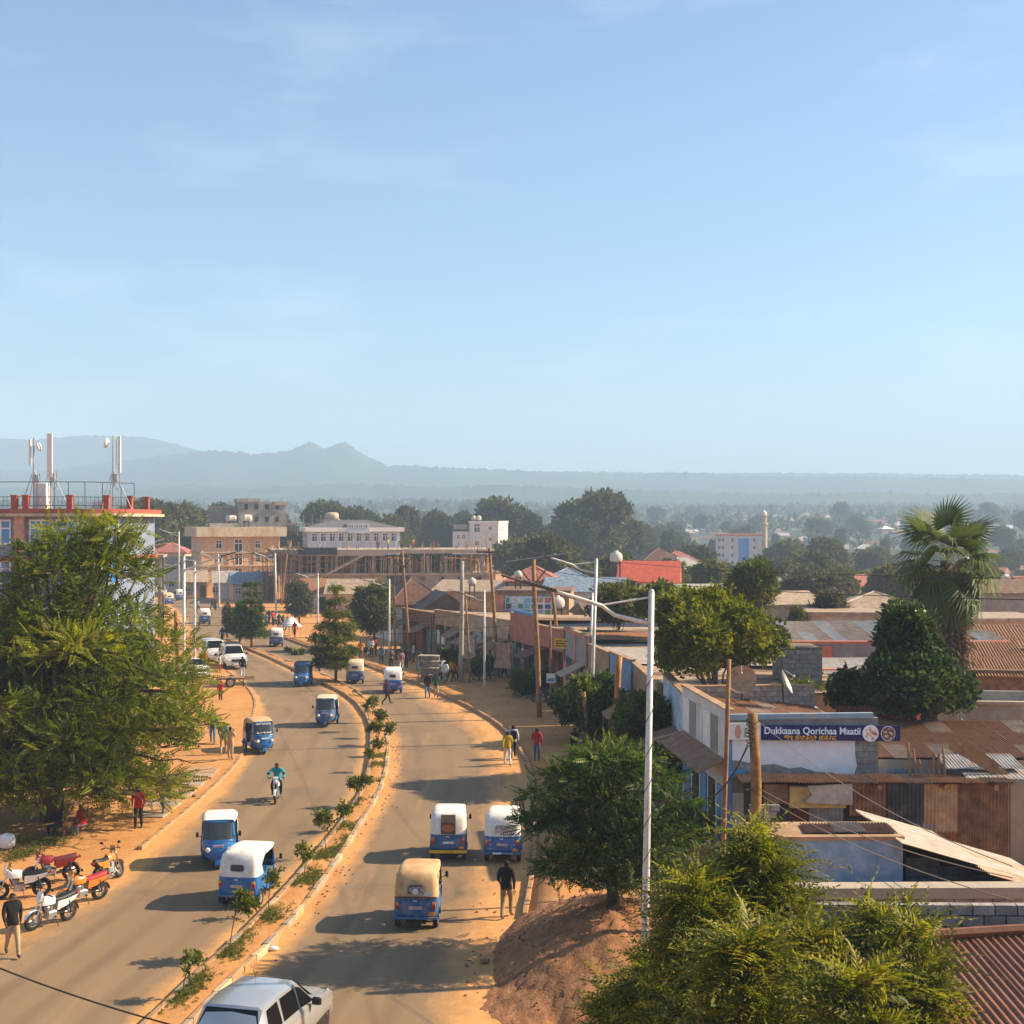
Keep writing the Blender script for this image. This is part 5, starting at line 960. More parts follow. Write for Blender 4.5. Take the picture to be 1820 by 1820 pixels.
# ---------------------------------------------------------------- the hazy town on the right and far slopes
def town():
    r = np.random.default_rng(55); protos = []
    kinds = [('rusty', tin_rust), ('pale grey', tin_grey), ('tan', tin_tan), ('red', roof_pink), ('blue', tin_blue), ('brown', tin_brown), ('bright tin', mat('tin_bright', (.7, .68, .64), .45, .1, 2))]
    walls = [plaster_white, plaster_cream, plaster_tan, plaster_skyblue]
    for ki, (kn, km) in enumerate(kinds):
        for roof in ('gablex', 'hip'):
            w_, d, h_ = 8.5, 6.5, 3.2; wm = walls[ki % 4]; t = house('town_house', 0, 0, 0, w_, d, h_, wm, km, roof, 1.9, 'x', 'house', None, [(-2.6, 1, 1.1, 1.2), (2.6, 1, 1.1, 1.2)], [(0, 1.0, 2.1)]); t['roof_kind'] = roof; protos.append((kn, t))
    used = set(); n = 0; DW = {'valley houses': [(235, 'at the near valley edge'), (290, 'in the valley'), (350, 'at the valley bottom'), (999, 'beyond the valley')], 'houses on the hazy slope': [(560, 'at the slope foot'), (720, 'low on the slope'), (950, 'halfway up the slope'), (1250, 'high on the slope'), (9999, 'at the slope top')], 'houses behind the left blocks': [(420, 'close'), (550, 'farther'), (9999, 'far')]}
    def put(Y, px, where, grp, sc_):
        where = depth_word(Y, DW[grp])
        nonlocal n
        kn, p = protos[int(r.integers(0, len(protos)))]; o = p if p.name not in used else copy_tree(p); used.add(p.name); X = (px-CX)/F*Y
        o.location = (X, Y, float(gz(X, Y))); o.rotation_euler.z = r.uniform(-.6, .6)+(math.pi/2 if r.random() < .3 else 0); o.scale = (sc_*r.uniform(.8, 1.3), sc_*r.uniform(.8, 1.2), sc_*r.uniform(.85, 1.15)); o['label'] = f'{kn} {"pitched" if "g" in p["roof_kind"] else "hipped"} roof house {where} {zone(px)}'; o['group'] = grp; n += 1
        if Y > 430 and o is not p:
            for c in [c for c in o.children_recursive if c.name.startswith(('window', 'pane', 'door'))]: bpy.data.objects.remove(c)
    for k in range(110): put(float(r.uniform(225, 430)), float(r.uniform(990, 1850)), 'in the valley beyond the shops', 'valley houses', .85)
    for k in range(170): put(float(430+1100*r.random()**1.3), float(r.uniform(880, 1850)), 'on the hazy far slope', 'houses on the hazy slope', 1.1)
    for k in range(26): put(float(r.uniform(300, 700)), float(r.uniform(-60, 880)), 'behind the left town blocks', 'houses behind the left blocks', 1.1)
    for kn, p in protos:
        if p.name not in used: 
            for c in list(p.children_recursive): bpy.data.objects.remove(c)
            bpy.data.objects.remove(p)
town()
# blue smoke is left to the haze; a block of far white sheds
# ================================================================ vegetation
bark = mat('bark_brown', (.13, .085, .055), .95, .3, 6, .8, 25)
bark_grey = mat('bark_grey', (.2, .17, .135), .95, .3, 6, .8, 25)
LEAF = {
 'yellowgreen': leafmat('leaf_yellow_green', [(.04, .07, .006), (.12, .15, .009), (.235, .235, .014)], .45),
 'warm': leafmat('leaf_warm_green', [(.032, .055, .006), (.105, .125, .01), (.22, .205, .016)], .4),
 'dark': leafmat('leaf_dark_green', [(.012, .03, .006), (.034, .07, .009), (.14, .175, .018)], .3),
 'fern': leafmat('leaf_fern_green', [(.022, .045, .007), (.10, .125, .016), (.30, .265, .05)], .4),
 'glossy': leafmat('leaf_glossy_green', [(.014, .032, .01), (.038, .068, .02), (.11, .145, .045)], .25, .38),
 'mid': leafmat('leaf_mid_green', [(.03, .055, .008), (.085, .11, .013), (.18, .175, .02)], .38),
 'olive': leafmat('leaf_olive_green', [(.04, .05, .016), (.085, .095, .026), (.14, .14, .04)], .35),
 'eucalypt': leafmat('leaf_blue_green', [(.03, .045, .018), (.06, .075, .028), (.1, .11, .04)], .3),
 'grey': leafmat('leaf_grey_green', [(.04, .045, .025), (.08, .08, .045), (.13, .12, .07)], .3),
 'grass': leafmat('leaf_grass', [(.05, .07, .012), (.11, .13, .02), (.2, .17, .05)], .35),
 'palm': leafmat('leaf_palm', [(.035, .06, .016), (.075, .11, .028), (.14, .165, .05)], .3),
 'deadpalm': leafmat('leaf_dead_palm', [(.07, .045, .028), (.14, .095, .06), (.22, .16, .1)], .2),
}
def unit(n, r):
    u = r.normal(size=(n, 3)); return u/np.linalg.norm(u, axis=1, keepdims=True)
# --- leaf-spray templates: +X is the twig direction, +Z the upper side. returns verts (k,3), quads (m,4), per-vertex leaf tint offset
def tpl(leaves, seed=0):
    r = np.random.default_rng(seed); V = []; Fq = []; T = []
    for (p, d, up, ln, wd) in leaves:
        p, d, up = map(lambda q: np.asarray(q, float), (p, d, up)); d = d/np.linalg.norm(d); s = np.cross(d, up); s = s/np.linalg.norm(s)
        k = len(V); mid = p+d*ln*.5+up*ln*.06
        V += [p, mid+s*wd, p+d*ln-up*ln*.05, mid-s*wd]; Fq.append((k, k+1, k+2, k+3)); T += [r.uniform(-.28, .28)]*4
    return np.array(V), np.array(Fq), np.array(T)
def tpl_pinnate(n=8, L_=.9, ll=.2, w_=.05, droop=.25, seed=0):
    lv = []
    for i in range(n):
        t = (i+.5)/n; p = np.array((t*L_, 0, -droop*t*t*L_))
        for s in (-1, 1): lv.append((p, (.45, s, -.12-.2*t), (0, 0, 1), ll*(1-.35*t), w_))
    lv.append(((L_, 0, -droop*L_), (1, 0, -.4), (0, 0, 1), ll, w_)); return tpl(lv, seed)
def tpl_fern(n=11, L_=1.0, ll=.24, w_=.02, seed=0, droop=.45):
    lv = []
    for i in range(n):
        t = (i+.6)/n; p = np.array((t*L_, 0, .12*math.sin(t*2.2)*L_-droop*t*t*L_)); q = ll*math.sin(math.pi*min(1, .25+.75*t))**.6*(1.15-.6*t)
        for s in (-1, 1): lv.append((p, (.8, s, .1-.45*t), (0, 0, 1), q, w_))
        lv.append((p, (.5, .1, -.6*t), (0, 1, .2), L_/n*1.15, .011))
    lv.append(((L_, 0, .1*L_-droop*L_), (1, 0, -.6), (0, 0, 1), ll*.6, w_)); return tpl(lv, seed)
def tpl_broad(n=9, ll=.3, w_=.085, seed=0):
    r = np.random.default_rng(seed); lv = []
    for i in range(n):
        a = i*2.4; e = r.uniform(-.35, .7); d = np.array((math.cos(a)*math.cos(e)+.35, math.sin(a)*math.cos(e), math.sin(e)))
        lv.append((r.normal(0, .06, 3)+np.array((.05*i, 0, 0)), d, np.array((0, 0, 1))+r.normal(0, .25, 3), ll*r.uniform(.7, 1.15), w_))
    return tpl(lv, seed)
def tpl_tuft(n=14, ll=.35, w_=.03, seed=0):
    r = np.random.default_rng(seed); lv = []
    for i in range(n):
        d = r.normal(size=3); d[0] += .9; lv.append((r.normal(0, .1, 3), d, r.normal(size=3), ll*r.uniform(.6, 1.2), w_*r.uniform(.7, 1.3)))
    return tpl(lv, seed)
TPL = {'pinnate': [tpl_pinnate(6, .62, .19, .05, .12, s) for s in range(3)], 'fern': [tpl_fern(10, 1.05, .28, .026, s, .35+.15*s) for s in range(3)],
       'broad': [tpl_broad(9, .3, .09, s) for s in range(3)], 'big': [tpl_broad(8, .46, .13, s) for s in range(3)], 'tuft': [tpl_tuft(14, .4, .04, s) for s in range(3)],
       'coarse': [tpl_tuft(9, 1.0, .2, s) for s in range(3)]}
def scatter(kind, P, D, S, r, tint=None, upmix=.5):
    """one array of leaf sprays: positions, twig directions, scales"""
    Vs = []; Fs = []; Ts = []; off = 0; P = np.asarray(P, float); D = np.asarray(D, float); S = np.asarray(S, float)
    tint = r.uniform(.15, .85, len(P)) if tint is None else tint
    X = D/np.linalg.norm(D, axis=1, keepdims=True)
    U = np.tile(np.array((0, 0, 1.0)), (len(P), 1))*upmix+r.normal(0, .4, (len(P), 3))
    Y = np.cross(U, X); Y /= np.linalg.norm(Y, axis=1, keepdims=True)+1e-9; Z = np.cross(X, Y)
    which = r.integers(0, len(TPL[kind]), len(P))
    for k, (tv, tf, tt) in enumerate(TPL[kind]):
        I = np.where(which == k)[0]
        if not len(I): continue
        B = np.stack([X[I], Y[I], Z[I]], 1)*S[I][:, None, None]
        v = np.einsum('kc,ncd->nkd', tv, B)+P[I][:, None, :]
        Vs.append(v.reshape(-1, 3)); Fs.append((tf[None]+(np.arange(len(I))*len(tv))[:, None, None]+off).reshape(-1, 4)); off += len(I)*len(tv)
        Ts.append(np.clip(tint[I][:, None]+tt[None], 0, 1).ravel())
    return np.concatenate(Vs), np.concatenate(Fs), np.concatenate(Ts)
def lobe_points(lobes, dens, r, low=-.45, shell=(.72, 1.06), droop=0.0):
    P = []; D = []; Tn = []
    for (c, rad) in lobes:
        c = np.array(c, float); rad = np.array(rad if hasattr(rad, '__len__') else (rad,)*3, float)
        area = (rad[0]*rad[1]*rad[2])**(2/3)*12.5; n = max(4, int(area*dens)); u = unit(n*2, r); u = u[u[:, 2] > low][:n]
        q = r.uniform(*shell, (len(u), 1)); p = c+u*rad*q
        d = u*np.array((1, 1, .7))+np.array((0, 0, .25-droop))+r.normal(0, .35, u.shape)
        P.append(p); D.append(d); Tn.append(np.clip(r.uniform(.2, .8)+r.normal(0, .14, len(u)), 0, 1))
    return np.concatenate(P), np.concatenate(D), np.concatenate(Tn)
def limb(b, p0, p1, r0, r1, r, n=5, sag=.0, sides=6):
    p0 = Vector(p0); p1 = Vector(p1); L_ = (p1-p0).length; pts = []
    for i in range(n+1):
        t = i/n; j = L_*.05*math.sin(math.pi*t); pts.append(p0.lerp(p1, t)+Vector((r.normal(0, j*.7), r.normal(0, j*.7), -sag*L_*math.sin(math.pi*t)+r.normal(0, j*.3))))
    b.tube(pts, [r0+(r1-r0)*i/n for i in range(n+1)], sides); return pts
def tree(name, base, trunk_top, lobes, kind, lm, dens, sc_, label, cat='tree', group=None, tr=.2, seed=0, bk=None, low=-.45, fork=None, droop=0, shell=(.72, 1.06), upmix=.5):
    """trunk with limbs to every lobe + crown of leaf sprays; coordinates are world metres"""
    r = np.random.default_rng(seed); b0 = Vector(base); t = empty(name, b0, 0, label, cat, group)
    b = MB(); top = Vector(trunk_top)-b0
    pts = [Vector((0, 0, -.15))]+[Vector((0, 0, 0)).lerp(top, k/4)+Vector((r.normal(0, tr*.35), r.normal(0, tr*.35), 0)) for k in range(1, 4)]+[top]
    b.tube(pts, [tr*1.35, tr, tr*.85, tr*.7, tr*.5], 8)
    for i, (c, rad) in enumerate(lobes):
        c = Vector(c)-b0; k = 2+(i % 3) if fork is None else fork
        s0 = pts[min(k, 4)]
        limb(b, s0, c, tr*.36, tr*.08, r, 4, .03, 5)
        rr_ = rad if hasattr(rad, '__len__') else (rad,)*3
        for _ in range(3):
            u = unit(1, r)[0]; u[2] = abs(u[2])*.6; limb(b, c, c+Vector(u*np.array(rr_)*.85), tr*.1, tr*.03, r, 3, 0, 4)
    b.build('trunk', bk or bark, t, True)
    L2 = [(Vector(c)-b0, rad) for c, rad in lobes]
    P, D, Tn = lobe_points(L2, dens, r, low, shell, droop)
    V, Fq, T = scatter(kind, P, D, r.uniform(.7, 1.25, len(P))*sc_, r, Tn, upmix)
    link('crown', np_mesh('crown', V, Fq, LEAF[lm], T), t); return t
def lobes_in(c, Rv, n, size, r, flat=.7, zmin=-.5):
    out = []
    while len(out) < n:
        u = unit(1, r)[0]; 
        if u[2] < zmin: continue
        q = r.uniform(.35, .85); s = size*r.uniform(.7, 1.25)
        out.append((Vector(c)+Vector((u[0]*Rv[0]*q, u[1]*Rv[1]*q, u[2]*Rv[2]*q)), (s, s, s*flat)))
    return out
# ---- big feathery tree on the left
def big_left_tree():
    r = np.random.default_rng(11); bx_, by_ = -18.6, 57.0; lobes = []
    prof = [(1.9, 4.6), (3.0, 5.6), (4.2, 5.8), (5.6, 5.2), (7.0, 4.4), (8.4, 3.7), (9.8, 3.1), (10.8, 2.3), (11.4, 1.2)]
    for z, rad in prof:
        n = max(2, int(rad*2.7))
        for k in range(n):
            a = 2*math.pi*(k+r.uniform(-.3, .3))/n; q = rad*r.uniform(.62, 1.0); s = r.uniform(1.0, 1.7)*(.8 if z > 9 else 1)
            lobes.append(((bx_+math.cos(a)*q+(1.3 if z > 9 else 0)*(z-9)/3, by_+math.sin(a)*q*.8, z+r.uniform(-.5, .5)), (s*1.15, s*1.15, s*.52)))
            if rad > 4 and k % 2: 
                q2 = q*.5; lobes.append(((bx_+math.cos(a)*q2, by_+math.sin(a)*q2*.8, z+r.uniform(-.4, .6)), (s, s, s*.5)))
    lobes = [l for l in lobes if not (l[0][2] < 3.2 and l[0][0] > -14.5)]
    lobes += [((-15.9, 56.4, 11.7), (.9, .9, .5)), ((-16.6, 57, 11.2), (1.1, 1.1, .6)), ((-21.5, 53.2, 2.2), (1.3, 1.0, .8)), ((-19.4, 52.8, 1.9), (1.2, 1.0, .7)), ((-17.4, 52.9, 2.0), (1.2, 1.0, .7)), ((-15.9, 53.3, 2.3), (1.1, .9, .7)), ((-11.9, 54.5, 4.3), (1.0, 1.0, .35)), ((-12.3, 54, 5.3), (1.2, 1.2, .4)), ((-13.2, 53.5, 6.2), (1.2, 1.2, .45))]
    t = tree('feathery_tree', (bx_, by_, 0), (bx_+.4, by_, 8.0), lobes, 'pinnate', 'yellowgreen', 6.6, .85, 'huge feathery yellow green tree overhanging the left pavement', 'tree', None, .42, 5, bark, -.7, droop=.02, shell=(.3, 1.08))
    # bare branch ends reaching over the pavement
    b = MB(); rr = np.random.default_rng(4)
    for (p, q) in (((-3, -2, 3), (6.6, -3.6, 2.7)), ((2, -2, 3), (6.2, -3.2, 2.1)), ((2, -2, 2.6), (5.2, -4.6, 1.7)), ((3, -1, 4.5), (7.2, -3.5, 3.7)), ((2.5, -2, 3.6), (7.3, -4.2, 3.15))):
        pts = limb(b, p, q, .07, .012, rr, 7, .06, 5)
        for k in range(3, 8):
            e = pts[k]+Vector((rr.uniform(.2, .8), rr.normal(0, .4), rr.uniform(-.1, .5))); limb(b, pts[k], e, .02, .006, rr, 3, 0, 4)
    b.build('branch', bark, t, True)
big_left_tree()
# ---- dark layered tree over the soil heap
def umbrella_tree():
    r = np.random.default_rng(21); c = Vector((2.75, 39.6, 0)); lobes = []
    for z, rad, n in ((2.1, 1.4, 4), (2.8, 2.0, 7), (3.5, 2.3, 9), (4.2, 2.2, 9), (4.9, 1.8, 7), (5.45, 1.2, 5), (5.75, .4, 2)):
        for k in range(n):
            a = 2*math.pi*(k+r.uniform(-.3, .3))/n; q = rad*r.uniform(.55, .92); s = r.uniform(.55, .9)
            lobes.append((c+Vector((math.cos(a)*q, math.sin(a)*q*.85, z+r.uniform(-.25, .25))), (s*1.15, s*1.15, s*.33)))
    for p, s in (((.75, 38.8, 4.0), .6), ((.45, 39.2, 3.6), .5), ((.8, 38.6, 4.7), .55), ((1.2, 38.2, 2.7), .6), ((4.9, 39.5, 3.4), .5)): lobes.append((p, (s, s, s*.42)))
    tree('layered_tree', (2.75, 39.3, .9), (2.55, 39.5, 4.4), lobes, 'pinnate', 'dark', 24, .5, 'dark green layered tree growing out of the soil heap beside the lamp post', 'tree', None, .16, 3, mat('bark_dark', (.07, .045, .03), .95, .3, 6, .8, 25), -.8, droop=.1, shell=(.3, 1.08))
umbrella_tree()
# ---- ferny silk-oak crowns in the bottom right corner
def silk_oak(base, top, spread, n, seed, label, sc_=.62):
    r = np.random.default_rng(seed); t = empty('silky_oak', base, 0, label, 'tree', 'ferny trees in the front garden')
    b0 = Vector(base); b = MB(); axis = Vector(top)-b0; b.tube([Vector((0, 0, -.2)), axis*.5+Vector((r.normal(0, .1), r.normal(0, .1), 0)), axis], [.11, .07, .015], 7)
    P = []; D = []; Tn = []
    for k in range(n):
        f = r.uniform(.0, 1)**.8; h = .28+.72*f; a = k*2.39996+r.normal(0, .3); rad = spread*(1-f)**.7*r.uniform(.5, 1.05)+.12
        p0 = axis*h; tip = p0+Vector((math.cos(a)*rad, math.sin(a)*rad, rad*r.uniform(.15, .7)))
        pts = limb(b, p0, tip, .022, .008, r, 3, .04, 4)
        m_ = 7 if rad > .4 else 6
        for j in range(m_):
            q = r.uniform(.35, 1.02); p = p0.lerp(tip, q); aa = r.uniform(0, 6.3)
            d = np.array((math.cos(a)*.5+math.cos(aa)*.8, math.sin(a)*.5+math.sin(aa)*.8, r.uniform(.1, .9)))
            P.append(p); D.append(d); Tn.append(np.clip(.25+.5*q+r.normal(0, .16), 0, 1))  # inner sprays tinted darker, shade inside the crown put into leaf colour
    for j in range(9): aa = j*.7; P.append(axis); D.append(np.array((math.cos(aa), math.sin(aa), 1.2))); Tn.append(.8)
    b.build('trunk', mat('bark_silky_oak', (.16, .1, .06), .95, .3, 6, .8, 25), t, True)
    V, Fq, T = scatter('fern', P, D, r.uniform(.75, 1.25, len(P))*sc_, r, np.array(Tn), .8)
    link('crown', np_mesh('crown', V, Fq, LEAF['fern'], T), t)
def garden():
    spec = [((1345, 1503), 25.0, 1.35, 120, 'tallest ferny tree in front of the thick wooden pole and blue wall'), ((1235, 1600), 24.0, 1.25, 105, 'ferny tree just right of the white lamp post'),
            ((1562, 1650), 23.0, .62, 48, 'ferny tree in front of the grey block wall'), ((1632, 1668), 22.0, .5, 40, 'slender ferny sapling against the rusty brown roof'),
            ((1445, 1690), 22.5, 1.05, 75, 'broad ferny tree between the tallest one and the block wall'), ((1150, 1735), 27, .9, 60, 'low ferny bush at the foot of the lamp post'),
            ((1330, 1690), 20.5, 1.2, 85, 'ferny tree at the bottom edge right of the lamp post'), ((1525, 1760), 19.5, .8, 50, 'ferny tree at the bottom edge before the rusty roof'), ((1095, 1775), 28, .6, 40, 'small ferny bush left of the lamp post at the bottom edge')]
    for i, ((px, py), Y, sp, n, lab) in enumerate(spec):
        p = at(px, py, Y); g_ = float(gz(p.x, Y)); hgt = min(p.z-g_, 4.2)
        silk_oak((p.x+.1, Y+.1, max(g_, p.z-hgt-.6) if p.z-g_ > 4.8 else g_), p, sp, n, 40+i, lab, .74)
garden()
# ---- individual trees of the middle ground
def round_tree(name, px, ytop, ybot, wpx, Y, kind, lm, dens, sc_, label, n=22, seed=0, group=None, flat=.75, bk=None, size=None, tr=None, base=None, zmin=-.6, conic=0):
    r = np.random.default_rng(seed+100); s = F/Y; X = (px-CX)/s; zt = H-(ytop-HY)/s; zb = H-(ybot-HY)/s; wr = wpx/s/2; g_ = float(gz(X, Y)) if base is None else base
    hr = (zt-zb)/2; c = Vector((X, Y, (zt+zb)/2)); size = size or min(wr, hr)*.48
    lo = lobes_in(c, (max(wr-size*.45, .2), max(wr-size*.45, .2), max(hr-size*.3, .2)), n, size, r, flat, zmin)
    if conic: lo = [(Vector((X+(q.x-X)*(1-conic*max(0, (q.z-zb)/(zt-zb))), Y+(q.y-Y)*(1-conic*max(0, (q.z-zb)/(zt-zb))), q.z)), rd) for q, rd in lo]
    return tree(name, (X, Y, g_), (X, Y, zb+(zt-zb)*.55), lo, kind, lm, dens, sc_, label, 'tree', group, tr or max(.05, wr*.06), seed, bk, -.75, shell=(.45, 1.05))
round_tree('bushy_tree', 1268, 1050, 1225, 265, 66, 'broad', 'warm', 16, .72, 'bushy yellow green tree behind the top of the near lamp post', 44, 1, size=1.05)
round_tree('bushy_tree', 1098, 1036, 1118, 95, 98, 'broad', 'olive', 8, 1.2, 'dark bushy tree behind the flat tin roofs left of the near lamp post', 18, 2)
round_tree('bushy_tree', 1175, 1042, 1110, 120, 92, 'broad', 'mid', 7, 1.2, 'green tree between the dark bushy tree and the yellow green one', 18, 31)
round_tree('cedar_tree', 1332, 985, 1105, 105, 112, 'tuft', 'mid', 9, 1.3, 'upright soft green cedar behind the yellow green tree', 24, 3, conic=.65)
round_tree('spreading_tree', 1440, 1012, 1095, 135, 175, 'tuft', 'grey', 4, 2.2, 'wide dark grey green tree beyond the long tin roof', 22, 4)
round_tree('cedar_tree', 1474, 1045, 1125, 72, 118, 'tuft', 'grey', 8, 1.3, 'feathery grey cedar right above the long tin roof', 18, 5, conic=.6)
round_tree('cedar_tree', 1419, 1078, 1122, 36, 112, 'tuft', 'olive', 12, .9, 'little cone shaped cedar left of the feathery grey one', 10, 6, conic=.8)
round_tree('avocado_tree', 1612, 1068, 1200, 110, 58, 'big', 'glossy', 15, .58, 'crown top of glossy dark tree standing before the palm trunk', 18, 7, size=.75)
round_tree('avocado_tree', 1625, 1150, 1285, 180, 57, 'big', 'glossy', 15, .6, 'broad glossy dark green tree at the foot of the palm', 34, 8, size=.95)
round_tree('avocado_tree', 1525, 1200, 1282, 105, 58.5, 'big', 'glossy', 14, .58, 'low glossy dark bush left of the palm foot', 14, 9, size=.7)
round_tree('shrub', 1060, 1192, 1335, 135, 77, 'broad', 'dark', 10, .9, 'dark green shrub below the wooden poles on the pavement edge', 22, 10)
round_tree('shrub', 1135, 1225, 1345, 125, 64, 'broad', 'mid', 13, .75, 'bright green leafy bush behind the leaning orange pole stump', 28, 11, size=.6)
round_tree('shrub', 1170, 1330, 1400, 90, 57, 'broad', 'mid', 12, .7, 'green bush under the brown awning beside the drapery shop', 14, 12)
round_tree('shrub', 1215, 1430, 1520, 100, 50, 'broad', 'mid', 12, .65, 'green bush before the drug store side wall', 14, 13)
round_tree('shrub', 800, 1150, 1190, 42, 112, 'broad', 'dark', 16, .7, 'trimmed street shrub left of the grey concrete pole', 8, 14)
round_tree('shrub', 852, 1163, 1215, 42, 106, 'broad', 'dark', 16, .7, 'trimmed street shrub right of the grey concrete pole', 8, 15)
round_tree('shrub', 938, 1190, 1248, 62, 98, 'broad', 'olive', 14, .75, 'street shrub before the pink shop', 12, 16)
round_tree('shrub', 960, 1180, 1245, 50, 97, 'broad', 'dark', 14, .75, 'darker street shrub behind the wooden pole with crossarm', 10, 17)
round_tree('shrub', 1440, 1210, 1240, 90, 66, 'broad', 'mid', 12, .7, 'green bush behind the drug store parapet', 10, 18)
round_tree('round_tree', 665, 1036, 1148, 82, 132, 'tuft', 'olive', 7, 1.5, 'big dark olive tree beside the right pavement before the shops', 24, 19)
round_tree('street_tree', 532, 1030, 1120, 44, 168, 'tuft', 'grey', 8, 1.6, 'thin grey green tree behind the parked stalls at the bend', 14, 20)
round_tree('shrub', 532, 1152, 1177, 30, 128, 'broad', 'mid', 14, .8, 'round bush on the far part of the median', 6, 21)
round_tree('shrub', 513, 1148, 1166, 16, 131, 'broad', 'mid', 18, .6, 'smaller round bush on the far median', 4, 22)
# layered street trees growing in the median
def layered(px, yb, ytop, ycb, wpx, label, seed, lm='mid'):
    b = G(px, yb); Y = b.y; s = F/Y; r = np.random.default_rng(seed); zt = H-(ytop-HY)/s; zb = H-(ycb-HY)/s; wr = wpx/s/2; lobes = []
    n = 7
    for i in range(n):
        t = i/(n-1); z = zb+(zt-zb)*t; rad = wr*(1.0-.62*t**1.6); m_ = max(3, int(rad*4.2))
        for k in range(m_):
            a = 2*math.pi*(k+r.uniform(-.3, .3))/m_; q = rad*r.uniform(.4, .85); sz = max(.35, rad*.42)*r.uniform(.8, 1.2)
            lobes.append(((b.x+math.cos(a)*q, Y+math.sin(a)*q, z+r.uniform(-.12, .12)), (sz, sz, sz*.42)))
    tree('street_tree', (b.x, Y, .15), (b.x, Y, zt-.2), lobes, 'tuft', lm, 14, .75, label, 'tree', 'layered trees along the median', .09, seed, mat('bark_red', (.22, .1, .05), .95, .3, 6, .8, 25), -.9, shell=(.2, 1.05))
layered(597, 1214, 1048, 1178, 86, 'tall layered green tree on the median before the dark olive tree', 51)
layered(447, 1154, 1040, 1125, 62, 'layered tree on the median, nearer one of the pair at its far end', 52, 'dark')
layered(426, 1145, 1075, 1122, 52, 'layered tree on the median, farther one of the pair at its end', 53, 'dark')
layered(404, 1133, 1080, 1112, 22, 'thin young tree at the far tip of the median', 54, 'grey')
# saplings
def sapling(px, yb, cx, ytop, wpx, label, seed, dead=False):
    b = G(px, yb); Y = b.y; s = F/Y; r = np.random.default_rng(seed); tip = at(cx, ytop, Y); wr = wpx/s/2; z0 = .15
    t = empty('sapling', (b.x, Y, z0), 0, label, 'sapling', 'saplings planted along the median'); axis = Vector((tip.x-b.x, 0, tip.z-z0)); bb = MB()
    st = [Vector((0, 0, -.05)), axis*.3+Vector((r.normal(0, .05), 0, 0)), axis*.6+Vector((r.normal(0, .05), 0, 0)), axis*.93]; bb.tube(st, [.022, .018, .014, .008], 5)
    hr = wr*.9; c = axis*.98-Vector((0, 0, hr*.85)); lo = []
    for k in range(7):
        u = unit(1, r)[0]; p = c+Vector((u[0]*wr*.6, u[1]*wr*.6, u[2]*hr*.6)); lo.append((p, (wr*.42, wr*.42, wr*.3))); limb(bb, st[2] if k % 2 else st[3]*.85, p, .009, .004, r, 2, 0, 4)
    lo.append((axis*.55, (wr*.22, wr*.22, wr*.15)))
    bb.build('stem', mat('bark_sapling', (.2, .12, .07), .9), t, True)
    P, D, Tn = lobe_points(lo, 50, r, -.9, (.2, 1.1), .25); V, Fq, T = scatter('broad', P, D, r.uniform(.7, 1.2, len(P))*.42, r, Tn); link('leaves', np_mesh('leaves', V, Fq, LEAF['mid'], T), t)
SAP = [(325,1775,345,1690,30,'lowest sapling on the median at the bottom of the photo'),(406,1704,430,1583,48,'sapling with full crown before the rear wheel of the near rickshaw'),(478,1630,487,1545,26,'sapling right of the near white roofed rickshaw'),(540,1566,541,1500,30,'sparse sapling two places above the near rickshaw'),(580,1528,577,1440,36,'bushy sapling on the median below mid height'),(612,1478,613,1422,30,'low wide sapling on the median before the grassy bed'),(637,1434,637,1370,36,'round headed sapling at the bend of the median'),(656,1372,657,1330,16,'stub sapling in the grassy bed of the median')]
for i, a_ in enumerate(SAP): sapling(*a_, 60+i)
for i, (px, yb, cx, yt, wp, lab) in enumerate([(668,1300,662,1238,30,'first bush of the dense row on the median bend'),(672,1312,672,1262,34,'second bush of the dense row on the median bend'),(668,1325,666,1280,36,'third and widest bush of the dense row on the median bend'),(686,1326,689,1284,30,'bush of the dense median row nearest the right carriageway'),(675,1345,672,1312,28,'lowest bush of the dense row on the median bend'),(655,1285,650,1250,16,'thin leafless looking plant behind the dense median row')]): sapling(px, yb, cx, yt, wp*.72, lab, 80+i)
# weeds and grass on the median and verges
def weeds():
    r = np.random.default_rng(9); P = []; 
    for (px, py, w_, n_) in [(325,1782,26,160),(406,1704,26,150),(482,1635,22,170),(500,1630,14,60),(540,1575,26,200),(560,1560,16,110),(578,1528,22,190),(596,1518,12,80),(612,1478,22,150),(630,1432,22,140),(655,1395,22,140),(668,1365,24,200),(670,1350,20,150),(350,1755,24,120),(440,1672,14,50),(612,1500,14,50),(640,1240,20,60),(600,1222,20,50)]:
        g_ = G(px, py); s = F/g_.y
        for _ in range(n_): P.append((g_.x+r.normal(0, w_/s*.55), g_.y+r.normal(0, .42), .17))
    for (px, py, w_, n_) in [(70,1500,40,200),(40,1520,30,160),(100,1492,30,120)]:
        g_ = G(px, py); s = F/g_.y
        for _ in range(n_): P.append((g_.x+r.normal(0, w_/s*.5), g_.y+r.normal(0, .5), .1))
    P = np.array(P); P[:, 0] = np.where(P[:, 0] > -12, np.clip(P[:, 0], ML(P[:, 1])+.22, MR(P[:, 1])-.2), P[:, 0]); D = r.normal(0, .8, P.shape); D[:, 2] = np.abs(D[:, 2])*.5+.25
    V, Fq, T = scatter('tuft', P, D, r.uniform(.12, .34, len(P)), r); o = link('grass', np_mesh('grass', V, Fq, LEAF['grass'], T)); prop(o, 'short weeds and grass on the median and the left verge', 'grass', kind='stuff')
weeds()
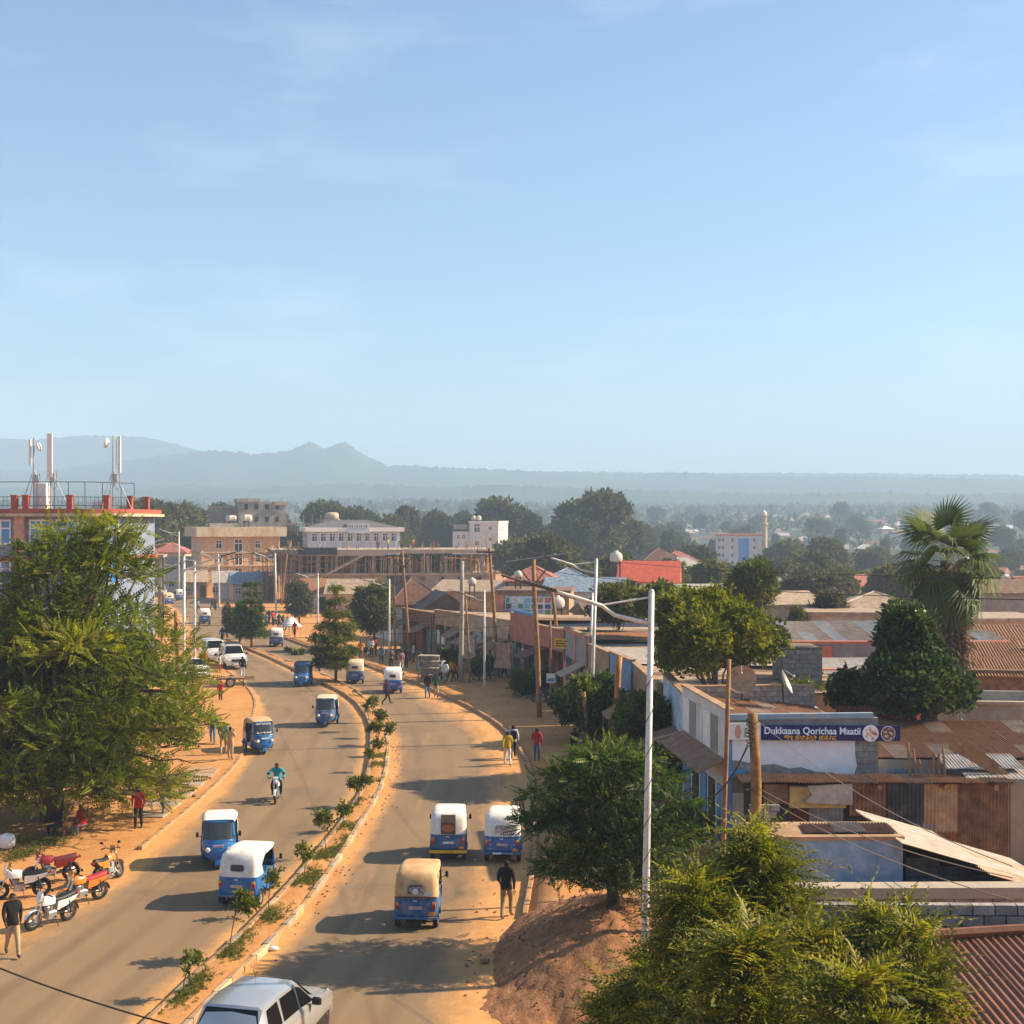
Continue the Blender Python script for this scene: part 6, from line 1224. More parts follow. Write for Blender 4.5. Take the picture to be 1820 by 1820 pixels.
# ---- fan palm
def palm():
    Y = 72.0; s = F/Y; X = (1682-CX)/s; zc = H-(998-HY)/s; r = np.random.default_rng(77); bx_ = (1700-CX)/s
    t = empty('fan_palm', (bx_, Y, 0), 0, 'tall fan palm with a brown skirt of dead fronds behind the glossy tree', 'palm')
    b = MB(); axis = [Vector((0, 0, -.1)), Vector((0, 0, 3)), Vector((X-bx_, 0, 7)), Vector((X-bx_, 0, zc))]; b.tube(axis, [.55, .42, .36, .3], 10); b.build('trunk', mat('bark_palm', (.14, .09, .06), .95, .3, 8, .8, 30), t, True)
    def frond(n=26, L_=1.15, fold=.35, droop=.35):
        V = []; Fq = []; T = []
        for k in range(n):
            a = math.radians(-118+236*k/(n-1)); l = L_*(.72+.28*math.cos(a*.75)); d = np.array((math.cos(a), math.sin(a), 0)); s_ = np.array((-d[1], d[0], 0))
            p = np.zeros(3); m1 = d*l*.55+np.array((0, 0, .06+fold*.25*abs(math.sin(a)))); e = d*l+np.array((0, 0, -droop*(.5+.5*((k*7) % 5)/4))); j = len(V); w_ = .05
            V += [p+s_*.012, p-s_*.012, m1-s_*w_, m1+s_*w_]; Fq.append((j, j+1, j+2, j+3)); V += [e+s_*.006, e-s_*.006]; Fq.append((j+3, j+2, j+5, j+4)); T += [.35+.3*((k*3) % 5)/5]*6
        V = np.array(V)+np.array((1.35, 0, 0)); k = len(V)
        V = np.concatenate([V, np.array([(0, .03, 0), (0, -.03, 0), (1.35, -.015, 0), (1.35, .015, 0)])]); Fq.append((k, k+1, k+2, k+3)); T += [.9]*4
        return V, np.array(Fq), np.array(T)
    meshes = [np_mesh('frond', *frond(26, 1.25, .35, dd)[:2], LEAF['palm'], frond(26, 1.25)[2]) for dd in (.2, .4, .65)]
    dead = [np_mesh('dead_frond', *frond(20, 1.2, .3, dd)[:2], LEAF['deadpalm'], frond(20)[2]*.9) for dd in (.5, .8)]
    c = Vector((X-bx_, 0, zc))
    def put(me, name, az, el, sc_, zoff=0, roll=0):
        o = link(name, me, t); d = Vector((math.cos(az)*math.cos(el), math.sin(az)*math.cos(el), math.sin(el)))
        xa = d; ya = Vector((-math.sin(az), math.cos(az), 0)); za = xa.cross(ya); M = Matrix((xa, ya, za)).transposed().to_4x4()
        o.matrix_local = Matrix.Translation(c+Vector((0, 0, zoff))) @ M @ Matrix.Rotation(roll, 4, 'X') @ Matrix.Scale(sc_, 4)
    k = 0
    for el, n_, zo in ((78, 2, .2), (52, 4, .1), (28, 5, .05), (4, 7, 0), (-22, 9, -.1), (-48, 11, -.25), (-66, 11, -.45)):
        for j in range(n_):
            az = 2*math.pi*(j+.5*(k % 2))/n_+r.normal(0, .14); put(meshes[min(2, max(0, int((70-el)/40)))], 'frond', az, R(el+r.normal(0, 8)), 1.25*r.uniform(.85, 1.1), zo, r.normal(0, .25)); k += 1
    for lvl in range(8):
        for j in range(11):
            az = 2*math.pi*(j+.5*(lvl % 2))/11+r.normal(0, .2); put(dead[lvl % 2], 'dead_frond', az, R(-74+r.normal(0, 6)), 1.15*r.uniform(.75, 1.0)*(1-.05*lvl), -.9-.62*lvl, r.normal(0, .3))
    P = []; D = []
    for j in range(1200):
        z = r.uniform(-8, -.6); a = r.uniform(0, 6.28); q = .45+.75*max(0, 1+z/9)*r.uniform(.3, 1); P.append((c.x+math.cos(a)*q, math.sin(a)*q, c.z+z)); D.append((math.cos(a)*.25, math.sin(a)*.25, -1))
    V, Fq, T = scatter('tuft', P, D, r.uniform(.8, 1.6, len(P)), r); o = link('thatch', np_mesh('thatch', V, Fq, LEAF['deadpalm'], T*.75), t); prop(o, kind='stuff')
palm()
# ---- background trees: a few kinds, copied as individuals
def proto(kind, seed, w_, h_, trunk, leaf, lm, n=16, dens=2.0, sc_=2.0, conic=0, flat=.75, size=None):
    r = np.random.default_rng(seed); c = Vector((0, 0, trunk+h_/2)); size = size or w_*.27
    lo = lobes_in(c, (w_/2-size*.5, w_/2-size*.5, h_/2-size*.3), n, size, r, flat, -.8)
    if conic: lo = [(Vector((q.x*(1-conic*(q.z-trunk)/h_), q.y*(1-conic*(q.z-trunk)/h_), q.z)), rd) for q, rd in lo]
    return tree(kind, (0, 0, 0), (0, 0, trunk+h_*.7), lo, leaf, lm, dens, sc_, 'x', 'tree', None, w_*.035, seed, bark_grey, -.8, shell=(.4, 1.05))
PR = {'euc': [proto('eucalyptus_tree', 201, 9, 13, 3, 'coarse', 'eucalypt', 22, 2.6, .8), proto('eucalyptus_tree', 202, 7, 15, 4, 'coarse', 'eucalypt', 20, 2.6, .8, .3), proto('eucalyptus_tree', 203, 12, 13, 2, 'coarse', 'olive', 26, 2.2, .9)],
      'tall': [proto('slender_tree', 204, 5, 17, 5, 'coarse', 'grey', 12, 2.2, .7, .2, 1.2, 1.3)],
      'round': [proto('round_tree', 205, 9, 8, 1.5, 'coarse', 'mid', 20, 2.8, .75), proto('round_tree', 206, 10, 7, 1.2, 'coarse', 'olive', 20, 2.8, .75), proto('round_tree', 207, 7, 7, 1, 'coarse', 'eucalypt', 16, 2.8, .75)]}
used_proto = set()
def put_tree(kind, k, X, Y, hgt, label, group, rz=None):
    p = PR[kind][k % len(PR[kind])]; ph = {'euc': (16, 19, 15), 'tall': (22,), 'round': (9.5, 8.2, 8)}[kind][k % len(PR[kind])]
    o = p if p.name not in used_proto else copy_tree(p); used_proto.add(p.name)
    o.location = (X, Y, float(gz(X, Y))-.1); s = hgt/ph; o.scale = (s, s, s); o.rotation_euler.z = random.uniform(0, 6.28) if rz is None else rz; o['label'] = label; o['group'] = group; return o
def tree_label(Y, px, r):
    return 'hazy town tree '+depth_word(Y, [(560, 'at the slope foot'), (720, 'low on the slope'), (950, 'halfway up the slope'), (1250, 'high on the slope'), (9999, 'at the slope top')])+' '+zone(px)
def bg_trees():
    r = np.random.default_rng(31); k = 0
    named = [('euc',2,250,888,300,'wide tree at the left end of the skyline beside the antenna building'),('euc',0,330,885,360,'tree rising left of the unfinished grey block'),('round',1,290,905,330,'low tree behind the red roofed houses on the left'),
     ('euc',1,393,873,420,'slim tree sticking up behind the unfinished grey block'),('euc',0,490,898,440,'tree right behind the unfinished grey block'),('euc',2,585,890,400,'tree behind the pale blue office block'),('euc',0,640,890,390,'tree above the right half of the pale blue office block'),
     ('tall',0,713,873,400,'left one of the slender tall trees on the skyline'),('tall',0,735,876,405,'right one of the slender tall trees on the skyline'),('euc',2,690,915,380,'bushy tree below the slender tall pair'),('euc',0,772,898,430,'tree left of the white four storey block'),
     ('euc',2,890,884,420,'tall tree behind the white four storey block'),('euc',0,828,900,480,'tree peeping over the white four storey block'),('euc',1,944,893,400,'upright tree right of the white four storey block'),('euc',2,1060,872,385,'tallest bushy tree at the centre of the skyline'),('euc',0,1020,905,375,'tree on the left shoulder of the tallest bushy tree'),('euc',0,1100,905,392,'tree on the right shoulder of the tallest bushy tree'),
     ('euc',1,985,910,430,'tree between the upright one and the tallest bushy tree'),('round',0,905,960,300,'round tree in front of the white four storey block'),('round',1,975,958,250,'round tree right below the skyline trees'),('euc',0,1140,920,520,'hazy tree right of the tallest bushy group'),
     ('round',2,1235,965,330,'hazy round tree left of the grey office with minaret'),('euc',0,1195,935,480,'hazy tree above the red tiled roof'),('round',0,1395,958,420,'round hazy tree right of the minaret'),('round',1,1450,985,300,'dark round tree below the minaret'),('euc',2,1470,955,380,'broad hazy tree left of the far tan villa'),
     ('round',2,1545,975,400,'tree beside the far tan villa'),('round',0,1500,1005,260,'dark tree in the valley left of the palm'),('round',1,1560,1040,210,'tree in the valley just left of the palm'),('round',2,1375,990,280,'tree before the grey office with minaret'),('round',0,1520,1062,180,'low tree over the long tin roof left of the palm'),('round',1,1050,1030,180,'low tree before the red tiled roof')]
    for kd, kk, px, py, Y, lab in named:
        X = (px-CX)/F*Y; hgt = max(3, H-(py-HY)/F*Y-float(gz(X, Y))); put_tree(kd, kk, X, Y, hgt, lab, 'trees on the skyline')
    for i in range(120):
        Y = float(r.uniform(430, 1500)); px = r.uniform(-40, 1860); X = (px-CX)/F*Y
        put_tree('round' if r.random() < .35 else 'euc', int(r.integers(0, 3)), X, Y, float(r.uniform(7, 16)), tree_label(Y, px, r), 'hazy trees among the far houses')
    for i in range(80):
        Y = float(r.uniform(200, 560)); px = r.uniform(960, 1840); X = (px-CX)/F*Y
        put_tree('round', int(r.integers(0, 3)), X, Y, float(r.uniform(4, 8)), 'low garden tree '+depth_word(Y, [(260, 'near the shops'), (320, 'in mid valley'), (380, 'deep in the valley'), (999, 'beyond the valley')])+' '+zone(px), 'garden trees between the valley houses')
    for i in range(46):
        Y = float(r.uniform(640, 1250)); px = r.uniform(900, 1860); X = (px-CX)/F*Y
        put_tree('euc', int(r.integers(0, 3)), X, Y, float(r.uniform(13, 21)), 'tall hazy tree '+depth_word(Y, [(800, 'at the foot of the slope'), (950, 'low on the slope'), (1100, 'halfway up the slope'), (9999, 'at the top of the slope')])+' '+zone(px), 'tall trees on the far right slope')
    for i in range(26):
        Y = float(r.uniform(400, 520)); px = r.uniform(560, 1150); X = (px-CX)/F*Y
        put_tree('euc', int(r.integers(0, 3)), X, Y, float(r.uniform(12, 18)), depth_word(Y, [(430, 'front'), (460, 'second row'), (490, 'third row'), (999, 'rearmost')])+' belt tree on the skyline '+zone(px), 'trees in the belt along the middle skyline')
    for i in range(22):
        Y = float(r.uniform(300, 420)); px = r.uniform(150, 700); X = (px-CX)/F*Y
        put_tree('euc', int(r.integers(0, 3)), X, Y, float(r.uniform(9, 14)), depth_word(Y, [(330, 'front'), (360, 'second row'), (390, 'third row'), (999, 'rearmost')])+' belt tree '+zone(px), 'trees in the belt behind the left blocks')
bg_trees()
def far_wood():
    r = np.random.default_rng(17); n = 15000; Y = 800+1900*r.random(n)**.8; X = (r.uniform(-150, 1970, n)-CX)/F*Y
    keep = hash_noise(X, Y, .009)+.6*hash_noise(X, Y, .03) > -.12; X, Y = X[keep], Y[keep]; Z = gz(X, Y)
    P = np.stack([X, Y, Z+r.uniform(1, 9, len(X))], -1); D = r.normal(0, .5, P.shape); D[:, 2] = 1
    V, Fq, T = scatter('coarse', P, D, r.uniform(3, 7, len(P)), r, np.clip(r.normal(.5, .2, len(P)), 0, 1)); o = link('forest', np_mesh('forest', V, Fq, LEAF['eucalypt'], T)); prop(o, 'far off hazy woodland covering the slopes below the hills', 'woodland', kind='stuff')
far_wood()
# ================================================================ vehicles
car_blue = mat('rickshaw_blue', (.01, .135, .40), .38, .18, 2.2, spec=.5, coat=.4, stain=(.2, .15, .11), stain_amt=.16, sscale=3)
car_blue2 = mat('rickshaw_blue_dusty', (.03, .13, .30), .5, .2, 3, spec=.4, coat=.2, stain=(.3, .17, .09), stain_amt=.4, sscale=3)
hood_white = mat('canvas_white', (.72, .70, .65), .8, .06, 3, .15, 12, stain=(.58, .45, .3), stain_amt=.38, sscale=1.7)
hood_cream = mat('canvas_cream', (.66, .54, .38), .85, .1, 3, .15, 12, stain=(.5, .33, .17), stain_amt=.45, sscale=2)
hood_dusty = mat('canvas_dusty', (.60, .40, .22), .9, .12, 3, .15, 12, stain=(.47, .24, .1), stain_amt=.55, sscale=1.8)
rubber = mat('rubber', (.022, .02, .019), .85, .2, 5, stain=(.14, .08, .05), stain_amt=.4, sscale=6)
black = mat('black_plastic', (.015, .014, .014), .5, .1)
chrome = mat('chrome', (.6, .6, .6), .2, .02, metal=.95, spec=.5)
rim_m = mat('wheel_rim', (.45, .44, .43), .4, .1, metal=.6)
red_lamp = mat('lamp_red', (.4, .015, .012), .25, .05, spec=.6); amber = mat('lamp_amber', (.7, .22, .02), .3, .05, spec=.6); clear_lamp = mat('lamp_clear', (.7, .7, .68), .15, .02, spec=.8)
seat_brown = mat('seat_brown', (.16, .06, .035), .7, .2, 4); plate_m = mat('plate_white', (.7, .66, .62), .6, .05); plate_red = mat('plate_ink', (.5, .05, .04), .6, .02)
yellow_p = mat('paint_yellow', (.75, .38, .03), .5, .1); screen_glass = glassmat('windscreen_glass', (.03, .035, .035), .05)
chassis = mat('chassis', (.03, .022, .018), .9, .2)
white_car = mat('car_white', (.72, .72, .7), .3, .03, spec=.5, coat=.6, stain=(.5, .36, .22), stain_amt=.12, sscale=2); silver = mat('car_silver', (.46, .47, .48), .3, .04, 3, metal=.55, spec=.5, coat=.7)
car_glass = glassmat('car_glass', (.006, .006, .007), .18); car_glass.node_tree.nodes['Principled BSDF'].inputs['Specular IOR Level'].default_value = .25
def wheel(parent, loc, rad, w_, name='wheel', spokes=False):
    o = empty(name, loc); o.parent = parent; M = RT(R(90), 4, 'Y'); 
    MB().lathe([(rad*.62, -w_/2), (rad*.9, -w_/2), (rad, -w_*.3), (rad, w_*.3), (rad*.9, w_/2), (rad*.62, w_/2), (rad*.62, -w_/2)], 20, 0, M, False).build('tyre', rubber, o, True)
    b = MB(); 
    if spokes:
        for k in range(5): a = 2*math.pi*k/5; b.tube([(0, 0, 0), (0, math.cos(a)*rad*.66, math.sin(a)*rad*.66)], .02, 4)
        b.lathe([(rad*.6, -w_*.3), (rad*.66, -w_*.3), (rad*.66, w_*.3), (rad*.6, w_*.3), (rad*.6, -w_*.3)], 16, 0, M, False); b.lathe([(.05, -.06), (.05, .06)], 8, 0, M)
    else: b.lathe([(0, -w_*.42), (rad*.25, -w_*.45), (rad*.3, -w_*.3), (rad*.62, -w_*.4), (rad*.62, w_*.4), (rad*.3, w_*.3), (rad*.25, w_*.45), (0, w_*.42)], 14, 0, M)
    b.build('rim', rim_m, o); return o
def arc_ring(hw, yf, y0, z, n=12, pw=2.6):
    """front-rounded plan outline from (-hw,y0) round the nose to (hw,y0)"""
    out = []
    for k in range(n+1):
        a = math.pi*(1-k/n); c, s_ = math.cos(a), math.sin(a); out.append((hw*math.copysign(abs(c)**(2/pw), c), y0+(yf-y0)*abs(s_)**(2/pw), z))
    return out
def make_rickshaw():
    t = empty('auto_rickshaw', (0, 0, 0), 0, 'x', 'rickshaw', 'blue and white auto rickshaws')
    # front cowl: loft of plan outlines
    b = MB(); secs = [(.30, .36, 1.02), (.36, .44, 1.10), (.52, .53, 1.13), (.72, .575, 1.10), (.90, .59, 1.05), (.985, .585, 1.01)]
    b.loft([arc_ring(hw, yf, .42, z) for z, hw, yf in secs], 0, False, False); b.loft([arc_ring(hw-.03, yf-.03, .42, z) for z, hw, yf in secs], 0, False, False)
    b.bx(-.56, .56, .40, .46, .3, .96); b.loft([arc_ring(.585, 1.01, .42, .985), arc_ring(.5, .9, .42, .99)], 0, False, False); b.build('cowl', car_blue, t, True)
    # windscreen frame and glass
    def wring(z, q=0): f_ = (z-.985)/.68; return arc_ring(.585-.06*f_, 1.01-.36*f_, .44-.02*f_, z, 16, 3.2)
    fr = MB(); zs_ = [.985, 1.04, 1.6, 1.68]; rs = [wring(z) for z in zs_]; 
    fr.loft([rs[0], rs[1]], 0, False, False); fr.loft([rs[2], rs[3]], 0, False, False)
    for sl_ in (slice(0, 4), slice(13, 17)): fr.loft([r_[sl_] for r_ in rs], 0, False, False)
    fr.loft([[(x*.95, y-.05, z) for x, y, z in rs[2]], [(x*.95, y-.05, z) for x, y, z in rs[3]]], 0, False, False); fr.build('windscreen_frame', car_blue, t, True)
    g_ = MB(); g_.loft([[(x*.985, y-.012, z) for x, y, z in wring(zz)][2:15] for zz in (1.03, 1.2, 1.4, 1.61)], 0, False, False); g_.build('windscreen', screen_glass, t, True)
    w_ = MB(); w_.tube([(.05, .995, 1.06), (.2, .86, 1.42)], .01, 4); w_.build('wiper', black, t)
    # floor and tub
    b = MB(); b.bx(-.5, .5, -1.1, .7, .28, .34); b.bx(-.3, .3, -1.25, -.5, .2, .29); b.build('chassis', chassis, t)
    def rr(hw, y0, y1, z, c=.12):
        return [(-hw, y1, z), (-hw, y0+c, z), (-hw+c*.3, y0+c*.3, z), (-hw+c, y0, z), (0, y0-.02, z), (hw-c, y0, z), (hw-c*.3, y0+c*.3, z), (hw, y0+c, z), (hw, y1, z)]
    b = MB(); b.loft([rr(.56, -1.22, -.52, .34), rr(.635, -1.29, -.42, .46), rr(.655, -1.30, -.36, .72), rr(.64, -1.27, -.36, .98)], 0, False, False); b.loft([rr(.60, -1.23, -.36, .98, .1), rr(.6, -1.2, -.5, .5, .1)], 0, False, False)
    b.add([(-.655, -.36, .34), (.655, -.36, .34), (.64, -.36, .62), (-.64, -.36, .62)], [(0, 1, 2, 3)]); b.loft([rr(.64, -1.27, -.36, .98), rr(.6, -1.23, -.36, .985, .1)], 0, False, False)
    b.build('tub', car_blue, t, True)
    for s_ in (-1, 1):
        b = MB(); b.prism([(-.36, .34), (.44, .34), (.44, .95), (.36, .62), (-.1, .5), (-.36, .56)], 'x', s_*.575, s_*.61); b.build('side_panel', car_blue, t)
        b = MB(); b.loft([[(s_*x, y, z) for (y, z) in [(-1.16, .32), (-1.1, .52), (-.92, .62), (-.7, .6), (-.56, .48), (-.52, .32)]] for x in (.56, .675)], 0, False, False); b.build('wheel_arch', car_blue, t, True)
    # grooved tailgate panel
    b = MB(); b.cbx(-.4, .4, -1.325, -1.3, .5, .92, .012); b.build('engine_door', car_blue, t); b = MB()
    for z in (.56, .6, .64): b.bx(-.28, .28, -1.335, -1.326, z, z+.018)
    b.build('vent', car_blue2, t)
    # hood
    def hring(y, zt, hw, zb):
        pts = []
        for k in range(13):
            a = math.pi*(1-k/12); c, s_ = math.cos(a), math.sin(a); pts.append((hw*math.copysign(abs(c)**.42, c), y, zb+(zt-zb)*abs(s_)**.42))
        return pts
    b = MB(); b.loft([hring(.66, 1.685, .53, 1.615), hring(.4, 1.745, .57, 1.56), hring(-.1, 1.785, .60, 1.55), hring(-.45, 1.785, .61, 1.52), hring(-.72, 1.765, .62, 1.30), hring(-.9, 1.72, .63, .985)], 0, False, False)
    # rear shell
    def rear(z, y0, hw, c=.16): return rr(hw, y0, -.78, z, c)
    b.loft([rear(.975, -1.275, .645), rear(1.2, -1.25, .64), rear(1.45, -1.2, .625), rear(1.62, -1.12, .6), rear(1.7, -1.02, .52), rear(1.725, -.92, .4)], 0, False, False)
    b.build('hood', hood_white, t, True)
    # flap at the side opening (slanting quarter)
    for s_ in (-1, 1):
        b = MB(); b.prism([(-.905, .98), (-.62, .98), (-.78, 1.3), (-.5, 1.56), (-.905, 1.6)], 'x', s_*.615, s_*.632); b.build('hood_flap', hood_white, t)
        b = MB(); b.tube([(s_*.58, .5, 1.0), (s_*.56, .42, 1.62)], .02, 5); b.tube([(s_*.6, -.36, .6), (s_*.6, -.38, 1.6)], .018, 5); b.tube([(s_*.6, -.36, .95), (s_*.6, .0, .82), (s_*.6, .02, .4)], .016, 5); b.build('side_bar', black, t)
        q = MB(); q.cbx(-.045, .045, -.02, .02, -.09, .09, .015); q.build('mirror', black, t).location = (s_*.73, .74, 1.2); q = MB(); q.tube([(s_*.57, .68, 1.1), (s_*.7, .73, 1.17)], .012, 4); q.build('mirror_arm', black, t)
        M = Matrix.Translation((s_*.36, 1.075, .72)) @ RT(R(-90), 4, 'X') @ RT(R(s_*-18), 4, 'Y'); q = MB(); q.lathe([(.085, -.06), (.085, .02), (.06, .045), (0, .05)], 12, 0, M); q.build('headlight', clear_lamp, t, True)
        q = MB(); q.cbx(-.045, .045, -.02, .02, -.04, .04, .012, 0, Matrix.Translation((s_*.5, .95, .74)) @ RT(R(s_*-50), 4, 'Z')); q.build('indicator', amber, t)
        q = MB(); q.cbx(-.055, .055, -.02, .03, -.0, .1, .012); q.build('tail_light', red_lamp, t).location = (s_*.545, -1.3, .66); q = MB(); q.cbx(-.055, .055, -.02, .03, .0, .085, .012); q.build('indicator', amber, t).location = (s_*.545, -1.3, .77)
        wheel(t, (s_*.575, -.83, .235), .235, .115)
        b = MB(); b.bx(s_*.5, s_*.64, -1.2, -1.19, .12, .36) if s_ < 0 else b.bx(s_*.5, s_*.64, -1.2, -1.19, .12, .36); b.build('mud_flap', chassis, t)
    wheel(t, (0, .86, .235), .235, .115)
    b = MB(); pts = [(.86+.29*math.cos(a), .235+.30*math.sin(a)) for a in [R(-5+k*24) for k in range(9)]]; b.loft([[(x, y, z-abs(x)*.35) for x in (-.1, -.06, 0, .06, .1)] for y, z in pts], 0, False, False); b.build('fender', car_blue, t, True)
    b = MB(); b.tube([(0, .86, .3), (0, .78, .8), (0, .6, 1.0)], .04, 6); b.tube([(-.3, .5, 1.05), (0, .58, 1.0), (.3, .5, 1.05)], .015, 5); b.build('steering_column', chassis, t)
    b = MB(); b.cbx(-.55, .55, -1.1, -.55, .52, .72, .05); b.cbx(-.55, .55, -1.16, -1.02, .7, 1.2, .04); b.build('rear_seat', seat_brown, t); b = MB(); b.cbx(-.24, .24, -.1, .28, .56, .7, .04); b.cbx(-.24, .24, -.16, -.08, .68, 1.05, .03); b.build('driver_seat', seat_brown, t)
    b = MB(); b.bx(-.57, .57, -.3, -.24, .34, .9); b.build('partition', chassis, t)
    b = MB(); b.cbx(-.66, .66, -1.36, -1.3, .36, .43, .015); b.build('bumper', car_blue2, t)
    b = MB(); b.cbx(.36, .56, -1.315, -1.295, .46, .56, .01); b.build('reflector', amber, t)
    q = MB(); q.cbx(-.19, .19, -1.345, -1.33, .655, .735, .004); q.build('number_plate', plate_m, t)
    q = MB(); q.cbx(-.18, .18, 1.115, 1.13, .82, .895, .004); q.build('number_plate', plate_m, t)
    # small rear window
    def winb(x0, x1, z0, z1, m, name, y0=-1.298): 
        q = MB(); q.loft([[(x0+.04, y0+(z0-1.05)*.1, z0), (x1-.04, y0+(z0-1.05)*.1, z0), (x1, y0+(z0-1)*.1, z0+.04), (x1, y0+(z1-1.1)*.12, z1-.04), (x1-.04, y0+(z1-1.05)*.12, z1), (x0+.04, y0+(z1-1.05)*.12, z1), (x0, y0+(z1-1.1)*.12, z1-.04), (x0, y0+(z0-1)*.1, z0+.04)]]*1+[[(x0+.04, y0-.012+(z0-1.05)*.1, z0), (x1-.04, y0-.012+(z0-1.05)*.1, z0), (x1, y0-.012+(z0-1)*.1, z0+.04), (x1, y0-.012+(z1-1.1)*.12, z1-.04), (x1-.04, y0-.012+(z1-1.05)*.12, z1), (x0+.04, y0-.012+(z1-1.05)*.12, z1), (x0, y0-.012+(z1-1.1)*.12, z1-.04), (x0, y0-.012+(z0-1)*.1, z0+.04)]], 0, True, True); return q.build(name, m, t)
    winb(-.22, .22, 1.16, 1.36, mat('rear_pane', (.06, .045, .04), .3, .2), 'rear_window')
    return t
RICK = make_rickshaw(); RICK_USED = []
def plate_text(t, s_):
    for o in [c for c in t.children if c.name.startswith('number_plate')]:
        front = o.data.vertices[0].co.y > 0; me = text_mesh(s_, .062, plate_red, .002, .002); q = link('lettering', me, o)
        xs_ = [v.co.x for v in me.vertices]; wd = max(xs_)-min(xs_); q.scale.x = .34/wd
        if front: q.location = (.17, 1.133, .835); q.rotation_euler = (R(90), 0, R(180))
        else: q.location = (-.17, -1.349, .672); q.rotation_euler = (R(90), 0, 0)
def rickshaw(px, py, yaw, label, hood=None, body=None, plate=None, logo=False, extras=None, far=False):
    """px,py: photo pixel of the ground midway under the vehicle's camera-facing end; yaw 0 drives away from the camera"""
    g_ = G(px, py); first = not RICK_USED; mm = {}
    if hood: mm['canvas_white'] = hood
    if body: mm['rickshaw_blue'] = body
    o = copy_tree(RICK, None, mm, label); RICK_USED.append(o); c_, s_ = math.cos(yaw), math.sin(yaw); off = 1.1
    face = 1 if abs(yaw) < math.pi/2 else -1; fw = Vector((-s_, c_, 0)); o.location = Vector((g_.x, g_.y, g_.z+.008))+fw*off*face; o.rotation_euler.z = yaw
    if plate: plate_text(o, plate)
    if logo:
        me = text_mesh('TVS', .07, paint_white, .002, .003); q = link('lettering', me, o, (-.07, -1.33, .93)); q.rotation_euler = (R(90), 0, 0); q.location = (-.08, -1.328, .875)
    if extras:
        extras(o)
        for c in o.children:
            if c.name.startswith(('sticker', 'patch', 'torn_hem', 'brown_panel', 'rear_curtain', 'painted_window')): c.location.y -= .022
    return o
def sticker(o):
    q = MB(); q.bx(-.24, .26, -1.292, -1.285, 1.1, 1.32); q.build('sticker', mat('sticker_grey', (.16, .15, .15), .6, .3, 9, stain=(.6, .58, .55), stain_amt=.5, sscale=9), o); q = MB(); q.lathe([(.09, 0), (.09, .004)], 16, 0, Matrix.Translation((.0, -1.293, 1.18)) @ RT(R(90), 4, 'X')); q.build('sticker_disc', paint_white, o); lettering(o, '321', .09, black, (-.075, -1.299, 1.15), None, .002, None, .001)
    q = MB(); q.bx(.27, .46, -1.29, -1.283, 1.06, 1.15); q.build('patch', mat('patch_pale', (.6, .65, .7), .6, .1), o); b = MB(); b.bx(-.62, .62, -1.285, -1.26, .975, 1.02); b.build('torn_hem', seat_brown, o)
def brown_back(o):
    b = MB(); b.bx(-.26, .26, -1.283, -1.276, .99, 1.42); b.add([(-.26, -1.262, 1.42), (.26, -1.262, 1.42), (.26, -1.155, 1.66), (-.26, -1.155, 1.66), ], [(0, 1, 2, 3)]); b.build('brown_panel', mat('canvas_brown', (.13, .08, .055), .85, .15), o)
    q = MB(); q.lathe([(.24, 0), (.24, .006)], 20, 0, Matrix.Translation((0, -1.284, 1.2)) @ RT(R(90), 4, 'X') @ Matrix.Diagonal((.95, .55, 1, 1))); q.build('rear_curtain', mat('curtain_orange', (.4, .14, .05), .8, .15, 5), o); b = MB(); b.cbx(-.67, .67, -1.39, -1.365, .33, .44, .01); b.build('yellow_bumper', yellow_p, o)
def art_back(o):
    b = MB(); b.bx(-.24, .28, -1.292, -1.285, 1.12, 1.34); b.build('painted_window', mat('painted_art', (.5, .45, .42), .6, .2, 6, stain=(.1, .04, .04), stain_amt=.6, sscale=7), o)
    b = MB(); 
    for s_ in (-1, 1):
        for z in (.55, .7, .86): b.lathe([(.022, 0), (.022, .006)], 8, 0, Matrix.Translation((s_*.42, -1.33, z)) @ RT(R(90), 4, 'X'))
    b.build('reflector_studs', paint_white, o); b = MB(); b.bx(-.33, -.02, -1.375, -1.365, .36, .43); b.build('bumper_plate', paint_white, o); b = MB()
    for k in range(9):
        for j in range(2): b.bx(.02+k*.045, .042+k*.045, -1.368, -1.362, .37+.025*((k+j) % 2), .39+.025*((k+j) % 2))
    b.build('checker_strip', mat('paint_pale_blue', (.4, .6, .75), .6, .05), o)
def banner(o):
    me = None
    for z, wd, s_ in ((1.555, .8, 'ባለእግዚአብሔር'), (1.13, .8, 'ኢትዮጵያ')):
        f_ = (z-.985)/.68; y = 1.01-.36*f_+.012; me = text_mesh(s_, .1, paint_white, .002, .003); q = link('lettering', me, o); xs_ = [v.co.x for v in me.vertices]; q.scale = ((wd/(max(xs_)-min(xs_))), .8, 1); q.rotation_euler = (R(90-28), 0, R(180)); q.location = (wd/2, y, z-.02)
PI = math.pi
rickshaw(740, 1652, R(-3), 'dusty tan roofed rickshaw nearest in the right carriageway, seen from behind', hood_dusty, car_blue2, '3-76504', True, sticker)
rickshaw(797, 1530, R(0), 'white roofed rickshaw with brown back panel and yellow bumper', None, car_blue2, None, True, brown_back)
rickshaw(893, 1534, R(-4), 'white roofed rickshaw with studded tail and picture window at the right kerb', None, None, '3-45479', True, art_back)
rickshaw(425, 1612, R(-10), 'white roofed rickshaw driving away beside the median in the left carriageway', None, None, '3-29803', True)
rickshaw(388, 1548, PI+R(10), 'white roofed rickshaw coming towards the camera behind the near one', None, None, '3-25376')
rickshaw(471, 1342, PI+R(24), 'rickshaw with dusty tan roof parked facing the camera at the left kerb', hood_dusty, None, None, False, banner)
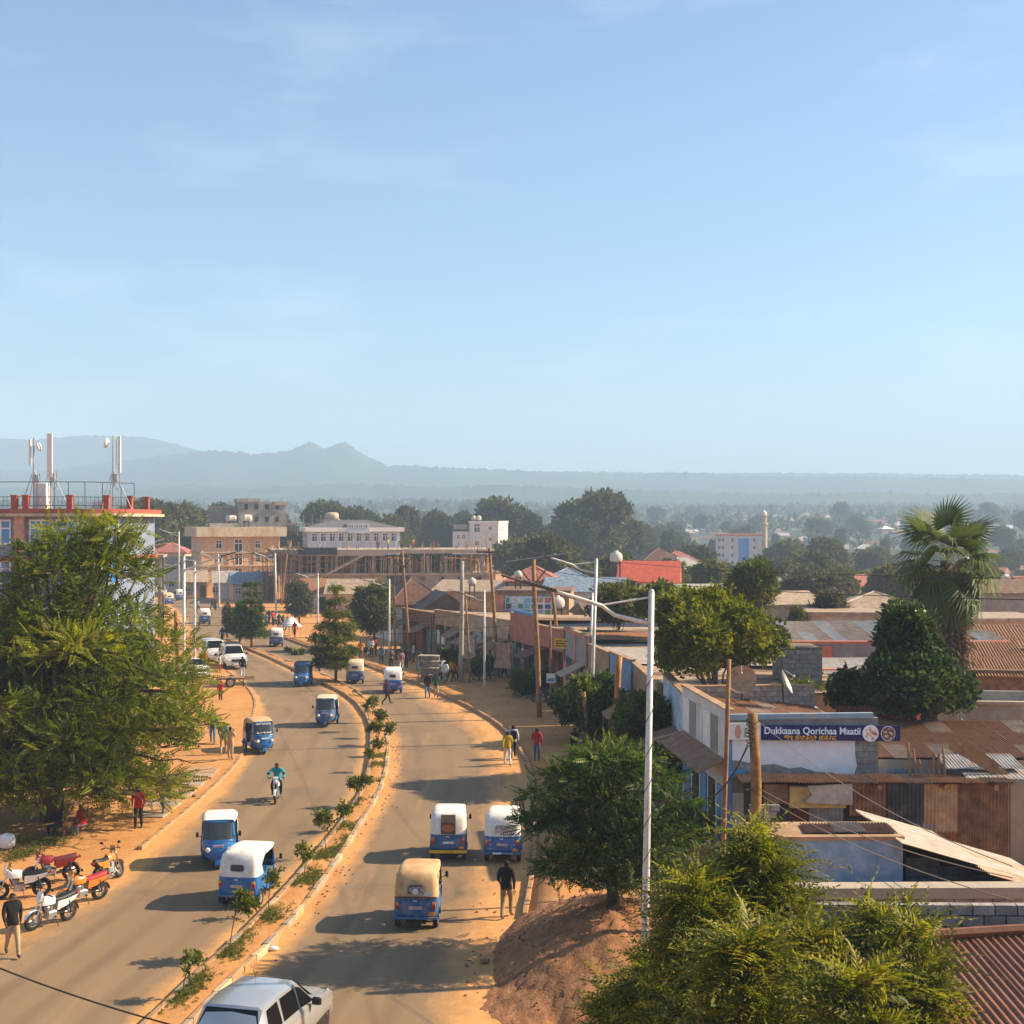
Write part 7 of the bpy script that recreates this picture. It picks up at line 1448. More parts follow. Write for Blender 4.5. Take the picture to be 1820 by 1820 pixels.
rickshaw(577, 1294, PI+R(2), 'cream roofed rickshaw coming towards the camera in mid road', hood_cream, car_blue2, '3-18264')
rickshaw(535, 1222, PI+R(3), 'dark blue roofed rickshaw coming towards the camera beside the median', mat('canvas_blue', (.03, .07, .14), .8, .1), None, '3-31190')
rickshaw(631, 1216, R(4), 'cream roofed rickshaw driving away behind the tall median tree', hood_cream, car_blue2, '3-20915')
rickshaw(698, 1233, R(3), 'white roofed rickshaw driving away beside the crossing pedestrian', hood_white, None, '3-40227')
rickshaw(491, 1150, R(8), 'white roofed rickshaw driving away towards the bend', hood_white, None, '3-11873')
rickshaw(364, 1109, R(16), 'white roofed rickshaw at the junction beside a motorcyclist', hood_white)
rickshaw(301, 1075, R(30), 'cream roofed rickshaw beyond the junction on the left', hood_cream)
rickshaw(321, 1068, R(25), 'white roofed rickshaw farther beyond the junction', hood_white)
for c in list(RICK.children_recursive): bpy.data.objects.remove(c)
bpy.data.objects.remove(RICK)

# ---------------------------------------------------------------- motorcycles
tank_paint = mat('bike_paint', (.5, .05, .04), .3, .05, spec=.5, coat=.5)
def make_bike():
    t = empty('motorcycle', (0, 0, 0), 0, 'x', 'motorcycle', 'motorcycles')
    wheel(t, (0, -.62, .3), .3, .1, 'wheel', True); wheel(t, (0, .66, .3), .3, .09, 'wheel', True)
    b = MB(); b.tube([(0, .42, .92), (0, .1, .78), (0, -.45, .72), (0, -.85, .78)], .03, 6); b.tube([(0, .42, .88), (0, .3, .5), (0, .05, .3), (0, -.3, .34)], .03, 6)
    for s_ in (-1, 1): b.tube([(s_*.1, -.62, .3), (s_*.09, -.25, .36)], .025, 5); b.tube([(s_*.13, -.62, .32), (s_*.12, -.5, .72)], .03, 6)
    b.build('frame', metal_dark, t)
    b = MB()
    for s_ in (-1, 1): b.tube([(s_*.085, .66, .3), (s_*.085, .48, .74), (s_*.07, .4, .98)], .026, 6)
    b.build('fork', chrome, t)
    b = MB(); b.cbx(-.13, .13, -.12, .24, .26, .5, .04); b.lathe([(.09, 0), (.1, .05), (.1, .2), (.07, .24)], 10, 0, Matrix.Translation((0, .16, .42)) @ RT(R(-18), 4, 'X'))
    for k in range(4): b.bx(-.12, .12, .06, .26, .47+k*.045, .485+k*.045)
    b.build('engine', metal_grey, t)
    b = MB(); b.tube([(.06, .26, .52), (.1, .32, .3), (.14, .0, .22), (.16, -.4, .26), (.17, -.85, .36)], [.025, .025, .03, .05, .055], 8); b.build('exhaust', chrome, t, True)
    b = MB(); b.loft([[(x*wd, y, z+dz*(1-abs(x))) for x, z in ((-1, .72), (-.9, .84), (-.5, .93), (0, .95), (.5, .93), (.9, .84), (1, .72))] for y, wd, dz in ((-.02, .1, -.02), (.1, .14, .0), (.28, .15, .02), (.42, .1, .0), (.46, .05, -.06))], 0, False, False); b.build('fuel_tank', tank_paint, t, True)
    b = MB(); 
    for s_ in (-1, 1): b.prism([(-.08, .5), (-.1, .76), (-.5, .78), (-.82, .84), (-.7, .7), (-.4, .56)], 'x', s_*.12, s_*.14)
    b.build('side_cover', tank_paint, t)
    b = MB(); b.loft([[(x*wd, y, z0+dz) for x, dz in ((-1, -.06), (-.95, .0), (-.5, .045), (0, .05), (.5, .045), (.95, .0), (1, -.06))] for y, wd, z0 in ((0, .09, .82), (-.2, .13, .81), (-.45, .13, .84), (-.72, .11, .88), (-.8, .07, .88))], 0, False, False); b.build('seat', black, t, True)
    b = MB(); b.tube([(-.36, .3, 1.06), (-.2, .38, 1.08), (0, .42, 1.0), (.2, .38, 1.08), (.36, .3, 1.06)], .016, 6); b.build('handlebar', metal_dark, t)
    for s_ in (-1, 1):
        b = MB(); b.tube([(s_*.36, .3, 1.06), (s_*.24, .36, 1.07)], .022, 6); b.build('grip', black, t); b = MB(); b.tube([(s_*.22, .37, 1.08), (s_*.3, .36, 1.24)], .008, 4); b.lathe([(.06, 0), (.055, .02), (0, .03)], 10, 0, Matrix.Translation((s_*.33, .34, 1.26)) @ RT(R(90), 4, 'X') @ Matrix.Diagonal((1.2, .8, 1, 1))); b.build('mirror', black, t)
        b = MB(); b.bx(s_*.04, s_*.2, -.05, .0, .3, .33); b.build('foot_peg', black, t)
    b = MB(); b.lathe([(.04, -.12), (.09, -.04), (.1, .02), (.09, .05), (0, .07)], 12, 0, Matrix.Translation((0, .5, .92)) @ RT(R(-90), 4, 'X')); b.build('headlight', clear_lamp, t, True)
    b = MB(); b.prism([(.44, .96), (.56, .86), (.52, 1.08), (.46, 1.14)], 'x', -.1, .1); b.build('cowl', tank_paint, t)
    b = MB(); pts = [(.66+.33*math.cos(a), .3+.335*math.sin(a)) for a in [R(20+k*18) for k in range(7)]]; b.loft([[(x, y, z-abs(x)*.3) for x in (-.06, 0, .06)] for y, z in pts], 0, False, False); b.build('front_fender', tank_paint, t, True)
    b = MB(); pts = [(-.62+.34*math.cos(a), .3+.35*math.sin(a)) for a in [R(70+k*18) for k in range(7)]]; b.loft([[(x, y, z-abs(x)*.3) for x in (-.07, 0, .07)] for y, z in pts], 0, False, False); b.build('rear_fender', black, t, True)
    b = MB(); b.cbx(-.06, .06, -.93, -.86, .78, .85, .015); b.build('tail_light', red_lamp, t); b = MB(); b.tube([(-.08, -.05, .3), (-.25, -.1, .01)], .014, 5); b.build('kickstand', metal_dark, t)
    return t
BIKE = make_bike()
def paint_bike(name, col): return mat('bike_'+name, col, .3, .05, spec=.5, coat=.5)
def bike(px, py, yaw, label, paint, seat=None, lean=8, loc=None):
    mm = {'bike_paint': paint}; g_ = G(px, py); o = copy_tree(BIKE, None, mm, label); o.location = (g_.x, g_.y, g_.z+.01) if loc is None else loc; o.rotation_euler = (0, R(-lean), yaw)
    if seat:
        for c in o.children:
            if c.name.startswith('seat'): c.material_slots[0].link = 'OBJECT'; c.material_slots[0].material = seat
    return o
pw, pr, po, pb_ = paint_bike('white', (.7, .7, .7)), paint_bike('red', (.25, .02, .02)), paint_bike('orange', (.6, .2, .03)), paint_bike('black', (.03, .03, .035))
maroon_seat = mat('seat_maroon', (.12, .025, .025), .6, .1)
bike(92, 1568, R(118), 'red motorcycle with maroon seat parked under the tree, front wheel to the left', pr, maroon_seat)
bike(90, 1645, R(146), 'white sport motorcycle parked nearest the road edge at the left', pw)
bike(146, 1606, R(140), 'orange motorcycle with red seat parked behind the white one', po, mat('seat_red_white', (.35, .03, .03), .6, .1))
bike(195, 1568, R(-14), 'orange motorcycle seen from behind parked at the end of the line', po)
bike(38, 1596, R(110), 'black and white motorcycle parked at the left edge', pw)
RIDE = bike(492, 1424, PI+R(4), 'white motorcycle ridden towards the camera in mid road', pw, None, 0)
bike(372, 1112, R(14), 'dark motorcycle beside the rickshaw at the junction', pb_, None, 0)
bike(968, 1252, R(60), 'black motorcycle parked behind the wooden pole on the pavement', pb_)
bike(722, 1166, R(70), 'dark motorcycle parked before the brown shop', pb_)
for c in list(BIKE.children_recursive): bpy.data.objects.remove(c)
bpy.data.objects.remove(BIKE)

# ---------------------------------------------------------------- cars
def car(name, loc, yaw, label, paint, secs, rearw, wheels=(.36, -1.35, 1.4, .78), rack=False, cat='car', glass_m=None, group=None):
    """secs: (y, half width, sill z, belt z, roof half width, roof z) from tail to nose"""
    t = empty(name, loc, yaw, label, cat, group)
    def ring(s_):
        y, hw, zs_, zb, rw, zr = s_; return [(-hw*.92, y, zs_), (-hw, y, zs_+.18), (-hw*1.01, y, (zs_+zb)/2), (-hw*.985, y, zb-.04), (-hw*.96, y, zb), (-rw-.02, y, zr-.07), (-rw+.08, y, zr-.012), (0, y, zr), (rw-.08, y, zr-.012), (rw+.02, y, zr-.07), (hw*.96, y, zb), (hw*.985, y, zb-.04), (hw*1.01, y, (zs_+zb)/2), (hw, y, zs_+.18), (hw*.92, y, zs_)]
    b = MB(); b.loft([ring(s_) for s_ in secs], 0, True, True); b.build('body', paint, t, True).data.set_sharp_from_angle(angle=R(32))
    gm = glass_m or car_glass
    def pane(name_, pts, off):
        q = MB(); o_ = Vector(off); q.loft([[Vector(p)+o_ for p in pts], [Vector(p)+o_*.2 for p in pts]], 0, True, True); q.build(name_, gm, t)
    wr, yr, yf, tw = wheels
    for s_ in (-1, 1):
        for y in (yr, yf):
            wheel(t, (s_*tw, y, wr), wr, .22); q = MB(); q.lathe([(wr*1.16, -.02), (wr*1.16, .03)], 20, 0, Matrix.Translation((s_*(tw+.075), y, wr)) @ RT(R(90), 4, 'Y')); q.build('wheel_arch', chassis, t)
        for (y0, y1, k0, k1) in rearw['side']:
            def lp(y, up):
                for a, c in zip(secs, secs[1:]):
                    if a[0] <= y <= c[0]: f_ = (y-a[0])/(c[0]-a[0]); v = [a[i]+(c[i]-a[i])*f_ for i in range(6)]; break
                hw, zb, rw, zr = v[1]*.96, v[3], v[4]+.02, v[5]-.07; return (s_*(hw+(rw-hw)*up), y, zb+(zr-zb)*up)
            pane('side_window', [lp(y0, .1), lp(y1, .1), lp(y1-k1, .9), lp(y0+k0, .9)], (s_*.012, 0, .004))
    pane('rear_window', rearw['rear'], (0, -.016, .006)); pane('windscreen', rearw['front'], (0, .012, .012))
    yb, yn = secs[0][0], secs[-1][0]; hw = secs[0][1]
    for s_ in (-1, 1):
        q = MB(); q.cbx(s_*hw*.82-.08, s_*hw*.82+.08, yb-.025, yb+.05, .78, 1.02, .02); q.build('tail_light', red_lamp, t); q = MB(); q.cbx(s_*secs[-1][1]*.7-.14, s_*secs[-1][1]*.7+.14, yn-.05, yn+.03, .72, .9, .03); q.build('headlight', clear_lamp, t)
        q = MB(); q.cbx(-.11, .11, -.05, .06, -.08, .08, .03); q.build('mirror', black, t).location = (s_*(secs[4][1]+.12), rearw['mirror'], secs[4][3]+.06)
        for y in rearw['handles']: q = MB(); q.cbx(s_*hw*1.0-.012, s_*hw*1.0+.03, y-.09, y+.09, secs[2][3]-.13, secs[2][3]-.1, .008); q.build('door_handle', chrome, t)
    q = MB(); q.cbx(-hw*.95, hw*.95, yb-.12, yb+.02, .38, .62, .04); q.build('bumper', rearw.get('bump', paint), t); q = MB(); q.cbx(-secs[-1][1]*.95, secs[-1][1]*.95, yn-.03, yn+.1, .36, .6, .04); q.build('bumper', rearw.get('bump', paint), t)
    q = MB(); q.cbx(-.4, .4, yn-.02, yn+.04, .66, .86, .02); q.build('grille', black, t); q = MB(); q.cbx(-.26, .26, yb-.14, yb-.12, .64, .76, .004); q.build('number_plate', plate_m, t); q = MB(); q.cbx(-.26, .26, yn+.1, yn+.115, .4, .52, .004); q.build('number_plate', plate_m, t)
    if rack:
        q = MB(); zr = secs[2][5]+.1
        for x in (-.6, .6): q.tube([(x, -1.6, zr), (x, .5, zr)], .02, 5)
        for k in range(8): q.tube([(-.6, -1.6+k*.3, zr), (.6, -1.6+k*.3, zr)], .015, 4)
        for x in (-.6, .6):
            for y in (-1.5, 0, .45): q.tube([(x, y, zr-.12), (x, y, zr)], .02, 4)
        q.build('roof_rack', metal_dark, t)
    return t
SUV = [(-2.3, .86, .5, 1.1, .64, 1.15), (-2.24, .9, .46, 1.14, .66, 1.82), (-1.9, .93, .45, 1.16, .68, 1.88), (-.6, .95, .45, 1.16, .7, 1.9), (.45, .95, .45, 1.14, .68, 1.86), (1.15, .94, .45, 1.13, .76, 1.165), (1.9, .92, .46, 1.08, .72, 1.13), (2.25, .88, .5, 1.0, .66, 1.04)]
SUVW = {'side': [(-1.95, -1.05, .1, .0), (-.98, -.18, .0, .0), (-.1, .72, .0, .38)], 'rear': [(-.72, -2.31, 1.2), (.72, -2.31, 1.2), (.6, -2.25, 1.74), (-.6, -2.25, 1.74)], 'front': [(-.76, 1.09, 1.22), (.76, 1.09, 1.22), (.6, .5, 1.8), (-.6, .5, 1.8)], 'mirror': .75, 'handles': (-.3, .5), 'bump': metal_grey}
g_ = G(409, 1190); car('off_road_car', (g_.x-.2, g_.y+1.9, 0), PI+R(20), 'white off road car with roof rack parked facing the camera on the left', white_car, SUV, SUVW, (.38, -1.4, 1.42, .8), True)
g_ = G(375, 1182); car('off_road_car', (g_.x-.5, g_.y+3.4, 0), PI+R(24), 'white car parked just behind the one with the roof rack', white_car, SUV, SUVW, (.38, -1.4, 1.42, .8))
SED = [(-2.1, .78, .45, .9, .6, .93), (-1.95, .82, .4, .96, .62, 1.0), (-1.35, .84, .38, .98, .6, 1.06), (-.75, .85, .38, .98, .58, 1.44), (.2, .86, .38, .97, .58, 1.46), (1.0, .85, .38, .95, .66, 1.0), (1.7, .83, .4, .88, .62, .9), (2.1, .76, .45, .76, .55, .78)]
SEDW = {'side': [(-1.0, -.2, .25, .0), (-.12, .75, .0, .45)], 'rear': [(-.62, -1.4, 1.06), (.62, -1.4, 1.06), (.52, -.82, 1.4), (-.52, -.82, 1.4)], 'front': [(-.66, .95, 1.03), (.66, .95, 1.03), (.53, .28, 1.42), (-.53, .28, 1.42)], 'mirror': .7, 'handles': (-.3, .5)}
g_ = G(348, 1206); car('sedan_car', (g_.x-.4, g_.y+1, 0), PI+R(30), 'white sedan parked beside the lamp posts on the left', white_car, SED, SEDW, (.31, -1.25, 1.3, .72))
for i, (px, py, m_, lab) in enumerate([(245, 1052, white_car, 'white car farthest up the road beyond the junction'), (268, 1050, silver, 'silver car beyond the junction near the kerb'), (258, 1042, mat('car_blue_grey', (.12, .17, .26), .35, .05, coat=.5), 'blue grey car up the road beyond the junction'), (278, 1060, white_car, 'white minibus like car before the far rickshaws'), (236, 1038, silver, 'silver car at the far end of the street')]):
    g_ = G(px, py); car('distant_car', (g_.x, g_.y, g_.z), R(25+i*3), lab, m_, SUV if i % 2 else SED, SUVW if i % 2 else SEDW, (.34, -1.3, 1.35, .76), group='cars beyond the junction')
# silver wagon at the bottom edge
WAG = [(-2.1, .83, .5, 1.06, .62, 1.12), (-2.02, .88, .44, 1.1, .66, 1.35), (-1.72, .9, .42, 1.11, .67, 1.72), (-.9, .92, .42, 1.11, .69, 1.78), (.1, .92, .42, 1.1, .67, 1.74), (.95, .91, .42, 1.08, .74, 1.105), (1.75, .89, .44, 1.0, .68, 1.04), (2.1, .82, .5, .86, .58, .9)]
WAGW = {'side': [(-1.7, -1.05, .12, .02), (-.95, -.12, .02, .0), (-.02, .7, .0, .48)], 'rear': [(-.76, -2.06, 1.16), (.76, -2.06, 1.16), (.6, -1.76, 1.66), (-.6, -1.76, 1.66)], 'front': [(-.76, .9, 1.14), (.76, .9, 1.14), (.6, .17, 1.7), (-.6, .17, 1.7)], 'mirror': .5, 'handles': (-.3, .5)}
SILVER = car('estate_car', (-5.62, 32.1, 0), R(-14), 'silver estate car cut by the bottom edge of the picture', silver, WAG, WAGW, (.34, -1.3, 1.35, .76))
q = MB(); q.tube([(.0, 0, 0), (.0, -.12, .22)], .008, 4); q.build('aerial', black, SILVER).location = (-.25, .0, 1.76)
# ---------------------------------------------------------------- hand cart
def cart():
    g_ = G(410, 1222); t = empty('hand_cart', (g_.x, g_.y, 0.1), R(10), 'wooden two wheeled hand cart standing at the left kerb', 'cart')
    for k in range(8): MB().bx(-1.0+k*.25, -.77+k*.25, -.7, .7, .62, .67).build('plank', wood, t)
    for y in (-.6, .6): MB().bx(-1.05, 1.7, y-.04, y+.04, .54, .617).build('beam', wood, t)
    for s_ in (-1, 1): wheel(t, (0, 0, 0), .01, .01).location = (0, 0, -5) if 0 else (0, s_*.85, .36) 
    for c in [c for c in t.children if c.name.startswith('wheel')]:
        c.rotation_euler.z = R(90)
        for q_ in list(c.children): q_.scale = (12, 36, 36)
    for x in (-.9, .9):
        for y in (-.65, .65): MB().bx(x-.03, x+.03, y-.03, y+.03, .0, .54).build('leg', wood_dark, t)
cart()
# ================================================================ lamp posts, utility poles, wires
pole_white = mat('pole_white', (.62, .6, .56), .5, .08, 2, stain=(.4, .3, .2), stain_amt=.3, sscale=3, metal=.2)
pole_wood = mat('pole_wood', (.32, .17, .075), .85, .25, 3, .5, 20, stain=(.16, .085, .045), stain_amt=.5, sscale=4, streak=True)
pole_grey = mat('pole_concrete', (.36, .31, .26), .9, .15, 2, .3, 20)
def lamp_post(px, yb, ytop, pxt, arm, label, Y=None, rad=.1, head=True, side=-1, z0=None, band=False):
    if Y is None: g_ = G(px, yb); Y = g_.y; X = g_.x
    else: X = (px-CX)/F*Y
    z0 = float(gz(X, Y)) if z0 is None else z0; tp = at(pxt, ytop, Y); t = empty('lamp_post', (X, Y, z0), 0, label, 'lamp post', 'white street lamp posts'); top = Vector((tp.x-X, 0, tp.z-z0))
    b = MB(); b.tube([(0, 0, -.1), (0, 0, .02), top*.5, top], [rad*1.15, rad*1.15, rad*.95, rad*.8], 10); b.ball(top, rad*.8, 10, 0, 4); b.build('pole', pole_white, t, True)
    a0 = top+Vector((0, 0, -.75)); L_ = arm; pts = []
    for k in range(9): u = k/8; pts.append(a0+Vector((side*L_*u, -.12*L_*u, .34*L_*(u**1.0)-.12*math.sin(u*math.pi)*(1 if u < .5 else -.3)*L_*.35+ (.0))))
    b = MB(); b.tube(pts, [rad*.62-.02*k*rad for k in range(9)], 8); b.build('arm', pole_white, t, True)
    b = MB(); b.tube([top+Vector((0, 0, -.12)), pts[4]+Vector((0, 0, .02))], rad*.3, 6); b.build('brace', pole_white, t)
    if head:
        e = pts[-1]; d = (pts[-1]-pts[-2]).normalized(); M = Matrix.Translation(e) @ d.to_track_quat('X', 'Z').to_matrix().to_4x4(); b = MB(); b.cbx(-.1, .75, -.1, .1, -.03, .05, .02, 0, M); b.cbx(.75, 1.25, -.12, .12, -.02, .03, .015, 0, M); b.build('lamp_head', mat('lamp_head_dark', (.1, .09, .08), .5, .1, metal=.4), t)
        b = MB(); 
        for k in range(9): b.bx(-.08+k*.09, -.03+k*.09, -.115, .115, .05, .06, 0, M)
        b.build('cooling_fins', metal_grey, t)
    if band:
        q = MB(); pts = []
        for k in range(60): u = k/59; z = .35+u*.5; p = top*z; pts.append(p+Vector((math.cos(u*40)*rad*1.03, math.sin(u*40)*rad*1.03, 0)))
        q.tube(pts, .008, 4); q.build('wrapped_wire', metal_dark, t)
    return t
lamp_post(1143, 1850, 1052, 1158, 2.35, 'tall white lamp post nearest the camera with its arm over the road', 33.2, .088, band=True)
lamp_post(1049, 1318, 995, 1060, 2.6, 'second white lamp post behind the near one, by the orange pole stump', None, .11)
lamp_post(1046, 1262, 1055, 1053, 1.2, 'shorter white lamp post half hidden behind the second one', None, .09)
lamp_post(861, 1223, 1050, 861, 1.5, 'white lamp post on the pavement before the clothes shop', None, .08)
lamp_post(692, 1172, 1030, 692, 1.5, 'white lamp post at the dark olive tree', None, .09)
lamp_post(491, 1108, 984, 489, 2.4, 'white lamp post behind the canopy tent at the bend', None, .11)
lamp_post(327, 1300, 991, 327, 2.5, 'white lamp post left of the parked off road car, nearer one', 88, .1, side=1)
lamp_post(346, 1190, 1000, 346, 2.8, 'white lamp post behind the parked off road car', None, .11, side=1)
lamp_post(290, 1110, 1000, 290, 2.0, 'white lamp post up the left side of the street', None, .12, side=1)
lamp_post(390, 1080, 985, 388, 2.6, 'white lamp post before the orange block', None, .11)
lamp_post(565, 1118, 1020, 565, 2.5, 'white lamp post left of the tall median tree', None, .1)
lamp_post(262, 1062, 960, 262, 3.0, 'faint white lamp post far up the street', None, .13, side=1)
lamp_post(318, 1056, 945, 318, 3.0, 'distant white lamp post above the red roofed houses', None, .14)
WP = {}
def wood_pole(key, tx, ty, bx_, by_, label, rad=.12, m=None, Y=None, cross=None, z0=None, thick_top=.8):
    if Y is None: g_ = G(bx_, by_); Y = g_.y; X = g_.x
    else: X = (bx_-CX)/F*Y
    z0 = float(gz(X, Y)) if z0 is None else z0; tp = at(tx, ty, Y); t = empty('utility_pole', (X, Y, z0), 0, label, 'pole', 'utility poles'); top = Vector((tp.x-X, 0, tp.z-z0)); r = np.random.default_rng(int(tx))
    b = MB(); pts = [Vector((0, 0, -.2))]+[top*(k/5)+Vector((r.normal(0, rad*.12), r.normal(0, rad*.12), 0)) for k in range(1, 5)]+[top]; b.tube(pts, [rad*(1+(thick_top-1)*k/5) for k in range(6)], 10); b.build('shaft', m or pole_wood, t, True)
    WP[key] = Vector((X, Y, z0))+top
    if cross == 'T':
        b = MB(); b.bx(-1.0, 1.0, -.06, .06, -.12, .0, 0, Matrix.Translation(top+Vector((0, -.12, -.25)))); b.build('crossarm', wood_dark, t)
        for x in (-.9, 0, .9): b = MB(); b.lathe([(.03, 0), (.07, .05), (.05, .1), (.07, .15), (.02, .2)], 8, 0, Matrix.Translation(top+Vector((x, -.12, -.25)))); b.build('insulator', mat('porcelain', (.2, .1, .06), .3, .1), t)
    elif cross == 'V':
        for s_ in (-1, 1): b = MB(); b.tube([top+Vector((0, -.1, -1.6)), top+Vector((s_*.9, -.1, -.5))], .04, 5); b.build('brace', metal_dark, t)
        b = MB(); b.tube([top+Vector((-1.7, -.1, -.15)), top+Vector((1.9, -.1, .35))], .025, 5); b.build('crossarm', metal_grey, t)
    return t
wood_pole('A', 948, 994, 959, 1278, 'tall wooden pole with braced crossarm in the middle of the pavement', .17, None, None, 'V')
wood_pole('B', 870, 974, 886, 1207, 'leaning wooden pole with a straight crossarm before the clothes shop', .15, None, None, 'T')
wood_pole('C', 715, 979, 729, 1176, 'wooden pole with a forked top beside the brown shop', .14, None, None, 'V')
wood_pole('D', 699, 1040, 703, 1176, 'plain wooden pole beside the forked one', .13)
wood_pole('E', 981, 1046, 1000, 1226, 'leaning wooden pole right of the tall braced one', .15)
wood_pole('F', 978, 1104, 979, 1264, 'thin wooden post between the tall pole and the shrub', .09)
wood_pole('G', 821, 997, 819, 1215, 'thick grey concrete pole before the group of people', .2, pole_grey)
wood_pole('H', 766, 1090, 766, 1172, 'short wooden post holding the drink stand', .1)
wood_pole('I', 828, 1065, 836, 1216, 'thin wooden pole just right of the concrete pole', .1)
wood_pole('J', 1046, 1115, 1043, 1240, 'wooden post behind the second lamp post', .12)
wood_pole('K', 1101, 1167, 1089, 1345, 'thick leaning orange pole stump among the bushes', .17, mat('pole_orange', (.45, .21, .06), .8, .2, 3, .4, 20, stain=(.25, .11, .04), stain_amt=.4, sscale=4), None, None, None, .95)
wood_pole('L', 1037, 1230, 1049, 1330, 'short leaning wooden stump beside the second lamp post', .14, None, None, None, None, .9)
wood_pole('M', 1296, 1172, 1284, 1540, 'thin brown pole standing at the drug store corner', .085, None, 45.5)
wood_pole('N', 1337, 1268, 1346, 1600, 'thick wooden pole wrapped with cables before the signboard', .165, mat('pole_thick', (.3, .16, .06), .85, .3, 3, .6, 18, stain=(.13, .07, .035), stain_amt=.5, sscale=3, streak=True), 38.0)
wood_pole('O', 585, 975, 590, 1070, 'distant wooden pole before the construction site', .15)
wood_pole('P', 510, 985, 500, 1075, 'distant wooden pole at the scaffold corner', .15)
wood_pole('Q', 312, 1085, 318, 1230, 'wooden pole at the yellow shop on the left', .16)
def pole_wraps():
    t = next(o for o in C.objects if o.name.startswith('utility_pole') and 'wrapped' in o['label']); top = WP['N']-t.location; q = MB(); r = random.Random(4); pts = []
    for k in range(120): u = k/119; pts.append(top+Vector((math.cos(u*44)*.155, math.sin(u*44)*.155, -.15-.75*u+r.uniform(-.03, .03))))
    q.tube(pts, .014, 4); q.build('cable_wrap', metal_dark, t)
    for z in (-2.05, -3.3): 
        q = MB(); q.tube([top+Vector((math.cos(a)*.17, math.sin(a)*.17, z+.04*math.sin(a*2))) for a in [k*.4 for k in range(34)]], .012, 4); q.build('cable_wrap', wood_dark, t)
pole_wraps()
wire_m = mat('wire_black', (.02, .02, .02), .6, .1); wire_l = mat('wire_tan', (.4, .3, .2), .6, .1)
def wire(a, b_, sag, label, rad=.012, m=None, n=14):
    a = Vector(a); b_ = Vector(b_); q = MB(); q.tube([a.lerp(b_, k/n)-Vector((0, 0, sag*4*(k/n)*(1-k/n)))-a for k in range(n+1)], rad, 4); o = q.build('cable', m or wire_m, None, True, a); prop(o, label, 'cable', 'overhead cables'); return o
N_ = WP['N']
wire(N_+Vector((.15, -.1, -.2)), at(1800, 1540, 27), .35, 'pale cable sagging from the wrapped pole, topmost of three', .011, wire_l)
wire(N_+Vector((.15, -.1, -2.0)), at(1800, 1560, 26.5), .25, 'pale cable sagging from the wrapped pole, middle of three', .011, wire_l)
wire(N_+Vector((.15, -.1, -2.15)), at(1800, 1600, 26), .25, 'pale cable sagging from the wrapped pole, lowest of three', .011, wire_l)
wire(N_+Vector((-.15, -.05, -.9)), at(1240, 1416, 46), .5, 'thick black cable drooping from the wrapped pole to the shop awning', .026)
wire(at(-40, 1705, 24), at(420, 1850, 22), .1, 'thick black cable crossing the bottom left corner', .016)
for k, (a, c, lab) in enumerate([('A', 'B', 'cable between the two tall crossarm poles'), ('B', 'C', 'cable from the straight crossarm pole to the forked pole'), ('C', 'P', 'cable from the forked pole towards the scaffold'), ('A', 'E', 'short cable between the tall pole and the leaning one'), ('G', 'B', 'cable between the concrete pole and the crossarm pole')]): wire(WP[a]+Vector((0, -.1, -.3)), WP[c]+Vector((0, -.1, -.3)), .8, lab, .02)
far_r = {'A': (24, 74, 9.3), 'B': (30, 92, 9.6)}
for k, (y, z0, z1, lab) in enumerate([(126, 4.6, 5.4, 'wire crossing the road before the far end of the median'), (112, 4.8, 5.2, 'wire crossing the road beyond the dark blue rickshaw'), (100, 5.0, 5.6, 'wire crossing the road above the tan roofed parked rickshaw'), (94, 4.6, 5.0, 'lower wire crossing the road above the coming rickshaw')]): wire((-30, y-2, z0), (WP['G'].x+4, y+3, z1), .5, lab, .014)
wire(WP['A']+Vector((1.8, 0, .2)), (21, 20, 11.5), .6, 'wire running from the tall braced pole towards the camera', .012)
wire(WP['A']+Vector((-1.6, 0, -.3)), (15.5, 20, 11.0), .6, 'second wire running from the tall braced pole towards the camera', .012)
wire(WP['M']+Vector((0, 0, -.2)), (7.6, 49.5, 5.3), .1, 'thin wire from the brown pole to the drug store corner', .008)
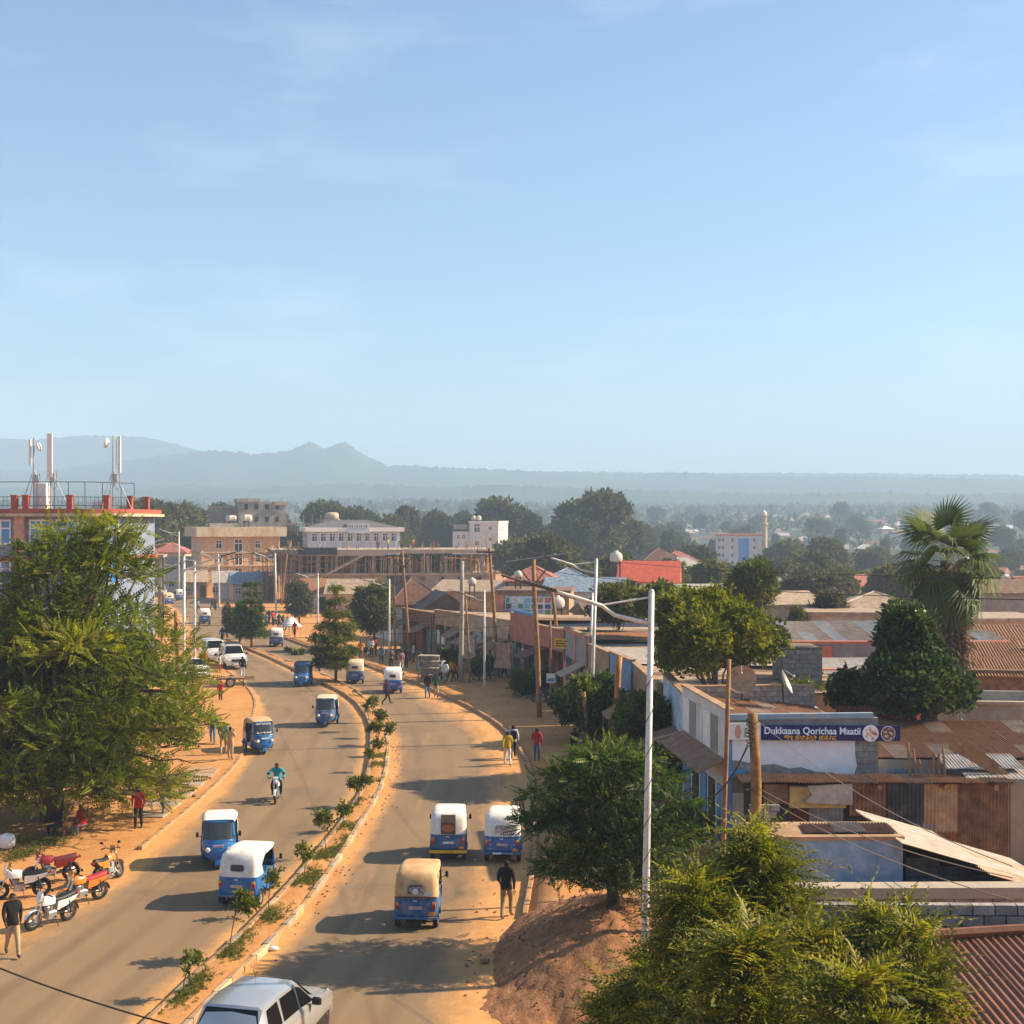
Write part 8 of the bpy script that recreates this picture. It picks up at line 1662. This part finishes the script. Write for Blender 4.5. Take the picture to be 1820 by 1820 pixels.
# ================================================================ people
skin_m = mat('skin_dark', (.10, .048, .028), .6, .1, 5); hair_m = mat('hair_black', (.012, .01, .01), .9, .2, 20); shoe_m = mat('shoe_dark', (.03, .025, .022), .7, .1)
top_m = mat('garment_top', (.3, .3, .3), .85, .1, 6); bot_m = mat('garment_bottom', (.1, .1, .12), .85, .1, 6)
def body_mesh(name, J):
    """one continuous skinned surface grown over a posed skeleton; J: joints -> (x,y,z)"""
    segs = [('pelvis', 'spine'), ('spine', 'chest'), ('chest', 'neck'), ('neck', 'head'), ('head', 'crown'), ('chest', 'shL'), ('shL', 'elL'), ('elL', 'wrL'), ('wrL', 'haL'), ('chest', 'shR'), ('shR', 'elR'), ('elR', 'wrR'), ('wrR', 'haR'),
            ('pelvis', 'hiL'), ('hiL', 'knL'), ('knL', 'anL'), ('anL', 'toL'), ('pelvis', 'hiR'), ('hiR', 'knR'), ('knR', 'anR'), ('anR', 'toR')]
    rad = {'pelvis': (.155, .12), 'spine': (.15, .115), 'chest': (.175, .125), 'neck': (.062, .062), 'head': (.088, .1), 'crown': (.07, .08), 'sh': (.078, .078), 'el': (.055, .055), 'wr': (.036, .036), 'ha': (.03, .042), 'hi': (.105, .105), 'kn': (.075, .075), 'an': (.05, .05), 'to': (.045, .035)}
    names = list(J); idx = {n: i for i, n in enumerate(names)}; me = bpy.data.meshes.new(name); me.from_pydata([J[n] for n in names], [(idx[a], idx[b]) for a, b in segs], [])
    o = bpy.data.objects.new('tmp', me); C.objects.link(o); md = o.modifiers.new('skin', 'SKIN'); md.use_smooth_shade = True; o.modifiers.new('sub', 'SUBSURF').levels = 2
    for i, n in enumerate(names):
        v = me.skin_vertices[0].data[i]; v.radius = rad.get(n, rad.get(n[:2])); v.use_root = (n == 'pelvis')
    dg = bpy.context.evaluated_depsgraph_get(); out = bpy.data.meshes.new_from_object(o.evaluated_get(dg)); bpy.data.objects.remove(o)
    V = [tuple(v.co) for v in out.vertices]; Fs = [tuple(p.vertices) for p in out.polygons]; bpy.data.meshes.remove(out)
    reg = {('neck', 'head'): 0, ('head', 'crown'): 0, ('wrL', 'haL'): 0, ('wrR', 'haR'): 0, ('anL', 'toL'): 4, ('anR', 'toR'): 4}
    S = [(np.array(J[a]), np.array(J[b]), reg.get((a, b), 5 if a == 'pelvis' or a[:2] == 'hi' else 2 if a[:2] == 'kn' else 1)) for a, b in segs]
    hem = .84 if J['pelvis'][2] > .85 and J['knL'][2] < .6 else J['pelvis'][2]+.02
    mi = []
    hd = np.array(J['head']); cn = np.array(J['crown']); up = (cn-hd)/np.linalg.norm(cn-hd)
    for f_ in Fs:
        c = np.mean([V[i] for i in f_], 0); best = 9
        for a, b, k in S:
            d = b-a; t_ = np.clip(np.dot(c-a, d)/np.dot(d, d), 0, 1); q = np.linalg.norm(c-(a+d*t_))
            if q < best: best, kk = q, k
        if kk == 0 and np.linalg.norm(c-hd) < .25 and (np.dot(c-hd, up) > .035 or (c-hd)[1] < -.03 and np.dot(c-hd, up) > -.05): kk = 3
        if kk == 5: kk = 1 if c[2] > hem else 2
        mi.append(kk)
    b = MB(); b.v = V; b.f = Fs; b.m = mi
    # face and hands
    fwd = np.array((0, 1, 0)); b.ball(tuple(hd+fwd*.098+up*.02), (.016, .026, .026), 6, 0, 4)
    for s_ in (-1, 1): b.ball(tuple(hd+np.array((s_*.088, -.005, .02))), (.014, .028, .036), 6, 0, 4); b.ball(tuple(hd+np.array((s_*.034, .086, .045))), (.014, .012, .009), 6, 3, 4)
    b.ball(tuple(hd+np.array((0, .092, -.035))), (.028, .012, .009), 6, 4, 4)
    for sd in 'LR':
        w_ = np.array(J['wr'+sd]); h_ = np.array(J['ha'+sd]); d = (h_-w_)/np.linalg.norm(h_-w_); sgn = -1 if sd == 'L' else 1; ac = np.cross(d, (sgn, 0, 0)); ac = ac/(np.linalg.norm(ac)+1e-6)
        for k, ln in enumerate((.07, .08, .075, .06)): p = h_+ac*(k-1.5)*.021; b.tube([p, p+d*ln*.55, p+d*ln+np.array((-sgn*.025, 0, 0))], [.0105, .0095, .007], 5, 0)
        p = h_-d*.05+ac*.04*(-1); b.tube([p, p+d*.03-ac*.035, p+d*.065-ac*.04], [.012, .011, .008], 5, 0)
    me = bpy.data.meshes.new(name); me.from_pydata(b.v, [], b.f)
    for m in (skin_m, top_m, bot_m, hair_m, shoe_m): me.materials.append(m)
    me.polygons.foreach_set('material_index', b.m); me.polygons.foreach_set('use_smooth', [True]*len(b.f)); me.update(); return me
def pose(kind):
    J = {'pelvis': (0, 0, .93), 'spine': (0, 0, 1.1), 'chest': (0, 0, 1.3), 'neck': (0, .0, 1.47), 'head': (0, .02, 1.585), 'crown': (0, .012, 1.685),
         'shL': (-.185, 0, 1.4), 'elL': (-.24, -.02, 1.13), 'wrL': (-.25, .06, .9), 'haL': (-.25, .08, .83), 'shR': (.185, 0, 1.4), 'elR': (.24, -.02, 1.13), 'wrR': (.25, .06, .9), 'haR': (.25, .08, .83),
         'hiL': (-.095, 0, .88), 'knL': (-.1, .02, .48), 'anL': (-.1, -.02, .075), 'toL': (-.11, .15, .035), 'hiR': (.095, 0, .88), 'knR': (.1, .02, .48), 'anR': (.1, -.02, .075), 'toR': (.11, .15, .035)}
    U = {}
    if kind == 'walk': U = {'knL': (-.1, .2, .5), 'anL': (-.1, .3, .085), 'toL': (-.1, .46, .09), 'knR': (.1, -.05, .47), 'anR': (.1, -.36, .13), 'toR': (.1, -.24, .035), 'elL': (-.24, -.12, 1.15), 'wrL': (-.24, -.14, .92), 'haL': (-.24, -.12, .85), 'elR': (.24, .06, 1.14), 'wrR': (.22, .22, .96), 'haR': (.21, .27, .9), 'pelvis': (0, 0, .91), 'hiL': (-.095, .02, .87), 'hiR': (.095, -.02, .87)}
    if kind == 'walk2': U = {'knR': (.1, .22, .52), 'anR': (.1, .2, .11), 'toR': (.1, .36, .1), 'knL': (-.1, -.02, .47), 'anL': (-.1, -.26, .1), 'toL': (-.1, -.12, .035), 'elR': (.25, -.14, 1.16), 'wrR': (.25, -.16, .94), 'haR': (.25, -.15, .87), 'elL': (-.25, .04, 1.14), 'wrL': (-.22, .2, .98), 'haL': (-.21, .26, .93)}
    if kind == 'phone': U = {'elR': (.26, .02, 1.16), 'wrR': (.17, .16, 1.42), 'haR': (.13, .13, 1.5), 'knL': (-.1, .1, .48), 'anL': (-.1, .16, .075), 'toL': (-.1, .33, .05)}
    if kind == 'stand': U = {'elL': (-.25, -.05, 1.14), 'wrL': (-.15, .16, 1.06), 'haL': (-.09, .2, 1.06), 'elR': (.26, -.04, 1.14), 'wrR': (.24, .08, .92)}
    if kind == 'sit':
        U = {'pelvis': (0, 0, .45), 'spine': (0, .0, .62), 'chest': (0, .06, .82), 'neck': (0, .09, .99), 'head': (0, .13, 1.1), 'crown': (0, .13, 1.2), 'shL': (-.185, .06, .92), 'elL': (-.24, .1, .66), 'wrL': (-.17, .32, .6), 'haL': (-.14, .38, .58), 'shR': (.185, .06, .92), 'elR': (.24, .1, .66), 'wrR': (.17, .32, .6), 'haR': (.14, .38, .58),
             'hiL': (-.1, .02, .43), 'knL': (-.14, .44, .46), 'anL': (-.13, .42, .075), 'toL': (-.14, .58, .035), 'hiR': (.1, .02, .43), 'knR': (.14, .44, .46), 'anR': (.13, .42, .075), 'toR': (.14, .58, .035)}
    if kind == 'ride':
        U = {'pelvis': (0, -.2, .93), 'spine': (0, -.18, 1.1), 'chest': (0, -.1, 1.3), 'neck': (0, -.06, 1.47), 'head': (0, -.02, 1.585), 'crown': (0, -.02, 1.685), 'shL': (-.19, -.08, 1.4), 'elL': (-.36, .08, 1.2), 'wrL': (-.34, .27, 1.1), 'haL': (-.33, .33, 1.08), 'shR': (.19, -.08, 1.4), 'elR': (.36, .08, 1.2), 'wrR': (.34, .27, 1.1), 'haR': (.33, .33, 1.08),
             'hiL': (-.12, -.16, .9), 'knL': (-.2, .2, .74), 'anL': (-.18, -.04, .38), 'toL': (-.19, .12, .33), 'hiR': (.12, -.16, .9), 'knR': (.2, .2, .74), 'anR': (.18, -.04, .38), 'toR': (.19, .12, .33)}
    if kind == 'bend': U = {'spine': (0, .14, 1.05), 'chest': (0, .36, 1.12), 'neck': (0, .52, 1.16), 'head': (0, .63, 1.2), 'crown': (0, .7, 1.27), 'shL': (-.185, .42, 1.12), 'shR': (.185, .42, 1.12), 'elL': (-.22, .46, .85), 'wrL': (-.18, .54, .62), 'haL': (-.18, .56, .55), 'elR': (.22, .46, .85), 'wrR': (.18, .54, .62), 'haR': (.18, .56, .55)}
    J.update(U); return J
POSE = {k: body_mesh('person', pose(k)) for k in ('walk', 'walk2', 'phone', 'stand', 'sit', 'ride', 'bend')}
CLOTH = {}
def cloth(c):
    k = 'fabric_%02d_%02d_%02d' % tuple(int(v*99) for v in c)
    return mat(k, c, .88, .14, 7, .2, 30)
COL = {'black': (.014, .013, .014), 'white': (.62, .6, .57), 'yellow': (.5, .34, .02), 'red': (.42, .02, .02), 'blue': (.03, .09, .28), 'jeans': (.07, .12, .21), 'navy': (.015, .02, .05), 'grey': (.2, .2, .2), 'tan': (.42, .29, .16), 'khaki': (.3, .22, .11), 'green': (.03, .1, .06), 'teal': (.02, .32, .42), 'purple': (.07, .03, .09), 'pale': (.5, .52, .56), 'pink': (.5, .2, .25), 'orange': (.5, .18, .03), 'brown': (.12, .06, .035), 'denim': (.1, .17, .25)}
def person(px, py, yaw, po_, top, bot, label, h_=1.0, loc=None, shoe=None, bag=None, group=None, z=0):
    g_ = G(px, py) if loc is None else Vector(loc); o = link('person', POSE[po_], None, (g_.x, g_.y, g_.z+z), yaw); prop(o, label, 'person', group); o.scale = (h_*.98, h_*.98, h_)
    for i, c in ((1, top), (2, bot), (4, shoe)):
        if c: s_ = o.material_slots[i]; s_.link = 'OBJECT'; s_.material = cloth(COL[c])
    if bag:
        b = MB(); b.cbx(-.15, .15, -.3, -.11, 1.02, 1.42, .05); q = b.build('backpack', cloth(COL[bag]), o, True)
    return o
PV = .13
person(900, 1632, R(-8), 'walk2', 'black', 'khaki', 'man in black jacket and khaki trousers walking away beside the soil heap', 1.06)
person(902, 1361, R(8), 'walk', 'yellow', 'white', 'person in yellow jacket and white trousers walking away along the kerb', 1.02)
person(912, 1348, R(4), 'walk2', 'pale', 'black', 'person in white and blue shirt walking beside the one in yellow', 1.02, bag='navy')
person(954, 1357, R(-5), 'stand', 'red', 'jeans', 'person in red jacket and jeans on the right pavement', .98, z=PV)
person(1021, 1358, R(20), 'walk', 'black', 'navy', 'person in dark clothes half hidden by the layered tree', 1.0, z=PV)
person(687, 1252, R(-70), 'walk', 'purple', 'black', 'person in dark purple top crossing the road before a rickshaw', 1.0)
person(760, 1241, R(175), 'walk2', 'black', 'denim', 'person in dark jacket and jeans walking on the kerb, left of a pair', 1.0)
person(775, 1240, R(185), 'walk', 'green', 'tan', 'person in dark green top and tan trousers, right of a pair on the kerb', .98)
person(786, 1212, R(200), 'stand', 'white', 'grey', 'person in white shirt standing before the drink stand', 1.02, z=PV)
person(783, 1217, R(90), 'walk', 'grey', 'navy', 'person in grey top at the left of the group by the concrete pole', .95, z=PV)
person(791, 1218, R(0), 'walk2', 'white', 'grey', 'person in white t shirt walking away in the group by the concrete pole', .97, z=PV)
person(802, 1213, R(60), 'walk', 'yellow', 'black', 'person in yellow in the group by the concrete pole', .96, z=PV)
person(808, 1215, R(-60), 'walk2', 'red', 'black', 'person in red jacket leaning by the concrete pole', .96, z=PV)
person(641, 1176, R(180), 'walk', 'orange', 'brown', 'person in orange vest walking towards the camera on the far pavement', 1.0, z=PV)
person(678, 1185, R(180), 'walk2', 'denim', 'navy', 'person in blue denim jacket on the far pavement', .98, z=PV)
person(695, 1191, R(5), 'walk', 'grey', 'black', 'person with dark bag walking away on the far pavement', .98, bag='brown', z=PV)
person(713, 1194, R(0), 'walk2', 'pink', 'white', 'person in pinkish top and white trousers on the far pavement', .96, bag='grey', z=PV)
person(395, 1144, R(170), 'walk', 'blue', 'navy', 'person in blue at the tip of the median', .98)
person(431, 1205, R(10), 'walk2', 'black', 'pale', 'person in black jacket walking past the off road car', 1.0)
person(392, 1247, R(150), 'stand', 'red', 'brown', 'person in red top beside the hand cart', .92)
person(391, 1198, R(100), 'stand', 'pale', 'red', 'person in pale top and red skirt before the off road car', .95)
person(364, 1192, R(0), 'stand', 'red', 'grey', 'person in red shirt left of the off road car', .96)
person(378, 1325, R(190), 'walk', 'green', 'denim', 'person in dark patterned top half behind the feathery branches', 1.0, z=.1)
person(397, 1345, R(5), 'walk2', 'denim', 'tan', 'person in denim jacket on the left pavement, left of a pair', 1.02, z=.1)
person(409, 1354, R(-5), 'phone', 'tan', 'tan', 'person in beige suit holding a phone to the ear on the left pavement', 1.0, z=.1)
person(290, 1450, R(175), 'walk', 'black', 'denim', 'person with pale shirt and jeans walking under the feathery tree', 1.03, bag='pale', z=.1)
person(246, 1478, R(190), 'walk2', 'red', 'black', 'person in dark red top half hidden by hanging leaves', 1.0, z=.1)
person(22, 1700, R(-150), 'walk', 'black', 'tan', 'person in black top cut by the left edge of the picture', 1.06)
person(104, 1487, R(160), 'sit', 'navy', 'black', 'seated person in dark clothes in the shade of the feathery tree', 1.0, z=.0)
person(148, 1484, R(150), 'sit', 'red', 'grey', 'seated person in red in the shade of the feathery tree', 1.0, z=.0)
person(1208, 1440, R(40), 'stand', 'navy', 'purple', 'person in dark wrap standing under the mural shop awning', 1.0, z=PV)
person(1234, 1500, R(30), 'stand', 'brown', 'brown', 'person in brown standing in the shade at the drug store side', 1.0, z=PV)
person(929, 1208, R(60), 'stand', 'pale', 'pale', 'person in long pale robe before the pink corner shop', 1.04, z=PV)
person(985, 1250, R(30), 'walk', 'tan', 'black', 'person in cream top behind the thin wooden post', 1.0, z=PV)
person(524, 1136, R(170), 'walk', 'red', 'navy', 'person in red shirt beside the canopy tent', 1.0, z=PV)
for i, (px, py, a, b_) in enumerate([(478, 1112, 'navy', 'black'), (485, 1113, 'red', 'black'), (490, 1116, 'pale', 'navy'), (496, 1119, 'brown', 'black'), (503, 1122, 'navy', 'grey'), (510, 1125, 'white', 'black'), (473, 1118, 'denim', 'black')]):
    person(px, py, i*1.1, ('walk', 'stand', 'walk2')[i % 3], a, b_, f'person in {dict(navy="navy", red="red", pale="pale", brown="brown", white="white", denim="denim")[a]} top in the crowd by the canopy tent'+(', rightmost of two in navy' if i == 4 else ''), 1.0, z=PV, group='crowd by the canopy tent')
for i, (px, py) in enumerate([(405, 1092), (378, 1084), (383, 1086), (352, 1088), (330, 1078)]):
    person(px, py, i*1.3, 'walk' if i % 2 else 'stand', ['black', 'navy', 'brown', 'grey', 'purple'][i], 'black', f'distant pedestrian in {["black", "navy", "brown", "grey", "purple"][i]} at the junction', 1.0, group='pedestrians at the junction')
for i, (px, py, top, po_) in enumerate([(669, 973, 'brown', 'bend'), (688, 970, 'yellow', 'stand'), (713, 971, 'brown', 'bend'), (733, 972, 'orange', 'stand')]):
    p = at(px, py, 217); s_ = next(o for o in C.objects if o.name.startswith('construction_building')); person(0, 0, i*1.2, po_, top, 'brown', ['worker in brown bending on the left of the construction roof', 'worker in yellow standing on the construction roof', 'worker in brown bending between two standing workers', 'worker in orange standing on the construction roof'][i], 1.0, (p.x, 219, H-(977-HY)/F*215+.02), group='workers on the construction roof')
for i, (px, py, a, b_, po_, lab) in enumerate([(722, 1190, 'navy', 'black', 'walk', 'pedestrian in navy walking before the brown shop'), (735, 1180, 'white', 'brown', 'stand', 'person in white standing at the brown shop front'), (745, 1196, 'brown', 'denim', 'walk2', 'pedestrian in brown right of the plain wooden pole'), (846, 1206, 'pink', 'navy', 'stand', 'person in pink at the clothes shop front'), (868, 1212, 'denim', 'black', 'walk', 'pedestrian in denim before the clothes shop'), (875, 1205, 'black', 'grey', 'stand', 'person in black under the clothes shop fascia'), (898, 1210, 'grey', 'black', 'walk2', 'pedestrian in grey left of the pink corner shop'), (660, 1170, 'white', 'black', 'stand', 'person in white under the dark olive tree'), (668, 1168, 'red', 'black', 'stand', 'person in red under the dark olive tree'), (650, 1172, 'navy', 'grey', 'sit', 'seated person in navy under the dark olive tree'), (590, 1152, 'brown', 'black', 'walk', 'pedestrian in brown on the far pavement left of the olive tree')]):
    person(px, py, i*1.37, po_, a, b_, lab, .98, z=PV)
# rider and drivers
q = RIDE; c_, s_ = math.cos(q.rotation_euler.z), math.sin(q.rotation_euler.z); person(0, 0, q.rotation_euler.z, 'ride', 'teal', 'black', 'rider in turquoise jacket on the white motorcycle', 1.0, (q.location.x, q.location.y, q.location.z-.03))
for o in RICK_USED[:10]:
    yaw = o.rotation_euler.z; fw = Vector((-math.sin(yaw), math.cos(yaw), 0)); k = RICK_USED.index(o); p = o.location+fw*.02
    person(0, 0, yaw, 'sit', ['grey', 'navy', 'brown', 'white', 'navy', 'khaki', 'grey', 'black', 'navy', 'grey'][k], 'black', 'driver inside the rickshaw '+['with dusty tan roof nearest in the right lane', 'with the yellow bumper', 'at the right kerb', 'beside the median', 'coming behind the near one', 'parked at the left kerb', 'in mid road', 'beside the dark median end', 'behind the tall median tree', 'beside the crossing pedestrian'][k], .92, (p.x, p.y, p.z+.28), group='rickshaw drivers')
# ---------------------------------------------------------------- small things on the pavements
stand_paint = mat('stand_paint', (.42, .36, .3), .8, .2, 3, stain=(.3, .2, .13), stain_amt=.5)
def stand_():
    g_ = G(762, 1214); t = empty('drink_stand', (g_.x, g_.y, PV), R(-15), 'small pale display stand around the short post on the pavement', 'stand')
    for x in (-.7, .7):
        for y in (-.35, .35): MB().bx(x-.03, x+.03, y-.03, y+.03, 0, 1.9).build('post', stand_paint, t)
    for z in (.5, 1.0, 1.5): MB().bx(-.73, .73, -.38, .38, z, z+.04).build('shelf', stand_paint, t)
    MB().bx(-.75, .75, -.4, .4, 1.903, 1.96).build('top', stand_paint, t); MB().bx(-.66, .66, .39, .42, .1, 1.85).build('back_panel', mat('panel_print', (.45, .38, .36), .7, .3, 5, stain=(.6, .15, .1), stain_amt=.4, sscale=5), t)
    p = at(979, 1205, G(979, 1264).y); sg = empty('small_notice', (p.x, p.y-.12, p.z), 0, 'small white notice fixed on the thin wooden post', 'sign'); MB().bx(-.28, .28, -.02, .0, -.3, .3).build('panel', paint_white, sg); MB().bx(-.22, .22, -.028, -.021, -.2, .0).build('print', paint_blue, sg)
    g_ = G(1025, 1315); o = link('plastic_bag', MB().lathe([(0, 0), (.2, .05), (.27, .25), (.2, .5), (.06, .62), (.1, .72)], 10).mesh('plastic_bag', paint_white, True), None, (g_.x, g_.y, 1.05)); prop(o, 'white plastic bag hanging on the leaning stump', 'bag')
    g_ = G(480, 1690); b = MB(); b.ball((0, 0, .07), (.16, .1, .07), 8, 0, 5); o = b.build('litter_bag', paint_white, None, True, (g_.x+.1, g_.y, 0)); prop(o, 'crumpled white litter at the median kerb', 'litter')
    g_ = G(100, 1488); b = MB(); 
    t = empty('wooden_stool', (g_.x, g_.y-.02, 0), 0, 'low wooden bench under the seated people', 'bench'); MB().bx(-.4, .4, -.2, .2, .36, .4).build('seat', wood, t)
    for x in (-.33, .33):
        for y in (-.14, .14): MB().bx(x-.03, x+.03, y-.03, y+.03, 0, .357).build('leg', wood, t)
    g_ = G(22, 1510); b = MB(); b.lathe([(.0, 0), (.28, .12), (.31, .35), (.25, .55), (.0, .62)], 14); o = b.build('white_sack', paint_white, None, True, (g_.x-.2, g_.y, 0)); prop(o, 'white sack standing at the left edge behind the motorcycles', 'sack')
    r = random.Random(3); b = MB()
    g_ = G(940, 1245)
    for k in range(60): a = r.uniform(0, 6.3); x, y = g_.x+r.gauss(0, .8), g_.y+r.gauss(0, .8); b.tube([(x, y, .17), (x+.6*math.cos(a), y+.6*math.sin(a), .2+r.uniform(0, .2))], .012, 4)
    o = b.build('twigs', bark); prop(o, 'heap of dry twigs swept together on the right pavement', 'twigs', kind='stuff')
stand_()
